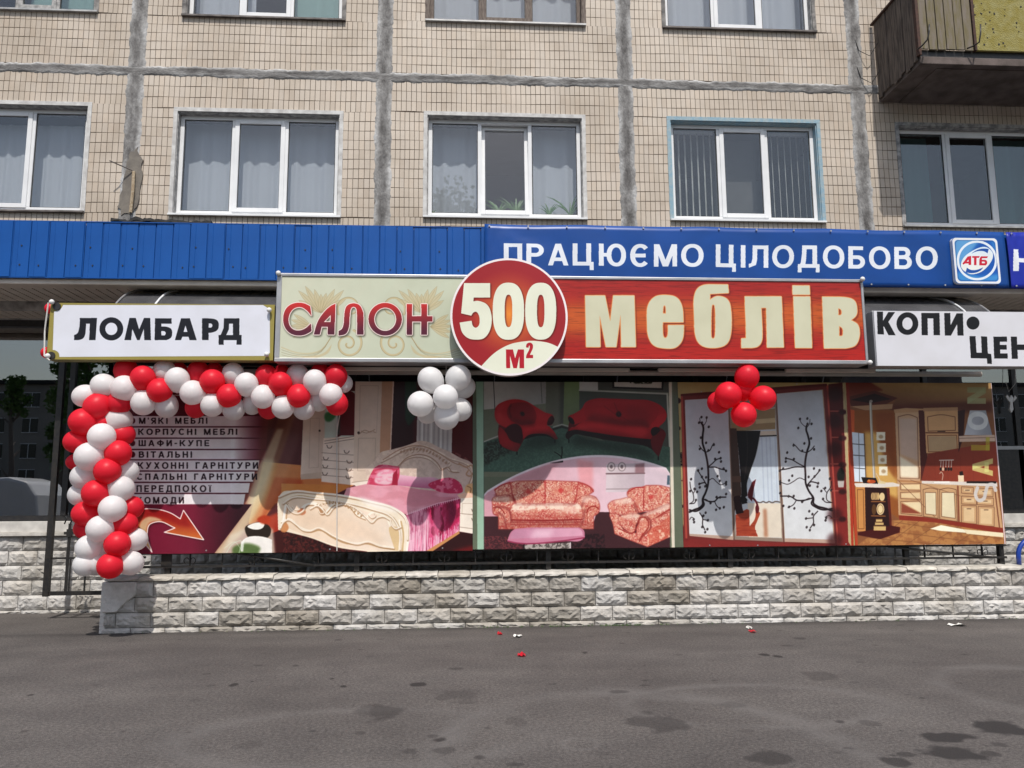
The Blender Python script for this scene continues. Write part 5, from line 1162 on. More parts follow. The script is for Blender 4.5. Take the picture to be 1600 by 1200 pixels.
p.poly("20,500! 150,500! 150,600! 900,600! 940,465! 1050,465! 1530,465! 1530,820! 20,820!", (88, 44, 52)); p.tex("20,660! 300,660! 340,760! 20,780!", (150, 70, 76), 1.6, .8, .5, .56, 4); p.tex("720,640! 1000,640! 1010,760! 740,760!", (46, 22, 30), 3, .8, .45, .55, 9)
FL1, FL2, FL3 = (238, 130, 108), (255, 226, 198), (214, 60, 56)
def floral(spec, seed, dk=None):
    p.poly(spec, (232, 138, 120)); p.tex(spec, (250, 220, 196), 1.7, .85, .48, .58, seed); p.tex(spec, (210, 66, 62), 1.4, .75, .55, .62, seed + 30); p.tex(spec, (240, 170, 140), 5, .5, .45, .6, seed + 60); p.line(chaikin(spec), 1.6, (190, 70, 64), .55, .6, closed=True)
    if dk: p.poly(spec, dk, .22, 2)
floral("118,280! 240,225! 300,215! 520,210! 790,220! 850,240 915,295 870,330! 780,420! 260,420! 130,330", 1); floral("100,420 105,350 150,335 230,330 270,360! 280,420! 150,500! 110,480", 2); floral("760,420! 800,350 860,330 930,345 962,400 955,470 915,500! 915,600! 150,602! 148,490! 110,480 130,420 240,430! 800,440!", 3)
floral("245,440 270,405 400,400 700,398 810,415 828,470 820,525! 250,530!", 4); p.tex("245,440 270,405 400,400 700,398 810,415 820,440! 250,450!", (255, 236, 214), 4, .8, .4, .5, 5)
for L in ("525,215! 524,400!", "242,225! 262,330! 290,400!", "792,222! 778,330! 757,400!"): p.line(L, 1.4, (206, 50, 54), blur=.4)
p.line("118,290 160,255 240,225", 1.6, (206, 60, 60)); p.line("800,230 880,260 912,300", 1.6, (206, 60, 60)); p.line("250,528! 500,534! 820,525!", 1.8, (170, 40, 40)); p.line("250,568! 800,568!", 1.2, (190, 60, 56)); p.line("860,470 880,430 930,420 955,440", 2, (190, 60, 50)); p.line("108,430 150,425 180,450 200,480", 1.6, (190, 60, 50)); p.line("870,560 860,480", 1, (190, 60, 50))
for L in ("262,330! 290,405! 760,405!", "130,425 200,430 245,470 250,530", "120,330 160,345 240,330", "820,420 850,350 930,350", "150,470 190,500 210,590", "845,450 830,540 800,600", "250,545! 820,545!"): p.line(L, 3.2, (150, 40, 44), .5, 1.6)
p.poly("270,405 400,400 700,398 810,412 812,440 500,430 262,440", (255, 232, 214), .6, 4); p.poly("110,355 170,340 235,345 240,370 150,375 108,385", (255, 236, 220), .6, 4); p.poly("820,350 880,338 935,360 955,395 900,380 830,390", (255, 236, 220), .6, 4); p.poly("250,480! 820,480! 820,525! 250,530!", (190, 60, 56), .35, 5); p.poly("150,540! 915,550! 915,600! 150,602!", (170, 60, 56), .35, 4)
for u, v in ((390, 300), (652, 290)): p.poly(ell(u, v, 22, 20), (228, 70, 66), .85, 2)
floral("1185,310 1200,285 1300,265! 1340,250! 1460,252 1530,270! 1530,420! 1280,470! 1240,400", 6); floral("1030,410 1050,385 1130,360 1210,350 1255,400 1275,470! 1260,480! 1120,490 1060,500 1040,450", 7); floral("1045,480 1120,490 1150,600 1280,640! 1300,520! 1400,470 1530,400! 1530,665! 1350,745! 1180,680 1085,640! 1070,560", 8); floral("1120,500 1150,490 1270,482 1310,500 1260,560 1240,630 1160,600", 9)
floral("1275,540 1285,505 1340,470 1420,435 1530,395! 1530,450! 1450,500 1380,530 1370,600 1310,660 1275,690 1260,620", 10); p.line("1275,560 1290,510 1340,505 1370,530 1372,600 1320,650 1285,695", 3, (150, 40, 40), .5, 1.4); p.line("1240,400 1270,470 1530,400", 3, (150, 40, 40), .45, 1.6); p.poly("1130,500 1180,488 1280,485 1290,500 1200,520", (255, 236, 220), .7, 4); p.poly("1290,500 1400,450 1530,405 1530,420 1400,475", (255, 236, 220), .7, 3); p.poly("1050,390 1130,362 1210,354 1235,380 1130,395", (255, 240, 226), .7, 4); p.poly("1350,620! 1530,500! 1530,665! 1350,745!", (226, 96, 70), .5, 1); p.tex("1350,620! 1530,500! 1530,665! 1350,745!", FL2, 5, .7, .58, .62, 14)
p.line("1318,290! 1318,430!", 1.4, (200, 50, 50)); p.line("1190,305 1250,270 1320,265", 1.6, (206, 60, 60)); p.line("1275,560 1290,510 1330,510 1360,560 1350,600 1300,660 1285,700", 1.6, (186, 60, 50)); p.line("1120,600 1230,635 1275,560", 1.4, (186, 50, 46)); p.poly(ell(1380, 345, 20, 18), (228, 70, 66), .8, 2); p.line("1455,380 1480,330 1530,300", 2, (240, 190, 170)); p.line("1420,510 1530,440", 1.4, (190, 60, 50))
p.poly("280,600! 390,590! 800,590! 835,610 845,665! 820,690 700,700 300,720 235,705 220,695! 250,625", (218, 140, 168)); p.poly("290,606! 790,596! 822,620 828,655! 600,668! 240,680! 262,625", (236, 176, 200), grad=((214, 150, 178), (700, 600), (300, 680))); p.poly("440,606! 600,602! 560,668! 400,675!", (250, 214, 228), .7, 6); p.line("225,700 300,715 600,705 840,672", 2, (176, 60, 100))
p.poly("355,728! 725,712! 725,765! 355,765!", (196, 186, 180)); p.tex("355,728! 725,712! 725,765! 355,765!", (90, 80, 76), 2, .8, .5, .56, 3); p.line("355,728! 355,770!", 2, (50, 30, 34)); p.line("728,712! 728,770!", 1.6, (230, 220, 224))
# mint and white edge strips
p.T(0, 0, 1); p.poly("744,590! 755,590! 756,870! 746,870!", (172, 206, 182)); p.poly("1044.5,590! 1048,590! 1053,870! 1049.5,870!", (236, 226, 206)); p.line("755.5,590! 756.5,870!", .6, (90, 110, 96)); p.line("1048.5,597! 1053.5,870!", 1.6, (238, 230, 212))
B2 = root('advertising_banner', (1.4, PY, BZ0), 'banner showing red sofas above and a floral sofa set below', 'banner', 'advertising banners on the railing')
p.finish(); p.sheet('print', PY - .002, .006, p.material('print_sofas', bump=.001), B2, wave=.0012, nx=6)
# ---- banner 3: wardrobe with printed blossom branches
p = Print(2.658, 4.755, BZ0, BZ1, PY, (196, 176, 118))
p.T(1050, 590, 4.285)
p.poly("-10,0! 1200,0! 1200,1160! -10,1160!", (206, 184, 122), grad=((178, 160, 112), (60, 100), (60, 900))); p.poly("-10,1000! 100,1000! 200,1080! 1200,1110! 1200,1160! -10,1160!", (160, 50, 46)); p.poly("40,1000 110,1000 120,1080 60,1080 30,1040", (140, 30, 34), .9, 3)
for u, v, r_ in ((38, 155, 22), (42, 340, 16), (45, 548, 14), (55, 690, 9), (62, 862, 14)): p.poly(ell(u, v, r_, r_ * .9), (70, 34, 28), blur=1)
p.tex("30,500! 66,500! 70,590! 30,590!", (40, 20, 18), 2, .9, .4, .5, 3); p.line("40,690 70,690", 1.5, (120, 60, 50))
p.poly("60,110! 1035,40! 1120,1125! 80,1080!", (146, 54, 50)); p.line("66,118! 1030,50!", 4, (120, 36, 34)); p.line("66,130! 96,1070!", 3.4, (200, 84, 70)); p.line("1040,60! 1112,1115!", 3.6, (206, 88, 72))
wt = (226, 228, 230)
p.poly("85,150! 378,132! 412,1088! 118,1060!", (196, 166, 142)); p.poly("86,150! 372,135! 406,1062! 116,1046!", wt, grad=((206, 206, 214), (120, 900), (340, 200)))
p.poly("378,132! 695,110! 745,1100! 418,1085!", (168, 148, 132)); p.poly("395,240! 690,200! 735,1075! 428,1062!", (208, 214, 220))
p.poly("395,230! 600,215! 690,205! 692,345! 590,350! 400,360!", (176, 150, 110)); p.poly("560,280! 690,270! 692,300! 560,310!", (214, 192, 150)); p.line("590,392! 696,388!", 2, (40, 36, 36)); p.poly("590,360! 694,355! 696,384! 592,388!", (226, 210, 190))
p.poly("388,340! 432,340! 465,780! 418,900! 400,700!", (96, 70, 58)); p.poly("400,660! 460,660! 465,700! 402,700!", (120, 86, 70))
p.poly("432,356! 592,356! 560,520 520,640 500,720 505,790! 490,800! 505,840! 468,848! 462,700", (34, 26, 26)); p.line("500,360 505,500 485,680", 1.4, (66, 54, 52), blur=1)
p.poly("592,400! 700,400! 722,830! 520,830 505,720 530,620 570,500", (216, 226, 236)); 
for u in (600, 630, 655, 690): p.line(f"{u},400! {u + 16},830!", 1.6, (196, 206, 222), blur=1)
p.line("570,832 590,838 610,830 630,838 650,830 670,838 690,830 722,834", 2, (120, 106, 100)); p.poly("505,840! 725,842! 735,1072! 515,1068!", (236, 224, 206)); p.poly("610,880! 632,880! 642,1066! 616,1066!", (206, 150, 116), 1, 3)
p.poly("425,920! 500,880! 560,900 585,900 570,960 555,1000 575,1064! 430,1060!", (196, 84, 50)); p.tex("425,920! 560,900! 555,1000! 575,1064! 430,1060!", (170, 60, 36), (1.5, 14), .7, .45, .6, 3); p.poly("515,870! 550,880 556,940 520,995!", (240, 226, 210))
p.poly("535,700! 562,680! 545,760 535,830! 510,800", (120, 24, 34)); p.poly("415,800 450,790 470,870 480,905! 430,915! 420,850", (60, 20, 20)); p.line("515,800 545,810 570,850 572,900", 3, (110, 20, 32)); p.poly(ell(570, 880, 13, 30), (120, 24, 34)); p.line("460,840! 470,780! 500,820!", 2.4, (28, 22, 22))
p.poly("694,108! 1010,80! 1092,1110! 752,1100!", (196, 166, 142)); p.poly("700,108! 1004,84! 1082,1085! 756,1076!", wt, grad=((204, 208, 216), (740, 900), (1000, 200)))
p.poly("116,1046! 406,1062! 410,1086! 118,1060!", (206, 176, 158)); p.poly("756,1076! 1082,1085! 1090,1110! 754,1098!", (206, 176, 158))
for L in ("378,134! 416,1086!", "696,110! 750,1100!"): p.line(L, 1.6, (120, 90, 78))
p.poly("1045,45! 1170,30! 1200,1140! 1115,1125!", (110, 30, 30), grad=((160, 50, 44), (1080, 100), (1100, 900))); p.poly("1140,30! 1170,30! 1205,1140! 1180,1100!", (206, 186, 140)); p.poly("1165,30! 1205,30! 1215,1160! 1200,1160!", (206, 70, 40))
for v in (225, 400, 578, 758, 942): p.line(f"1062,{v}! 1160,{v}!", 2, (196, 96, 80)); p.poly(ell(1140, v + 6, 26, 18), (80, 20, 22), 1, 2)
for v in (70, 250, 440, 880, 1050): p.poly(ell(1090, v + 40, 50, 50), (70, 16, 20), .7, 6)
p.poly("1108,690! 1152,690! 1148,735! 1112,735!", (206, 196, 190)); p.poly("1105,640 1130,600 1155,640 1150,690! 1108,690!", (40, 36, 30), 1, 2)
def branch(mirror):
    def uv_(x, y): return (1070 - (x - 118) * 1.42 - max(0, 640 - y) * .14, y - 2 - .03 * (y - 640)) if mirror else (x, y)
    def ln(pts, wd, c=(44, 26, 30)): p.line(smooth_pts([(*uv_(a, b), False) for a, b in pts], 3, False), wd, c)
    ln([(118, 900), (150, 885), (190, 868), (205, 850), (205, 815), (225, 770), (240, 720), (243, 640), (240, 590), (230, 530), (220, 490), (205, 440), (206, 380), (210, 340), (205, 315)], 3.0)
    ln([(118, 886), (160, 895), (190, 880), (215, 850), (208, 820), (215, 790)], 2.4); ln([(243, 640), (238, 560), (222, 500)], 1.6, (90, 60, 60))
    for br, wd in (([(240, 600), (270, 575), (300, 548), (325, 540)], 1.5), ([(244, 600), (290, 600), (325, 612), (360, 620)], 1.7), ([(222, 500), (200, 480), (183, 455)], 1.3), ([(225, 500), (250, 490), (270, 455), (280, 440)], 1.3), ([(238, 730), (215, 690), (190, 650), (175, 625)], 1.5), ([(235, 745), (222, 705), (180, 712)], 1.8), ([(245, 690), (270, 675), (300, 700), (325, 718), (360, 705)], 1.0), ([(212, 815), (245, 828), (285, 828), (310, 805), (360, 800)], 2.0), ([(285, 828), (300, 860), (325, 880)], 1.2), ([(225, 815), (262, 840)], 1.6), ([(185, 905), (205, 940), (205, 985), (220, 1020)], 1.5), ([(205, 950), (235, 955)], 1.2), ([(118, 845), (140, 830), (142, 780), (125, 740), (120, 700)], 1.2), ([(140, 780), (160, 745)], 1), ([(118, 950), (130, 935), (150, 945)], 1), ([(208, 330), (190, 300), (185, 270)], .8), ([(210, 325), (230, 290), (232, 270)], .8), ([(118, 845), (150, 840), (162, 820)], 1.3)): ln(br, wd)
    fl = [(197, 265), (232, 268), (181, 302), (200, 302), (246, 330), (193, 402), (228, 437), (280, 450), (186, 478), (243, 488), (315, 500), (288, 545), (325, 540), (328, 562), (345, 610), (362, 625), (200, 610), (175, 622), (200, 665), (228, 668), (305, 660), (183, 712), (186, 735), (222, 728), (320, 692), (362, 700), (362, 715), (128, 680), (150, 745), (122, 760), (168, 765), (322, 802), (298, 800), (362, 780), (160, 820), (145, 950), (210, 925), (240, 955), (222, 1035), (237, 1015), (202, 1000), (320, 875), (295, 885), (347, 868), (225, 905), (148, 968), (258, 840)]
    for u, v in fl: p.poly(ell(*uv_(u, v), 7, 9, rot=20), (40, 24, 28)); p.poly(ell(*uv_(u, v), 2.4, 3), (150, 140, 140))
branch(False); branch(True)
B3 = root('advertising_banner', (3.7, PY, BZ0), 'banner showing a sliding wardrobe with dark blossom branches on white doors', 'banner', 'advertising banners on the railing')
p.finish(); p.sheet('print', PY, .006, p.material('print_wardrobe', bump=.001), B3, wave=.001, nx=6)
m_ = MB(); [m_.tube([tuple(at(x, y, PY - .004)), tuple(at(x, y, PY + .003))], .008, 8) for x, y in ((1109, 852), (1184, 852), (1322, 850), (1096, 612), (1245, 600))]; m_.build('eyelets', M['alu'], B3)['kind'] = 'stuff'
# ---- banner 4: kitchen
p = Print(4.758, 6.655, BZ0, BZ1, PY, (170, 110, 60))
p.T(1310, 590, 4.0)
p.poly("0,0! 1100,0! 1100,1100! 0,1100!", (164, 104, 62)); p.poly("50,25! 950,25! 960,180! 340,170! 360,130! 220,80! 60,110!", (206, 168, 112), grad=((150, 96, 60), (600, 60), (600, 170))); p.poly("330,170! 960,150! 960,215! 330,215!", (120, 56, 34), .9, 5)
p.poly("40,30! 200,30! 280,80! 60,120!", (150, 66, 44), 1, 2); p.poly("60,120! 225,82! 370,128! 300,165! 80,180!", (120, 56, 40)); p.poly("75,140! 225,100! 330,135! 200,160!", (66, 26, 22)); p.poly("75,180! 340,165! 335,195! 170,205!", (206, 160, 120))
p.poly("62,195! 100,205! 110,340! 82,350!", (232, 110, 50)); p.poly("100,205! 350,205! 375,880! 120,700! 100,640!", (176, 104, 44)); p.poly("160,340! 235,340! 330,520! 370,640! 375,760! 170,660!", (240, 196, 110), .9, 5); p.poly("230,220! 345,215! 360,640! 300,560! 240,340!", (166, 88, 36), .8, 4)
p.poly("84,340! 160,350! 172,655! 100,650!", (224, 234, 246)); 
for v in (420, 490, 570): p.line(f"88,{v - 6}! 166,{v}!", 1.2, (80, 80, 84))
p.line("126,345! 132,650!", 1, (120, 120, 120)); p.line("160,350! 172,655!", 1.5, (110, 90, 70))
for q in ((237, 340, 55, 52), (242, 410, 54, 56), (247, 485, 54, 54), (254, 556, 52, 56)): p.poly(f"{q[0]},{q[1]}! {q[0] + q[2]},{q[1]}! {q[0] + q[2]},{q[1] + q[3]}! {q[0]},{q[1] + q[3]}!", (246, 238, 214)); p.poly(ell(q[0] + 28, q[1] + 30, 14, 12), (200, 170, 130), 1, 1.5)
p.line("200,150! 205,300! 225,640!", 4.4, (188, 176, 160)); p.line("198,150! 203,300! 222,640!", 1.2, (240, 236, 226)); p.poly(ell(203, 148, 10, 9), (180, 170, 160))
# tall cabinet
p.poly("352,205! 500,200! 525,215! 510,640! 520,870! 375,860! 360,400!", (222, 180, 140)); p.poly("345,200! 420,190! 530,195! 530,215! 350,222!", (214, 166, 120)); p.line("372,245 440,232 492,250! 500,632! 385,628! 372,245!", 1.3, (150, 100, 70)); p.poly("378,255! 488,255! 495,520! 385,480!", (214, 190, 178), .7, 3); p.poly("382,490! 498,560! 500,628! 386,622!", (250, 240, 214), .9, 3); p.line("505,560! 505,630!", 1.2, (140, 90, 60))
p.poly("500,205! 540,205! 560,640! 516,645!", (110, 44, 34)); p.poly("535,200! 745,195! 760,470! 548,472!", (232, 180, 126)); p.poly("530,190! 745,185! 745,205! 530,212!", (206, 156, 112)); p.line("556,246 640,232 728,246! 730,330! 560,335! 556,246!", 1.2, (150, 96, 64)); p.line("546,345! 745,345!", 2, (140, 84, 54)); p.line("556,362! 738,360! 742,462! 562,464! 556,362!", 1.2, (150, 96, 64)); p.poly("562,368! 734,366! 736,456! 566,458!", (206, 172, 130)); p.line("620,336! 665,336!", 1.6, (80, 50, 36)); p.line("625,466! 660,466!", 1.8, (80, 50, 36))
p.poly("560,475! 990,400! 995,660! 516,650!", (160, 66, 42), grad=((180, 74, 46), (600, 480), (980, 640))); p.poly("745,210! 790,200! 780,370! 750,470!", (84, 36, 30))
for u in (600, 680, 760, 840, 920): p.line(f"{u},490! {u + 5},640!", .7, (150, 54, 36), .7)
p.poly("820,205! 920,205! 960,360! 785,360!", (206, 206, 210), grad=((170, 170, 178), (820, 300), (950, 300))); p.poly("752,365! 975,358! 978,398! 755,402!", (232, 200, 176)); p.line("752,380! 976,374!", 1, (170, 130, 110))
p.line("630,517! 718,515!", 1.4, (240, 230, 220))
for u in (640, 655, 672, 690, 706): p.line(f"{u},520! {u - 2},560!", 1.1, (230, 220, 210)); p.poly(ell(u - 2, 572, 7, 11), (40, 24, 22) if u != 655 else (236, 200, 170))
p.line("632,600 640,590 650,600 648,640", 1.2, (220, 190, 170)); p.poly("746,610! 782,610! 784,650! 748,652!", (250, 226, 190)); p.poly("755,590! 775,584! 780,610! 757,612!", (50, 30, 26))
# worktop and base units
p.poly("515,645! 990,655! 992,682! 515,662!", (236, 226, 216)); p.poly("800,648! 985,648! 985,662! 800,660!", (40, 26, 24)); p.line("600,655! 690,652!", 2.2, (255, 252, 246))
p.poly("375,640! 520,650! 520,662! 745,672! 990,685! 1025,940! 520,868! 378,858!", (222, 178, 130)); p.poly("375,638! 520,648! 520,658! 376,652!", (206, 150, 100))
for q in ("385,665! 512,662! 514,705! 388,702! 385,665!", "386,718! 514,712! 516,762! 388,756! 386,718!", "388,775! 518,770! 522,862! 390,850! 388,775!"): p.line(q, .9, (150, 100, 72))
p.poly("392,670! 506,668! 508,698! 394,696!", (250, 226, 180), .9, 1); p.poly("392,724! 508,720! 510,755! 394,750!", (250, 226, 180), .8, 1); p.poly("394,785! 515,850! 394,845!", (160, 66, 44), .8, 1); p.poly("400,780! 512,778! 516,845!", (250, 232, 190), .9, 1); p.line("370,640! 600,870!", 1.2, (120, 70, 50), .5); p.line("450,640! 760,740!", 1, (120, 70, 50), .5)
for q in ((528, 700, 620, 700, 622, 880, 532, 868), (632, 700, 735, 700, 742, 900, 632, 884)):
    p.line(f"{q[0]},{q[1]} {(q[0] + q[2]) / 2},{q[1] - 10} {q[2]},{q[3]}! {q[4]},{q[5]}! {q[6]},{q[7]}! {q[0]},{q[1]}!", 1.0, (136, 90, 62)); p.poly(f"{q[0] + 13},{q[1] + 18}! {q[2] - 12},{q[3] + 18}! {q[4] - 12},{q[5] - 20}! {q[6] + 12},{q[7] - 16}!", (240, 226, 190)); p.line(f"{q[0] + 13},{q[1] + 18}! {q[2] - 12},{q[3] + 18}! {q[4] - 12},{q[5] - 20}! {q[6] + 12},{q[7] - 16}! {q[0] + 13},{q[1] + 18}!", 1, (150, 104, 70))
p.line("745,680! 752,905!", 2.6, (160, 90, 60)); 
for q in ((768, 682, 842, 728), (768, 740, 862, 795), (862, 690, 965, 745), (866, 750, 968, 800), (768, 798, 862, 915), (872, 805, 972, 930)):
    p.line(f"{q[0]},{q[1]}! {q[2]},{q[1] + 4}! {q[2]},{q[3]}! {q[0]},{q[3] - 6}! {q[0]},{q[1]}!", .9, (140, 92, 64)); p.poly(f"{q[0] + 14},{q[1] + 14}! {q[2] - 14},{q[1] + 16}! {q[2] - 14},{q[3] - 14}! {q[0] + 14},{q[3] - 18}!", (238, 206, 160)); p.line(f"{(q[0] + q[2]) / 2 - 12},{q[1] + 22}! {(q[0] + q[2]) / 2 + 12},{q[1] + 22}!", 1.2, (110, 70, 50))
p.line("975,690! 1005,935!", 2, (150, 90, 60)); p.poly("378,860! 520,870! 1025,940! 1030,975! 600,905! 380,890!", (170, 62, 40))
# floor
p.poly("120,1045! 330,895! 380,890! 600,905! 1030,975! 1035,1100! 110,1100!", (206, 146, 84)); p.tex("120,1045! 330,895! 600,905! 1030,975! 1035,1100! 110,1100!", (170, 104, 60), 9, .6, .45, .6, 4)
for a, b, c, d in ((330, 900, 1030, 1010), (250, 950, 1030, 1050), (180, 1000, 700, 1050)): p.line(f"{a},{b}! {c},{d}!", .9, (150, 96, 56), .8)
for a, b, c, d in ((420, 1045, 640, 905), (560, 1045, 760, 925), (720, 1045, 880, 945), (860, 1045, 980, 965), (300, 1045, 500, 900), (200, 1045, 400, 893)): p.line(f"{a},{b}! {c},{d}!", .9, (150, 96, 56), .8)
p.poly("570,945! 640,922! 780,948! 800,970! 640,958!", (255, 250, 224)); p.poly("780,948! 1028,970! 1030,998! 800,976!", (250, 236, 200))
# counter island
p.poly("105,680! 165,685! 170,960! 118,960!", (226, 160, 88)); p.line("118,700! 155,700! 160,945! 124,945! 118,700!", 1, (150, 90, 44)); p.poly("165,685! 310,690! 330,950! 170,965!", (62, 20, 18)); p.poly("300,690! 318,690! 335,950! 322,950!", (120, 40, 30)); p.poly("120,968! 330,925! 385,935! 382,968! 260,1010! 122,985!", (96, 24, 20)); p.poly("95,660! 340,655! 382,668! 380,680! 260,688! 110,684!", (240, 230, 220))
p.poly("142,622! 235,628! 248,664! 155,660!", (36, 22, 20)); p.poly(ell(205, 650, 28, 12), (220, 96, 40)); p.poly(ell(190, 644, 8, 7), (250, 150, 60)); p.poly("250,640! 300,655! 290,664! 252,662!", (240, 220, 170)); p.line("262,650 250,625 236,600", 1.4, (236, 210, 180))
for i in range(5): p.poly(ell(212 + i * 9, 742, 9, 24), (226, 190, 130)); p.line(ell(212 + i * 9, 742, 9, 24), .6, (100, 60, 40), closed=True)
p.poly(ell(272, 745, 17, 26), (240, 214, 160)); p.line("205,775! 292,775!", 1.6, (176, 116, 60)); p.poly(ell(262, 822, 24, 36), (246, 222, 170)); p.line(ell(262, 822, 17, 27), .8, (150, 104, 60), closed=True); p.poly(ell(222, 825, 14, 34), (120, 80, 40)); p.line("206,864! 292,866!", 1.6, (176, 116, 60))
for i, (a, b, c, d) in enumerate(((234, 883, 40, 18), (228, 903, 54, 18), (220, 926, 76, 30))): p.poly(f"{a},{b}! {a + c},{b}! {a + c},{b + d}! {a},{b + d}!", (230, 196, 130)); p.line(f"{a},{b + 3}! {a + c},{b + 3}!", .8, (130, 90, 50))
p.poly("0,0! 50,0! 100,1060! 0,1060!", (206, 186, 140)); p.poly("44,0! 64,0! 122,1060! 96,1060!", (170, 58, 38), grad=((206, 84, 44), (50, 100), (100, 900)))
p.T(0, 0, 1)
def vletter(kind, x0, y0, x1, y1, col, a=.8):
    W_, parts = glyph(kind, .24)
    for part in parts:
        R = [np.array([(x1 - (x1 - x0) * (1 - q[1]) * -1 * -1 if False else x0 + (x1 - x0) * (1 - q[1]), y1 - (y1 - y0) * q[0] / W_) for q in ring]) for ring in part]
        p.poly(R[0], col, a, holes=R[1:])
vletter('N', 1511, 605, 1540, 631, (196, 200, 150), .8); vletter('O', 1512, 643, 1543, 672, (232, 232, 230), 1); vletter('L', 1517, 683, 1546, 704, (214, 200, 60), .7); vletter('A', 1519, 716, 1551, 744, (240, 236, 150), .8)
p.line("1555,766 1551,757 1544,758 1540,768 1536,780 1529,782 1524,774 1527,762", 5.6, (222, 216, 212), .95, it=3)
p.line("1548.5,598! 1570,850!", 1.8, (240, 224, 230))
B4 = root('advertising_banner', (5.7, PY, BZ0), 'banner showing a wooden kitchen with a white cooker hood, rightmost', 'banner', 'advertising banners on the railing')
p.finish(); p.sheet('print', PY - .002, .006, p.material('print_kitchen', bump=.001), B4, wave=.001, nx=6)
# ================================================================== signs
CUT[0] = True
SGY = 9.0
def corner_ball(x, z, y, parent, r=.028): MB().ball((x, y, z), r).build('corner_ball', M['plasticw'], parent, smooth=True)
# ---- white pawn sign on a gold frame
x0, x1, z0, z1 = -4.475, -2.062, 3.062, 3.69
SG = root('shop_sign', (-3.3, SGY, z0), 'white sign board with black word on a gold frame, leftmost of the shop signs', 'sign', 'sign boards over the shops')
MB().box(x0, x1, SGY + .012, SGY + .19, z0, z1).build('casing', M['gold'], SG, bevel=.008)
p = Print(x0, x1, z0, z1, SGY, (150, 138, 70), ppm=360)
p.T(0, 420, 6)
wht = (218, 220, 230)
p.poly("590,338! 2466,338! 2530,380! 2530,790! 2480,818! 555,828! 552,790 520,765 492,762! 505,400! 560,385 580,360", wht)
p.line("590,338! 2466,338! 2530,380! 2530,790! 2480,818! 555,828! 552,790 520,765 492,762! 505,400! 560,385 580,360", .5, (120, 110, 60), closed=True)
p.T(0, 340, 3.75)
blk = (22, 22, 30)
p.poly("468,588! 568,588! 560,718! 522,718! 526,622! 504,622! 502,680 490,708 465,718 434,718! 434,688! 455,680 464,650 466,620", blk)
p.poly(ell(652, 652, 70, 68), blk, holes=[ell(652, 652, 35, 36)])
p.poly("758,588! 795,588! 815,655! 843,588! 880,588! 884,718! 845,718! 842,652! 818,718! 803,718! 775,652! 768,718! 728,718!", blk)
p.poly("908,590! 1005,590! 1005,622! 945,622! 945,638! 975,638 1005,650 1010,680 1003,706 975,718! 905,718!", blk, holes=["945,665! 965,665 972,678 965,690! 945,690!"])
p.poly("1060,590! 1112,590! 1152,718! 1110,718! 1104,698! 1068,698! 1060,718! 1024,718!", blk, holes=["1086,632! 1098,670! 1075,670!"])
p.poly("1183,590! 1240,590 1275,600 1284,630 1275,662 1240,675 1222,675! 1222,718! 1183,718!", blk, holes=["1222,620! 1238,620 1246,632 1238,645 1222,645!"])
p.poly("1312,590! 1402,590! 1402,688! 1415,688! 1415,745! 1385,745! 1385,718! 1310,718! 1310,745! 1280,745! 1280,688! 1292,688! 1308,650! ", blk, holes=["1342,622! 1364,622! 1364,688! 1325,688! 1340,655!"])
p.sheet('face', SGY, .0115, p.material('print_pawn', .35, 0), SG)
for cx_, cz_ in ((x0 + .03, z1 - .0), (x0 + .03, z0 + .03), (x1 - .05, z1 - .07), (x1 - .06, z0 + .06)): corner_ball(cx_, cz_, SGY - .04, SG)
ring = MB(); 
for cx_, cz_ in ((x0 + .07, z1 - .04), (x0 + .05, z0 + .04)): ring.tube([(cx_, SGY - .002, cz_), (cx_, SGY - .012, cz_)], .043, 18)
ring.build('corner_rosette', M['dark'], SG)
for i, (a, b) in enumerate(((79, 482), (73, 551))):
    q = at(a, b, SGY + .1); o = MB().ball(tuple(q), .062, 18, 12).build('small_balloon', M['bred'], smooth=True)
    tag(o, ('small red balloon tied to the upper left corner of the white sign', 'small red balloon tied to the lower left corner of the white sign')[i], 'balloon', 'small balloons on the sign corners')
tag(MB().tube([(x0 + .0, SGY - .05, z1 - .01), (x0 - .03, SGY - .02, (z0 + z1) / 2), (x0 + .0, SGY - .05, z0 + .03), (x0 + .06, SGY - .05, z0 - .02)], .008, 6).build('ribbon', M['rope']), 'pale ribbon hanging down the left end of the white sign', 'ribbon')
# ---- long sign: green-beige left part, red right part
x0, x1, z0, z1 = -2.046, 4.705, 3.045, 4.052
SG = root('shop_sign', (1.3, SGY, z0), 'long sign with plum letters on beige scrollwork and big cream letters on red boards', 'sign', 'sign boards over the shops')
MB().box(x0, x1, SGY + .015, SGY + .24, z0, z1).build('casing', M['alu'], SG, bevel=.006)
fr = MB(); t = .055
fr.box(x0, x1, SGY - .012, SGY + .0145, z1 - .035, z1).box(x0, x1, SGY - .012, SGY + .0145, z0, z0 + .045).box(x0, x0 + t, SGY - .011, SGY + .0144, z0 + .0455, z1 - .0355).box(x1 - .03, x1, SGY - .011, SGY + .0144, z0 + .0455, z1 - .0355)
fr.build('frame', M['alu'], SG, bevel=.006)
p = Print(x0 + .055, x1 - .031, z0 + .046, z1 - .036, SGY, (214, 216, 190), ppm=340)
p.T(400, 340, 3.75)
p.poly("130,330! 1300,330! 1300,860! 130,860!", (204, 206, 184), grad=((194, 200, 178), (200, 350), (1000, 800)))
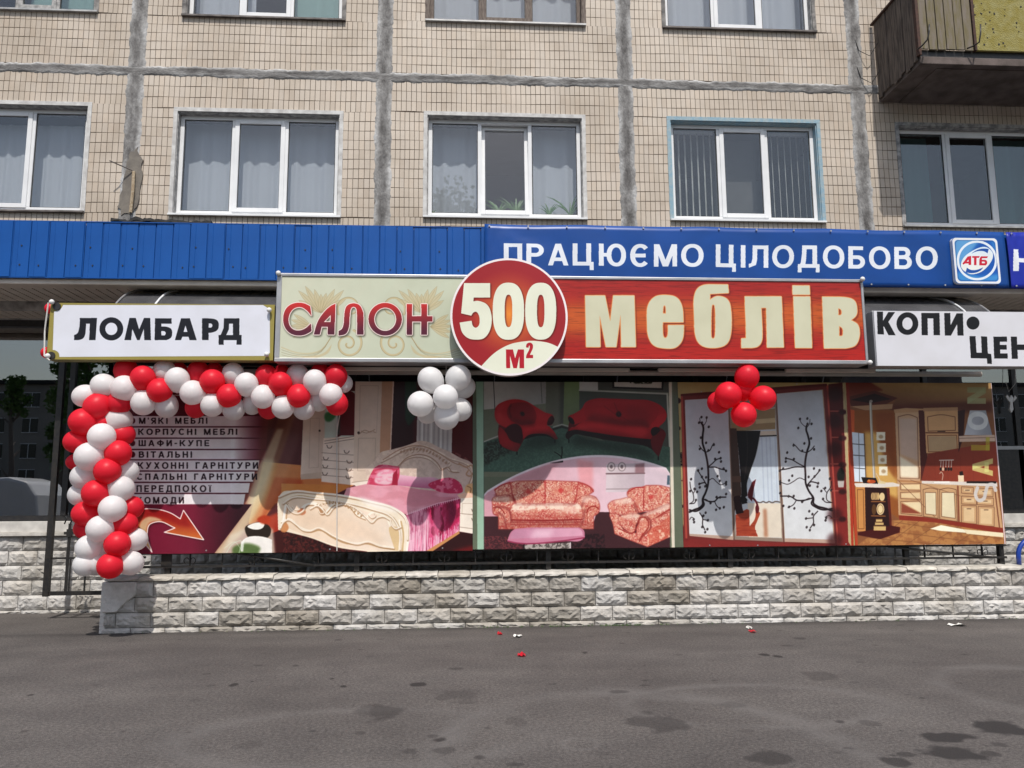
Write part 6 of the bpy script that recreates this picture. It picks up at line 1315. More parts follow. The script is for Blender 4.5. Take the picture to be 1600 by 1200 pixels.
# acanthus scrolls in pale tan
tan, tan2, dk = (206, 196, 158), (196, 182, 144), (150, 134, 98)
def spiral(cx, cy, r0, turns, a0, sgn, c, wd):
    P = [(cx + sgn * r0 * (1 - .88 * i / 60) * math.cos(a0 + turns * 6.283 * i / 60), cy + r0 * (1 - .88 * i / 60) * math.sin(a0 + turns * 6.283 * i / 60)) for i in range(61)]
    p.line(np.array(P), wd, c)
def leaf(bx, by, ang, L, wd):
    ca, sa = math.cos(ang), math.sin(ang); P = []
    for t, w_ in ((0, 0), (.2, .5), (.45, 1), (.7, .95), (.85, .6), (1, 0), (.85, -.5), (.7, -.8), (.45, -.9), (.2, -.45)): P.append((bx + ca * L * t - sa * wd * w_, by + sa * L * t + ca * wd * w_, t == 1))
    q = smooth_pts(P, 2); p.poly(q, tan2, .75); p.line(q, .4, dk, .7, closed=True); p.line(np.array([(bx, by), (bx + ca * L * .85, by + sa * L * .85)]), .45, dk, .7)
for mx in (0, 1):
    fx = (lambda v: v) if not mx else (lambda v: 1350 - v)
    sg_ = -1 if mx else 1
    for k_ in range(9):
        an = math.radians(-150 + k_ * 15); an = an if not mx else math.pi - an
        leaf(fx(380), 560, an, 150 + 40 * math.sin(k_ * 1.1), 17)
    for k_ in range(5):
        an = math.radians(150 + k_ * 16); an = an if not mx else math.pi - an
        leaf(fx(330), 640, an, 130, 14)
    spiral(fx(540), 740, 85, 1.7, -1.2, sg_, tan2, 3.2); spiral(fx(540), 740, 92, 1.7, -1.2, sg_, dk, .6)
    spiral(fx(550), 530, 75, 1.3, 2.6, sg_, tan2, 2.6); spiral(fx(550), 530, 82, 1.3, 2.6, sg_, dk, .6)
    for off in (0, 14, 30, 44): p.line(f"{fx(150)},{760 + off} {fx(250)},{800 + off * .6} {fx(380)},{790 + off * .3} {fx(440)},{700}", .7 if off else 2.0, dk if off else tan2, .7)
    p.poly(f"{fx(200)},800! {fx(300)},815 {fx(400)},800 {fx(445)},740! {fx(430)},800 {fx(330)},830!", tan2, .8)
SAL = [("326,578! 300,545 265,522 220,530 192,570 190,622 212,655 250,665 292,650 322,620! 326,665! 290,688 240,694 190,676 160,630 158,570 180,522 228,498 282,500 318,520! ", []),
       ("466,505! 460,686! 420,686! 420,640! 385,640! 374,686! 338,686! 358,610 400,550 440,515", ["437,572! 398,612! 437,612!"]),
       ("484,692! 484,664! 505,655 515,620 517,560 528,515 570,499 612,512 630,560! 630,686! 592,686! 592,560 588,530 571,521 555,532 549,570 547,640 530,686", []),
       (ell(757, 596, 98, 96), [ell(757, 596, 64, 68)]),
       ("883,507! 915,507! 915,578! 968,578! 968,507! 1003,507! 1003,578! 1034,578! 1034,610! 1003,610! 1003,687! 968,687! 968,610! 915,610! 915,687! 883,687!", [])]
for o_, hs in SAL: p.poly(o_, (70, 70, 56), .8, 2.4, holes=hs, off=(1.2, -2.0), grow=2.2)
for o_, hs in SAL: p.poly(o_, (246, 226, 220), 1, holes=hs, grow=2.0)
for o_, hs in SAL: p.poly(o_, (196, 44, 42), grad=((88, 32, 52), (600, 510), (600, 670)), holes=hs)
# red boards
p.T(800, 340, 3.75)
p.poly("60,330! 2200,330! 2200,860! 60,860!", (166, 36, 30))
p.poly("60,480! 2200,440! 2200,690! 60,720!", (184, 66, 30), .7, 10); p.poly("300,520! 2200,500! 2200,630! 300,670!", (206, 104, 40), .65, 9)
p.poly("60,330! 300,330! 300,860! 60,860!", (166, 44, 40), .6, 12)
p.poly("60,740! 2200,720! 2200,860! 60,860!", (182, 34, 26), .7, 8)
n_ = vnoise(p.H, p.W, (2.2, 60), 3, 21); n2 = vnoise(p.H, p.W, (7, 90), 2, 22)
xr_ = int(p.cv([(60, 500)])[0, 0]); k_ = (1 - .20 * np.clip((n_ - .55) / .15, 0, 1) + .08 * (n2 - .5))[..., None]; p.a[:, xr_:] *= k_[:, xr_:]
MEB = []
p.T(900, 430, 6.957)
A3 = [("100,222! 315,222! 372,505! 405,222! 632,222! 648,780! 492,780! 484,430! 437,780! 325,780! 256,430! 266,780! 110,780!", []),
      ("965,212 1100,232 1162,340 1168,512! 942,512! 942,660 970,690 1000,660 1000,543! 1172,543! 1168,700 1092,793 980,800 838,775 776,660 770,500 770,330 848,228", ["948,330 975,330 978,417! 944,417!"])]
B3_ = [("1265,393! 1270,442! 1160,448! 1160,482! 1200,455 1272,475 1287,560 1286,680 1262,747 1190,767 1110,757 1070,702 1066,560 1063,470 1083,413 1130,391 1200,393", ["1168,515 1180,508 1191,520 1192,690 1182,712 1169,705 1166,690"])]
A4 = [("233,232! 634,232! 658,785! 476,785! 467,355! 413,355! 428,640 418,735 370,783 300,790! 197,790! 197,688! 248,685! 245,500!", []),
      ("762,233! 945,233! 965,790! 782,790!", []), ("752,114! 938,114! 942,212! 756,212!", []),
      ("1076,236! 1330,236 1434,268 1459,360 1452,442 1388,490! 1474,530 1489,660 1443,775 1330,795! 1096,795!", ["1250,360! 1285,372 1290,420 1275,435! 1252,435!", "1260,553! 1302,575 1302,650 1290,662! 1260,662!"])]
def dmeb(fn):
    for T_, L in (((900, 430, 6.957), A3), ((800, 340, 3.75), B3_), ((1130, 430, 6.957), A4)):
        p.T(*T_)
        for o_, hs in L: fn(o_, hs)
dmeb(lambda o_, hs: p.poly(o_, (80, 14, 10), .6, 2.4, holes=hs, off=(2.0, -2.5), grow=1))
dmeb(lambda o_, hs: p.poly(o_, (222, 140, 78), 1, holes=hs, grow=1.8))
dmeb(lambda o_, hs: p.poly(o_, (206, 204, 176), 1, holes=hs))
p.sheet('face', SGY, .0145, p.material('print_salon', .33, 0), SG)
for cx_, cz_ in ((x0 + .02, z1 - .01), (x1 - .02, z1 - .005), (x1 - .0, z0 + .015)): corner_ball(cx_, cz_, SGY - .04, SG)
# ---- round sign
CYR = 8.84; cc = at(795.0, 494.0, CYR); Rr = 91.5 / FOC * CYR * 1.0
e0, e1 = at(795, 403.5, CYR), at(795, 587, CYR); rz = (e0[2] - e1[2]) / 2; cz = (e0[2] + e1[2]) / 2; e2, e3 = at(703.5, 495, CYR), at(887, 495, CYR); rx = (e3[0] - e2[0]) / 2; cx = (e3[0] + e2[0]) / 2
RS = root('round_sign', (cx, CYR, cz - rz), 'round red board with big cream digits in front of the long sign', 'sign')
disc = [(cx + rx * math.cos(a), cz + rz * math.sin(a)) for a in np.linspace(0, 2 * math.pi, 96, endpoint=False)]
MB().prism([(cx + (x - cx) * .995, cz + (z - cz) * .995) for x, z in disc], CYR + .0055, CYR + .12).build('casing', M['grey'], RS)
p = Print(cx - rx, cx + rx, cz - rz, cz + rz, CYR, (156, 36, 42), ppm=520)
yy, xx = np.mgrid[0:p.H, 0:p.W]; d_ = np.hypot(xx - p.W * .5, (yy - p.H * .52)) / (p.W * .5); t_ = np.clip(1 - d_ / .78, 0, 1)[..., None] ** 1.1
p.a = np.array([156, 34, 40]) / 255. * (1 - t_) + np.array([232, 140, 52]) / 255. * t_
p.T(700, 400, 6.3158)
cream = (228, 230, 210)
p.poly("325,1090! 450,955 600,870 720,845 850,833 1000,855 1090,900! 1200,900! 1200,1250! 300,1250!", cream)
S5 = "158,268! 416,268! 416,410! 254,410! 250,448! 300,438 400,478 437,600 422,730 362,818 280,828 198,818 132,755 115,657! 233,639! 241,690 275,715 313,680 313,600 285,547 250,554 229,589! 130,566!"
Z5 = [(S5, []), (ell(596, 545, 155, 282, 2.5), [ell(597, 542, 38, 160, 2.6)]), (ell(915, 545, 153, 281, 2.5), [ell(915, 543, 37, 160, 2.6)])]
for o_, hs in Z5: p.poly(o_, (90, 18, 10), .8, 2.0, holes=hs, off=(1.4, -1.4), grow=.8)
for o_, hs in Z5: p.poly(o_, cream, holes=hs)
p.poly("571,922! 641,922! 662,1010! 690,922! 750,922! 751,1108! 705,1108! 705,985! 680,1108! 645,1108! 612,985! 614,1108! 574,1108!", (176, 26, 42))
p.poly("770,903! 772,868 806,850 838,868 840,908 822,945 808,976! 839,976! 839,1009! 769,1009! 772,978 800,930 808,895 803,881 797,890 796,905!", (176, 26, 42))
ex = ell(0, 0, 1, 1, m=90)
def dl(f): return [((f * e[0] * rx + cx), (f * e[1] * rz + cz)) for e in ex]
def ringmask(f0, f1, col):
    Q0 = np.array([((x - p.x0) * p.ppm, (z - p.z0) * p.ppm) for x, z in dl(f0)]); Q1 = np.array([((x - p.x0) * p.ppm, (z - p.z0) * p.ppm) for x, z in dl(f1)]); m_, b_ = p.fillmask([Q0, Q1]); p.comp(m_, b_, col, 1)
ringmask(.965, 1.02, (240, 232, 232))
p.sheet('face', CYR, .005, p.material('print_round', .3, 0), RS, poly=disc)
# ---- copy shop sign
x0, x1, z0, z1 = 4.800, 8.9, 3.025, 3.683
SG = root('shop_sign', (6.5, SGY, z0), 'plain white sign board with black letters and a black dot, rightmost', 'sign', 'sign boards over the shops')
MB().box(x0, x1, SGY + .012, SGY + .20, z0, z1).build('casing', M['alu'], SG, bevel=.006)
p = Print(x0 + .012, x1, z0 + .004, z1 - .004, SGY, (205, 206, 212), ppm=360)
p.T(1200, 340, 3.75)
wr = (214, 214, 220)
p.a[:] = np.array(wr) / 255.
bk = (20, 18, 20)
p.poly("638,552! 674,552! 674,606! 705,555! 745,555! 705,612! 748,690! 706,690! 680,640! 676,640! 680,686! 642,684!", bk)
p.poly(ell(817, 622, 64, 66), bk, holes=[ell(817, 622, 30, 36)]); p.poly("898,560! 1005,560! 1008,690! 970,690! 968,592! 935,592! 937,690! 900,690!", bk)
p.poly("1032,560! 1068,560! 1070,632! 1105,562! 1142,562! 1146,692! 1110,692! 1108,625! 1072,692! 1036,692!", bk); p.poly(ell(1201, 619, 38, 38), bk)
p.poly("1180,695! 1216,695! 1222,792! 1252,792! 1248,696! 1284,698! 1288,796! 1308,800! 1312,858! 1284,856! 1282,826! 1188,824!", bk)
p.poly("1320,698! 1400,698! 1401,728! 1358,728! 1359,746! 1398,746! 1399,774! 1360,774! 1361,796! 1404,796! 1405,826! 1325,826!", bk)
p.poly("1422,698! 1458,698! 1460,744! 1520,744! 1518,698! 1560,698! 1566,828! 1528,828! 1524,776! 1462,776! 1464,828! 1428,828!", bk)
p.sheet('face', SGY, .0115, p.material('print_copy', .35, 0), SG)
# ---- blue vinyl banner over the canopy fascia
BYB = CY - .03
z0b, z1b = 4.14, 4.90
xb0, xb1 = float(at(757, 400, BYB)[0]), float(at(1572, 410, BYB)[0])
p = Print(xb0, xb1, z0b, z1b, BYB, (8, 66, 140), ppm=300)
n_ = vnoise(p.H, p.W, (60, 120), 3, 5)[..., None]; p.a *= .94 + .12 * n_
p.T(0, 0, 1)
write(p, "ПРАЦЮЄМО", 787, 1099, 380, 414.5, 382, 417.5, (222, 226, 234), w=.19, gap=.16)
write(p, "ЦІЛОДОБОВО", 1118, 1464, 382, 417.5, 386, 421.5, (222, 226, 234), w=.19, gap=.16)
def vinyl(name, lab, pr, x0, x1, z0, z1, Y, mtl, tl=1):
    R_ = root('vinyl_banner', ((x0 + x1) / 2, Y, z0), lab, 'banner', 'blue vinyl banners on the canopy')
    nx, nz = 120, 12; me = bpy.data.meshes.new('sheet'); V = []; F = []
    for side in (0, 1):
        for j in range(nz + 1):
            for i in range(nx + 1):
                u, v = i / nx, j / nz; x = x0 + (x1 - x0) * u; z = z0 + (z1 - z0) * v
                w_ = .006 * math.sin(x * 2.1) * math.sin(v * 3 + x) + .003 * math.sin(x * 7 + v * 5)
                dc = math.hypot((x - x0), (z - z1)); w_ += .010 * tl * math.sin((math.atan2(z1 - z, x - x0 + .001)) * 16) * math.exp(-dc / .45) * min(1, dc * 6)
                sag = -.012 * abs(math.sin(x * 2.05)) * v + .006 * abs(math.sin(x * 2.4 + 1)) * (1 - v)
                V.append((x, Y - w_ - .012 + side * .004, z + sag))
    k = nx + 1; m_ = (nz + 1) * k
    for j in range(nz):
        for i in range(nx): a = j * k + i; F.append((a, a + 1, a + k + 1, a + k)); F.append((m_ + a + 1, m_ + a, m_ + a + k, m_ + a + k + 1))
    for i in range(nx): F.append((i + 1, i, m_ + i, m_ + i + 1)); a = nz * k + i; F.append((a, a + 1, m_ + a + 1, m_ + a))
    for j in range(nz): a = j * k; F.append((a, a + k, m_ + a + k, m_ + a)); a = j * k + nx; F.append((a + k, a, m_ + a, m_ + a + k))
    me.from_pydata(V, [], F); me.materials.append(mtl); uvl = me.uv_layers.new(name='print'); me.polygons.foreach_set('use_smooth', [True] * len(F))
    for lp in me.loops:
        vi = lp.vertex_index % m_; uvl.data[lp.index].uv = ((vi % k) / nx, (vi // k) / nz)
    link('sheet', me, R_); e_ = MB(); 
    for i in range(int((x1 - x0) / .48) + 1):
        for z in (z0 + .035, z1 - .035): e_.tube([(x0 + .06 + i * .48, Y - .030, z), (x0 + .06 + i * .48, Y - .02, z)], .011, 8)
    e_.build('eyelets', M['alu'], R_)['kind'] = 'stuff'; return R_
VB = vinyl('a', 'long blue vinyl banner with white capital letters above the red part of the sign', p, xb0, xb1, z0b, z1b, BYB, p.material('print_blue', .36, .0008, 3))
MB().tube([(-1.5 + 1.4, 9.2, 4.10), (1.0, 9.2, 4.085), (2.3, 9.2, 4.1), (4.6, 9.2, 4.075)], .006, 6).build('rope', M['rope'], VB)
p = Print(xb1 + .03, xb1 + 3.2, z0b, z1b, BYB, (26, 42, 156), ppm=200)
write(p, "НЕ", 1582, 1640, 389, 424, 390, 425, (226, 229, 236), w=.22, gap=.2)
vinyl('b', 'violet blue banner with a cut off white letter at the right edge', p, xb1 + .03, xb1 + 3.2, z0b, z1b, BYB, p.material('print_blue2', .36, .0008, 3), 1.6)
# ---- square logo board
ly = BYB - .07; c0, c1 = at(1487, 371, ly), at(1565, 445, ly); lx0, lx1, lz0, lz1 = c0[0], c1[0], c1[2] + .01, c0[2] + .0
LS = root('logo_sign', ((lx0 + lx1) / 2, ly, lz0), 'square blue emblem board with white rounded border and red letters in an ellipse', 'sign')
def rrect(x0, x1, z0, z1, r, m=8):
    P = []
    for cx_, cz_, a in ((x1 - r, z0 + r, -90), (x1 - r, z1 - r, 0), (x0 + r, z1 - r, 90), (x0 + r, z0 + r, 180)):
        for k_ in range(m + 1): t = math.radians(a + 90 * k_ / m); P.append((cx_ + r * math.cos(t), cz_ + r * math.sin(t)))
    return P
MB().prism(rrect(lx0, lx1, lz0, lz1, .05), ly + .0065, ly + .05).build('casing', M['pvc'], LS)
p = Print(lx0, lx1, lz0, lz1, ly, (20, 92, 178), ppm=900)
p.T(1480, 360, 13.333)
p.poly("80,120! 1180,120! 1180,1160! 80,1160!", (16, 84, 172)); p.poly("150,170! 700,170! 420,560 240,760! 170,760!", (110, 170, 214), .8, 4); p.poly("200,1060! 1100,1060! 1100,900! 700,960! 200,860!", (70, 150, 210), .8, 4); p.poly("900,180! 1070,180! 1080,500! 960,420!", (60, 140, 206), .6, 4)
wl = (232, 232, 226)
p.poly(ell(622, 625, 422, 415), (224, 232, 240), holes=[ell(620, 625, 372, 368)]); 
p.poly("270,740 330,560 520,420 700,345 800,340 880,380 960,470 950,600 840,760 700,880 500,925 390,870 330,830", (214, 228, 240), grad=((232, 232, 226), (500, 400), (600, 800)))
p.poly("480,500 600,410 740,372 865,385! 840,480! 780,435 680,425 580,445", (16, 76, 160)); p.poly("385,870! 410,775! 480,825 600,830 720,785 760,762 700,840 600,885 480,895", (16, 76, 160)); p.poly("330,560 450,440 560,400 500,440 380,560 300,680! 290,640", (16, 84, 172), .0)
rd = (196, 22, 50)
p.poly("318,690! 425,545! 500,530! 500,720! 445,720! 445,690! 375,690! 330,715!", rd, holes=["445,610! 445,650! 405,650!"]); p.poly("520,535! 680,535! 660,572! 612,572! 610,725! 558,725! 558,572! 520,572!", rd)
p.poly("705,540! 850,540! 830,578! 725,580! 722,612! 800,612 832,640 832,700 800,730! 668,728! 668,590", rd, holes=["722,650! 780,650 788,668 780,684! 722,684!"])
# border
rr_ = lambda s_: [((x - p.x0) * p.ppm, (z - p.z0) * p.ppm) for x, z in rrect(lx0 + s_, lx1 - s_, lz0 + s_, lz1 - s_, .05)]
m_, b_ = p.fillmask([np.array(rr_(.004)), np.array(rr_(.030))]); p.comp(m_, b_, (228, 228, 230), 1)
m_, b_ = p.fillmask([np.array(rr_(.038)), np.array(rr_(.042))]); p.comp(m_, b_, (20, 50, 110), .8)
p.sheet('face', ly, .006, p.material('print_logo', .35, 0), LS, poly=rrect(lx0, lx1, lz0, lz1, .05))

# ================================================================== balloons
def balloon_mesh(name, m):
    V, F = [], []; nu, nv = 28, 18
    for i in range(nv + 1):
        th = math.pi * i / nv; r = math.sin(th); z = math.cos(th)
        if z < 0: r *= 1 - .10 * (-z) ** 1.5; z *= 1.12
        for k in range(nu): a = 2 * math.pi * k / nu; V.append((r * math.cos(a), r * math.sin(a), z))
    for i in range(nv):
        for k in range(nu): a = i * nu + k; b = i * nu + (k + 1) % nu; F.append((a, a + nu, b + nu, b))
    base = len(V)
    for (r, z) in ((.03, -1.1), (.045, -1.16), (.085, -1.22)):
        for k in range(8): a = 2 * math.pi * k / 8; V.append((r * math.cos(a), r * math.sin(a), z))
    for i in range(2):
        for k in range(8): a = base + i * 8 + k; b = base + i * 8 + (k + 1) % 8; F.append((a, a + 8, b + 8, b))
    me = bpy.data.meshes.new(name); me.from_pydata(V, [], F); me.materials.append(m); me.polygons.foreach_set('use_smooth', [True] * len(F)); return me
BR, BW = balloon_mesh('red_balloon', M['bred']), balloon_mesh('white_balloon', M['bwhite'])
def put_balloons(lst, parent, axis):
    for c, px, py, r, dep in lst:
        Y = 9.02 + dep; q = Vector(at(px, py, Y)); R_ = r / FOC * Y * 1.01
        o = link('red_balloon' if c == 'R' else 'white_balloon', BR if c == 'R' else BW, parent); o.location = q
        ax = axis(px, py); d = (q - ax); d = d.normalized() if d.length > .01 else Vector((0, -1, 0))
        if dep < .06: d = (d + Vector((0, -1.3, 0))).normalized()
        o.rotation_mode = 'QUATERNION'; o.rotation_quaternion = d.to_track_quat('Z', 'Y'); o.scale = (R_, R_, R_ * random.uniform(1.0, 1.1))
F_, Mi, Bk = .07, .13, .27
GAR = [('W', 162.6, 603, 18.5, F_ + .03), ('W', 194, 607, 20, F_), ('W', 132.5, 618.5, 17, .1), ('R', 223.5, 591, 19, F_), ('R', 249.5, 610, 19, F_), ('W', 224, 629, 18.5, .10), ('W', 260, 634, 17.5, .17), ('R', 197, 579.5, 18, .2), ('W', 257, 580, 17, .17),
    ('W', 277, 593, 18.5, F_), ('W', 301, 613.6, 19, F_), ('R', 152, 635.5, 20, F_), ('R', 186, 630, 18, .12), ('R', 306, 637, 16, .17), ('R', 130, 659, 20.5, .04), ('R', 120, 690, 17.5, .1), ('W', 184, 656, 19.5, .17), ('W', 159, 682, 20, -.03), ('W', 140, 713.5, 21.5, -.02), ('R', 184.5, 708, 19.5, .03), ('R', 190, 679, 18, .2), ('R', 168, 736, 19.5, -.03),
    ('R', 331.7, 596.5, 19, F_), ('R', 357.7, 618.5, 18.5, F_), ('W', 331.7, 633, 17.5, .10), ('W', 365, 639, 17, .17), ('W', 364, 584, 16.5, .17), ('R', 309.7, 582, 17, .2), ('W', 385, 600.6, 18, F_), ('W', 411, 620, 18, F_), ('W', 394, 632, 15, .2), ('R', 419.5, 638, 16, .18), ('R', 416, 587.6, 17, .15), ('R', 438, 600, 18, F_), ('R', 466.6, 618.5, 18, F_),
    ('W', 442, 636.4, 17, .10), ('W', 474.7, 638, 17, .17), ('W', 465, 586, 17, .2), ('W', 491.8, 596.6, 18, F_), ('R', 500, 583, 15, .22), ('R', 525, 587.6, 17.5, .12), ('W', 517, 617, 18, F_), ('R', 526.7, 631, 17, .12), ('W', 498, 627, 15, .2), ('W', 537, 599, 14, .22), ('R', 280, 580, 13, .25), ('R', 335, 580, 13, .26), ('R', 440, 582, 12, .26),
    ('W', 131, 745, 19, .08), ('W', 125, 773, 17, .15), ('W', 198, 737, 17, .15), ('W', 189, 764, 19.5, .06), ('R', 149.6, 770.6, 20, -.02), ('R', 206, 793, 17, .15), ('W', 176, 795, 20, -.03), ('R', 134, 802.6, 18.5, .08), ('R', 194, 819, 18.5, .08), ('W', 157, 826.5, 20, -.03), ('R', 132, 826, 15, .17), ('R', 183.5, 850, 19, -.02), ('W', 211, 843, 17, .14), ('W', 139, 856, 19, .06),
    ('W', 203.6, 879.6, 18, .09), ('R', 172.5, 884, 19, -.03), ('W', 134, 882, 17, .07), ('W', 151, 880, 18, .12), ('R', 117, 722, 12, .22), ('R', 160, 660, 17, .15), ('R', 155, 710, 15, .2), ('R', 165, 745, 15, .2), ('W', 165, 780, 15, .2), ('R', 160, 800, 15, .2), ('W', 165, 860, 16, .15), ('R', 220, 606, 14, .2)]
Gd = root('balloon_garland', tuple(at(165, 900, 9.2)), 'bent garland of red and white balloons over and beside the price list', 'balloon garland')
def gax(px, py):
    if py > 640 and px < 225: return Vector(at(160 - (py - 650) * -.03, py, 9.02 + .14))
    return Vector(at(max(px, 175), 608 + (px - 200) * .012, 9.02 + .14))
put_balloons(GAR, Gd, gax)
a_, b_ = Vector(at(165, 895, 9.17)), Vector(at(150, 620, 9.17)); c_ = Vector(at(540, 612, 9.17))
MB().tube([a_, b_, c_], .004, 5).build('string', M['rope'], Gd)
WC = root('balloon_cluster', tuple(at(697, 572, 9.12)), 'bunch of white balloons hanging under the sign beside the round board', 'balloons', 'balloon bunches under the sign')
put_balloons([('W', 673, 593.5, 20, .06), ('W', 716, 590, 20, .06), ('W', 724, 605, 18, .2), ('W', 657, 631, 20, .02), ('W', 696, 620, 19.5, -.06), ('W', 697.5, 650.5, 20, .06), ('W', 719, 640, 18, .18), ('W', 668, 646, 16, .18)], WC, lambda a, b: Vector(at(695, 620, 9.17)))
RC = root('balloon_cluster', tuple(at(1160, 572, 9.12)), 'bunch of red balloons hanging in front of the sliding wardrobe picture', 'balloons', 'balloon bunches under the sign')
put_balloons([('R', 1167, 589, 19.5, .06), ('R', 1138, 617, 21, -.03), ('R', 1192, 622, 20, .0), ('R', 1162, 648, 20, -.02), ('R', 1123, 629, 18, .14), ('R', 1163, 608, 17, .12)], RC, lambda a, b: Vector(at(1162, 620, 9.15)))
MB().tube([tuple(at(697, 570, 9.17)), tuple(at(697, 620, 9.17))], .003, 5).build('string', M['rope'], WC)
MB().tube([tuple(at(1163, 570, 9.15)), tuple(at(1163, 620, 9.15))], .003, 5).build('string', M['rope'], RC)

# ================================================================== small things
# hanging white figure at the right
hx = at(1577, 612, 11.35); R_ = root('hanging_ornament', tuple(hx), 'small white winged ornament hanging on a thread before the right shop window', 'ornament')
q = lambda a, b: (float(at(a, b, 11.35)[0]), float(at(a, b, 11.35)[2]))
MB().prism([q(*t) for t in ((1577, 640), (1580, 645), (1583, 640), (1582, 630), (1584, 624), (1580, 617), (1576, 624), (1578, 630))], 11.34, 11.37).build('figure', M['plasticw'], R_, bevel=.003)
MB().prism([q(*t) for t in ((1571, 620), (1577, 629), (1577, 623), (1573, 617))], 11.335, 11.352).build('wing', M['plasticw'], R_); MB().prism([q(*t) for t in ((1583, 623), (1583, 628), (1588, 622), (1585, 618))], 11.335, 11.352).build('wing', M['plasticw'], R_)
MB().tube([tuple(at(1572, 598, 11.35)), tuple(at(1576, 612, 11.35)), tuple(at(1586, 600, 11.35)), tuple(at(1587, 560, 11.35))], .004, 5).build('thread', M['rope'], R_)
# blue tube hoop standing on the wall end
c = at(1618, 866, 9.75); pts = [(float(c[0]) + .22 * math.cos(a), 9.75, float(c[2]) - .02 + .21 * math.sin(a)) for a in np.linspace(0, math.pi, 17)]
pts = [(pts[0][0], 9.75, WT + .03)] + pts + [(pts[-1][0], 9.75, WT + .03)]
tag(MB().tube(pts, .028, 12).build('bike_rack_hoop', M['bluetube'], smooth=True), 'bent blue tube hoop at the right end of the wall top', 'hoop')
# litter
def litter(px, py, w_, m, lab, seed):
    P = atz(px, py, GZ); r = random.Random(seed); V = []; F = []; n = 7; hw = w_ / FOC * P[1] / 2
    for i in range(n):
        for j in range(4): V.append((P[0] + hw * (i / (n - 1) * 2 - 1), P[1] + .035 * (j - 1.5) + r.uniform(-.01, .01) + .02 * math.sin(i * 1.3), GZ + .006 + r.uniform(0, .028) * math.sin(math.pi * (i + .5) / n)))
    for i in range(n - 1):
        for j in range(3): a = i * 4 + j; F.append((a, a + 4, a + 5, a + 1))
    me = bpy.data.meshes.new('scrap'); me.from_pydata(V, [], F); me.materials.append(m); tag(link('scrap', me), lab, 'litter', 'scraps lying on the asphalt')
litter(809, 995, 13, M['paper'], 'crumpled white scrap on the asphalt below the floral sofa picture', 1)
litter(1497, 978, 26, M['paper'], 'longer white scrap at the foot of the wall on the right', 2)
litter(1171, 982.5, 7, M['paper'], 'small white scrap beside a red one below the wardrobe picture', 3)
litter(781, 991.5, 7, M['bred'], 'small red balloon shred at the foot of the wall left of the white scrap', 4)
litter(815, 1025, 12, M['bred'], 'flat red balloon shred out on the asphalt, nearest the viewer', 5)
litter(1176, 988, 8, M['bred'], 'small red shred below the wardrobe picture', 6)
# tufts of weed along the wall foot
V, F = [], []
for _ in range(170):
    x = random.choice((random.uniform(.2, 2.4), random.uniform(1.6, 2.1), random.uniform(-3.5, 8))); y = WY - .06 - random.uniform(0, .03)
    for _k in range(3):
        h_ = random.uniform(.01, .035); a = random.uniform(-.02, .02); n = len(V); V += [(x - .002, y, GZ), (x + .002, y, GZ), (x + a, y - random.uniform(0, .015), GZ + h_)]; F.append((n, n + 1, n + 2)); x += .006
me = bpy.data.meshes.new('weeds'); me.from_pydata(V, [], F); me.materials.append(M['plant']); tag(link('weeds', me), 'thin green weeds along the foot of the low wall', 'weeds', kind='stuff')

# ================================================================== across the yard (seen mirrored in the glass)
OB = root('opposite_building', (-20, -64, 0), 'five storey panel block across the yard, seen as a reflection in the dark shop glass', 'building')
Mop = mat('opposite_wall', (.30, .27, .24), .9, (.22, .2, .18), .3); Mog = mat('opposite_glass', (.02, .022, .025), .2)
MB().box(-95, 65, -74, -62.3, 0, 13.7).build('wall', Mop, OB)
MB().box(-95.4, 65.4, -74.3, -61.9, 13.71, 14.1).build('roof', M['felt'], OB)
wm = MB().box(-.75, .75, 0, .05, -.7, .7).mesh('window', Mog); fm_ = MB().box(-.03, .03, .051, .08, -.7, .7).box(-.8, .8, .051, .085, .7, .76).box(-.8, .8, .051, .085, -.76, -.7).mesh('frame', M['pvc'])
sm_ = MB().box(-1.6, 1.6, 0, .03, -.04, .04).mesh('joint', M['render_'])
for i in range(48):
    for j in range(5):
        x = -93 + i * 3.3
        o = link('window', wm, OB); o.location = (x, -62.3, 1.7 + j * 2.6)
        f_ = bpy.data.objects.new('frame', fm_); COL.objects.link(f_); f_.parent = o
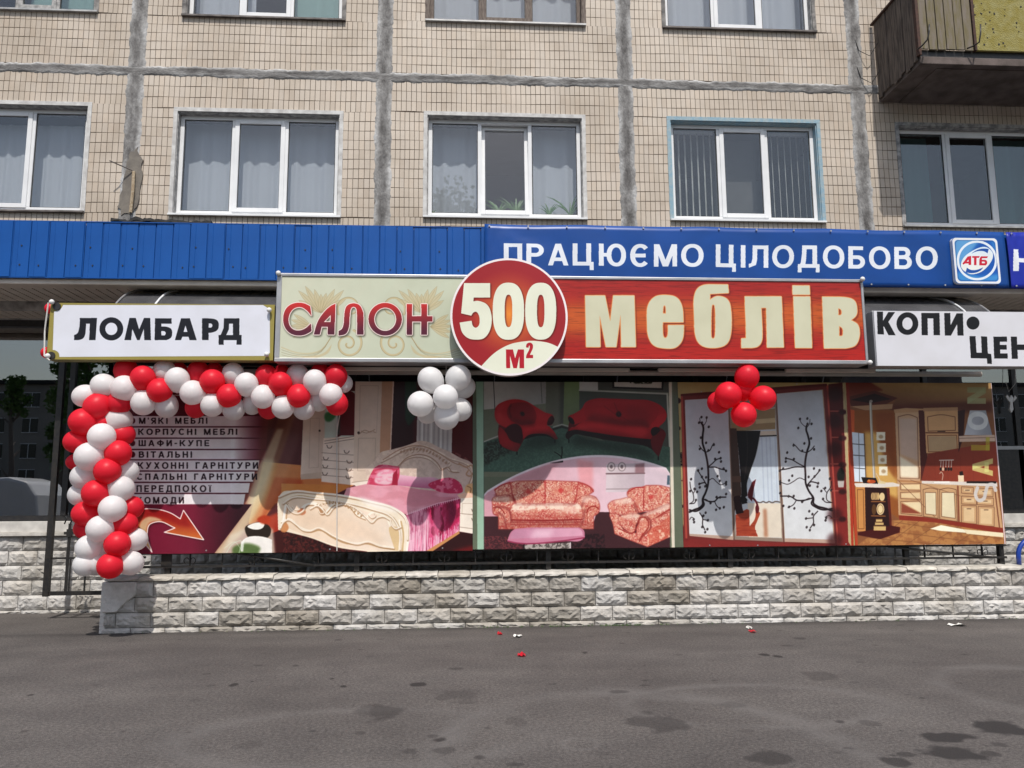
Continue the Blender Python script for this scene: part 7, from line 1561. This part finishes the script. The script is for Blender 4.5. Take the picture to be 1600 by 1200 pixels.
def tree(x, y, h, cr, label, seed, n=5200, lo=.32):
    r = random.Random(seed); R_ = root('tree', (x, y, 0), label, 'tree', 'trees across the yard')
    t_ = MB(); t_.tube([(x, y, 0), (x + .2, y, h * .35), (x - .1, y + .2, h * .7), (x, y, h * .93)], .26, 8, .05)
    for k in range(9):
        a = r.uniform(0, 6.28); z = h * r.uniform(.3, .75); L = cr * r.uniform(.6, 1); t_.tube([(x, y, z), (x + L * .5 * math.cos(a), y + L * .5 * math.sin(a), z + L * .35), (x + L * math.cos(a), y + L * math.sin(a), z + L * .8)], .08, 5, .02)
    t_.build('trunk', M['oldwood'], R_)
    cl = [(x + cr * r.uniform(-.7, .7), y + cr * r.uniform(-.7, .7), h * r.uniform(lo, .95), cr * r.uniform(.25, .5)) for _ in range(26)]
    V, F = [], []
    for _ in range(n):
        c_ = r.choice(cl); sc_ = max(.35, 1.15 - abs(c_[2] / h - .6) * 1.3); d = Vector((r.gauss(0, 1), r.gauss(0, 1), r.gauss(0, 1))).normalized() * c_[3] * r.uniform(.55, 1.1)
        p_ = Vector((x + (c_[0] - x) * sc_, y + (c_[1] - y) * sc_, c_[2])) + d; s_ = r.uniform(.09, .2); u = Vector((r.gauss(0, 1), r.gauss(0, 1), r.gauss(0, 1))).normalized() * s_; v = u.orthogonal().normalized() * s_ * .6
        n_ = len(V); V += [tuple(p_ - u), tuple(p_ + v), tuple(p_ + u), tuple(p_ - v)]; F.append((n_, n_ + 1, n_ + 2, n_ + 3))
    me = bpy.data.meshes.new('crown'); me.from_pydata(V, [], F); me.materials.append(M['plant']); link('crown', me, R_)
tree(-28.6, -26, 12.8, 1.5, 'broad tree reflected at the left edge of the shop glass', 1, 2600, .62)
tree(-25.0, -30, 12.3, .95, 'slender dark tree reflected beside the white sign', 2, 3600, .3)
tree(-33.4, -40, 11.6, 1.0, 'small dark tree reflected before the opposite roof edge', 6, 1500, .72)
tree(-20.0, -22, 11.5, 1.8, 'dark tree reflected directly left of the balloon column', 3)
tree(-1.0, -16, 16.6, 3.0, 'tall tree reflected in the window with potted plants', 4)
tree(16.5, -24, 11, 3.0, 'tree across the yard at the right', 5)
# parked van
VN = root('parked_van', (-12.2, .2, GZ), 'silver grey van parked in the yard, mirrored in the shop glass at the left', 'van')
Mv = mat('van_paint', (.80, .80, .80), .35, (.76, .76, .77), 2, coat=.4)
prof = [(-14.8, .45), (-14.75, 1.15), (-14.2, 1.35), (-13.6, 1.95), (-13.0, 2.15), (-11.6, 2.22), (-11.15, 2.1), (-10.9, 1.75), (-10.8, 1.1), (-10.82, .45)]
vb = MB().prism(prof, -.7, 1.1).build('body', Mv, VN, bevel=.09)
MB().prism([(-14.05, 1.40), (-13.15, 1.40), (-13.15, 1.98), (-13.5, 1.92)], 1.101, 1.11).build('side_window', M['gasket'], VN)
MB().prism([(-13.0, 1.40), (-12.2, 1.40), (-12.2, 2.0), (-13.0, 2.0)], 1.101, 1.11).build('side_panel', Mv, VN); MB().prism([(-12.1, 1.40), (-11.2, 1.40), (-11.25, 1.95), (-12.1, 2.0)], 1.101, 1.11).build('side_panel', Mv, VN)
for x in (-13.9, -11.6):
    for y in (-.62, 1.0):
        w_ = MB().tube([(x, y - .1, GZ + .33), (x, y + .12, GZ + .33)], .33, 20).build('wheel', M['gasket'], VN); MB().tube([(x, y - .11, GZ + .33), (x, y + .13, GZ + .33)], .19, 14).build('rim', M['alu'], w_)
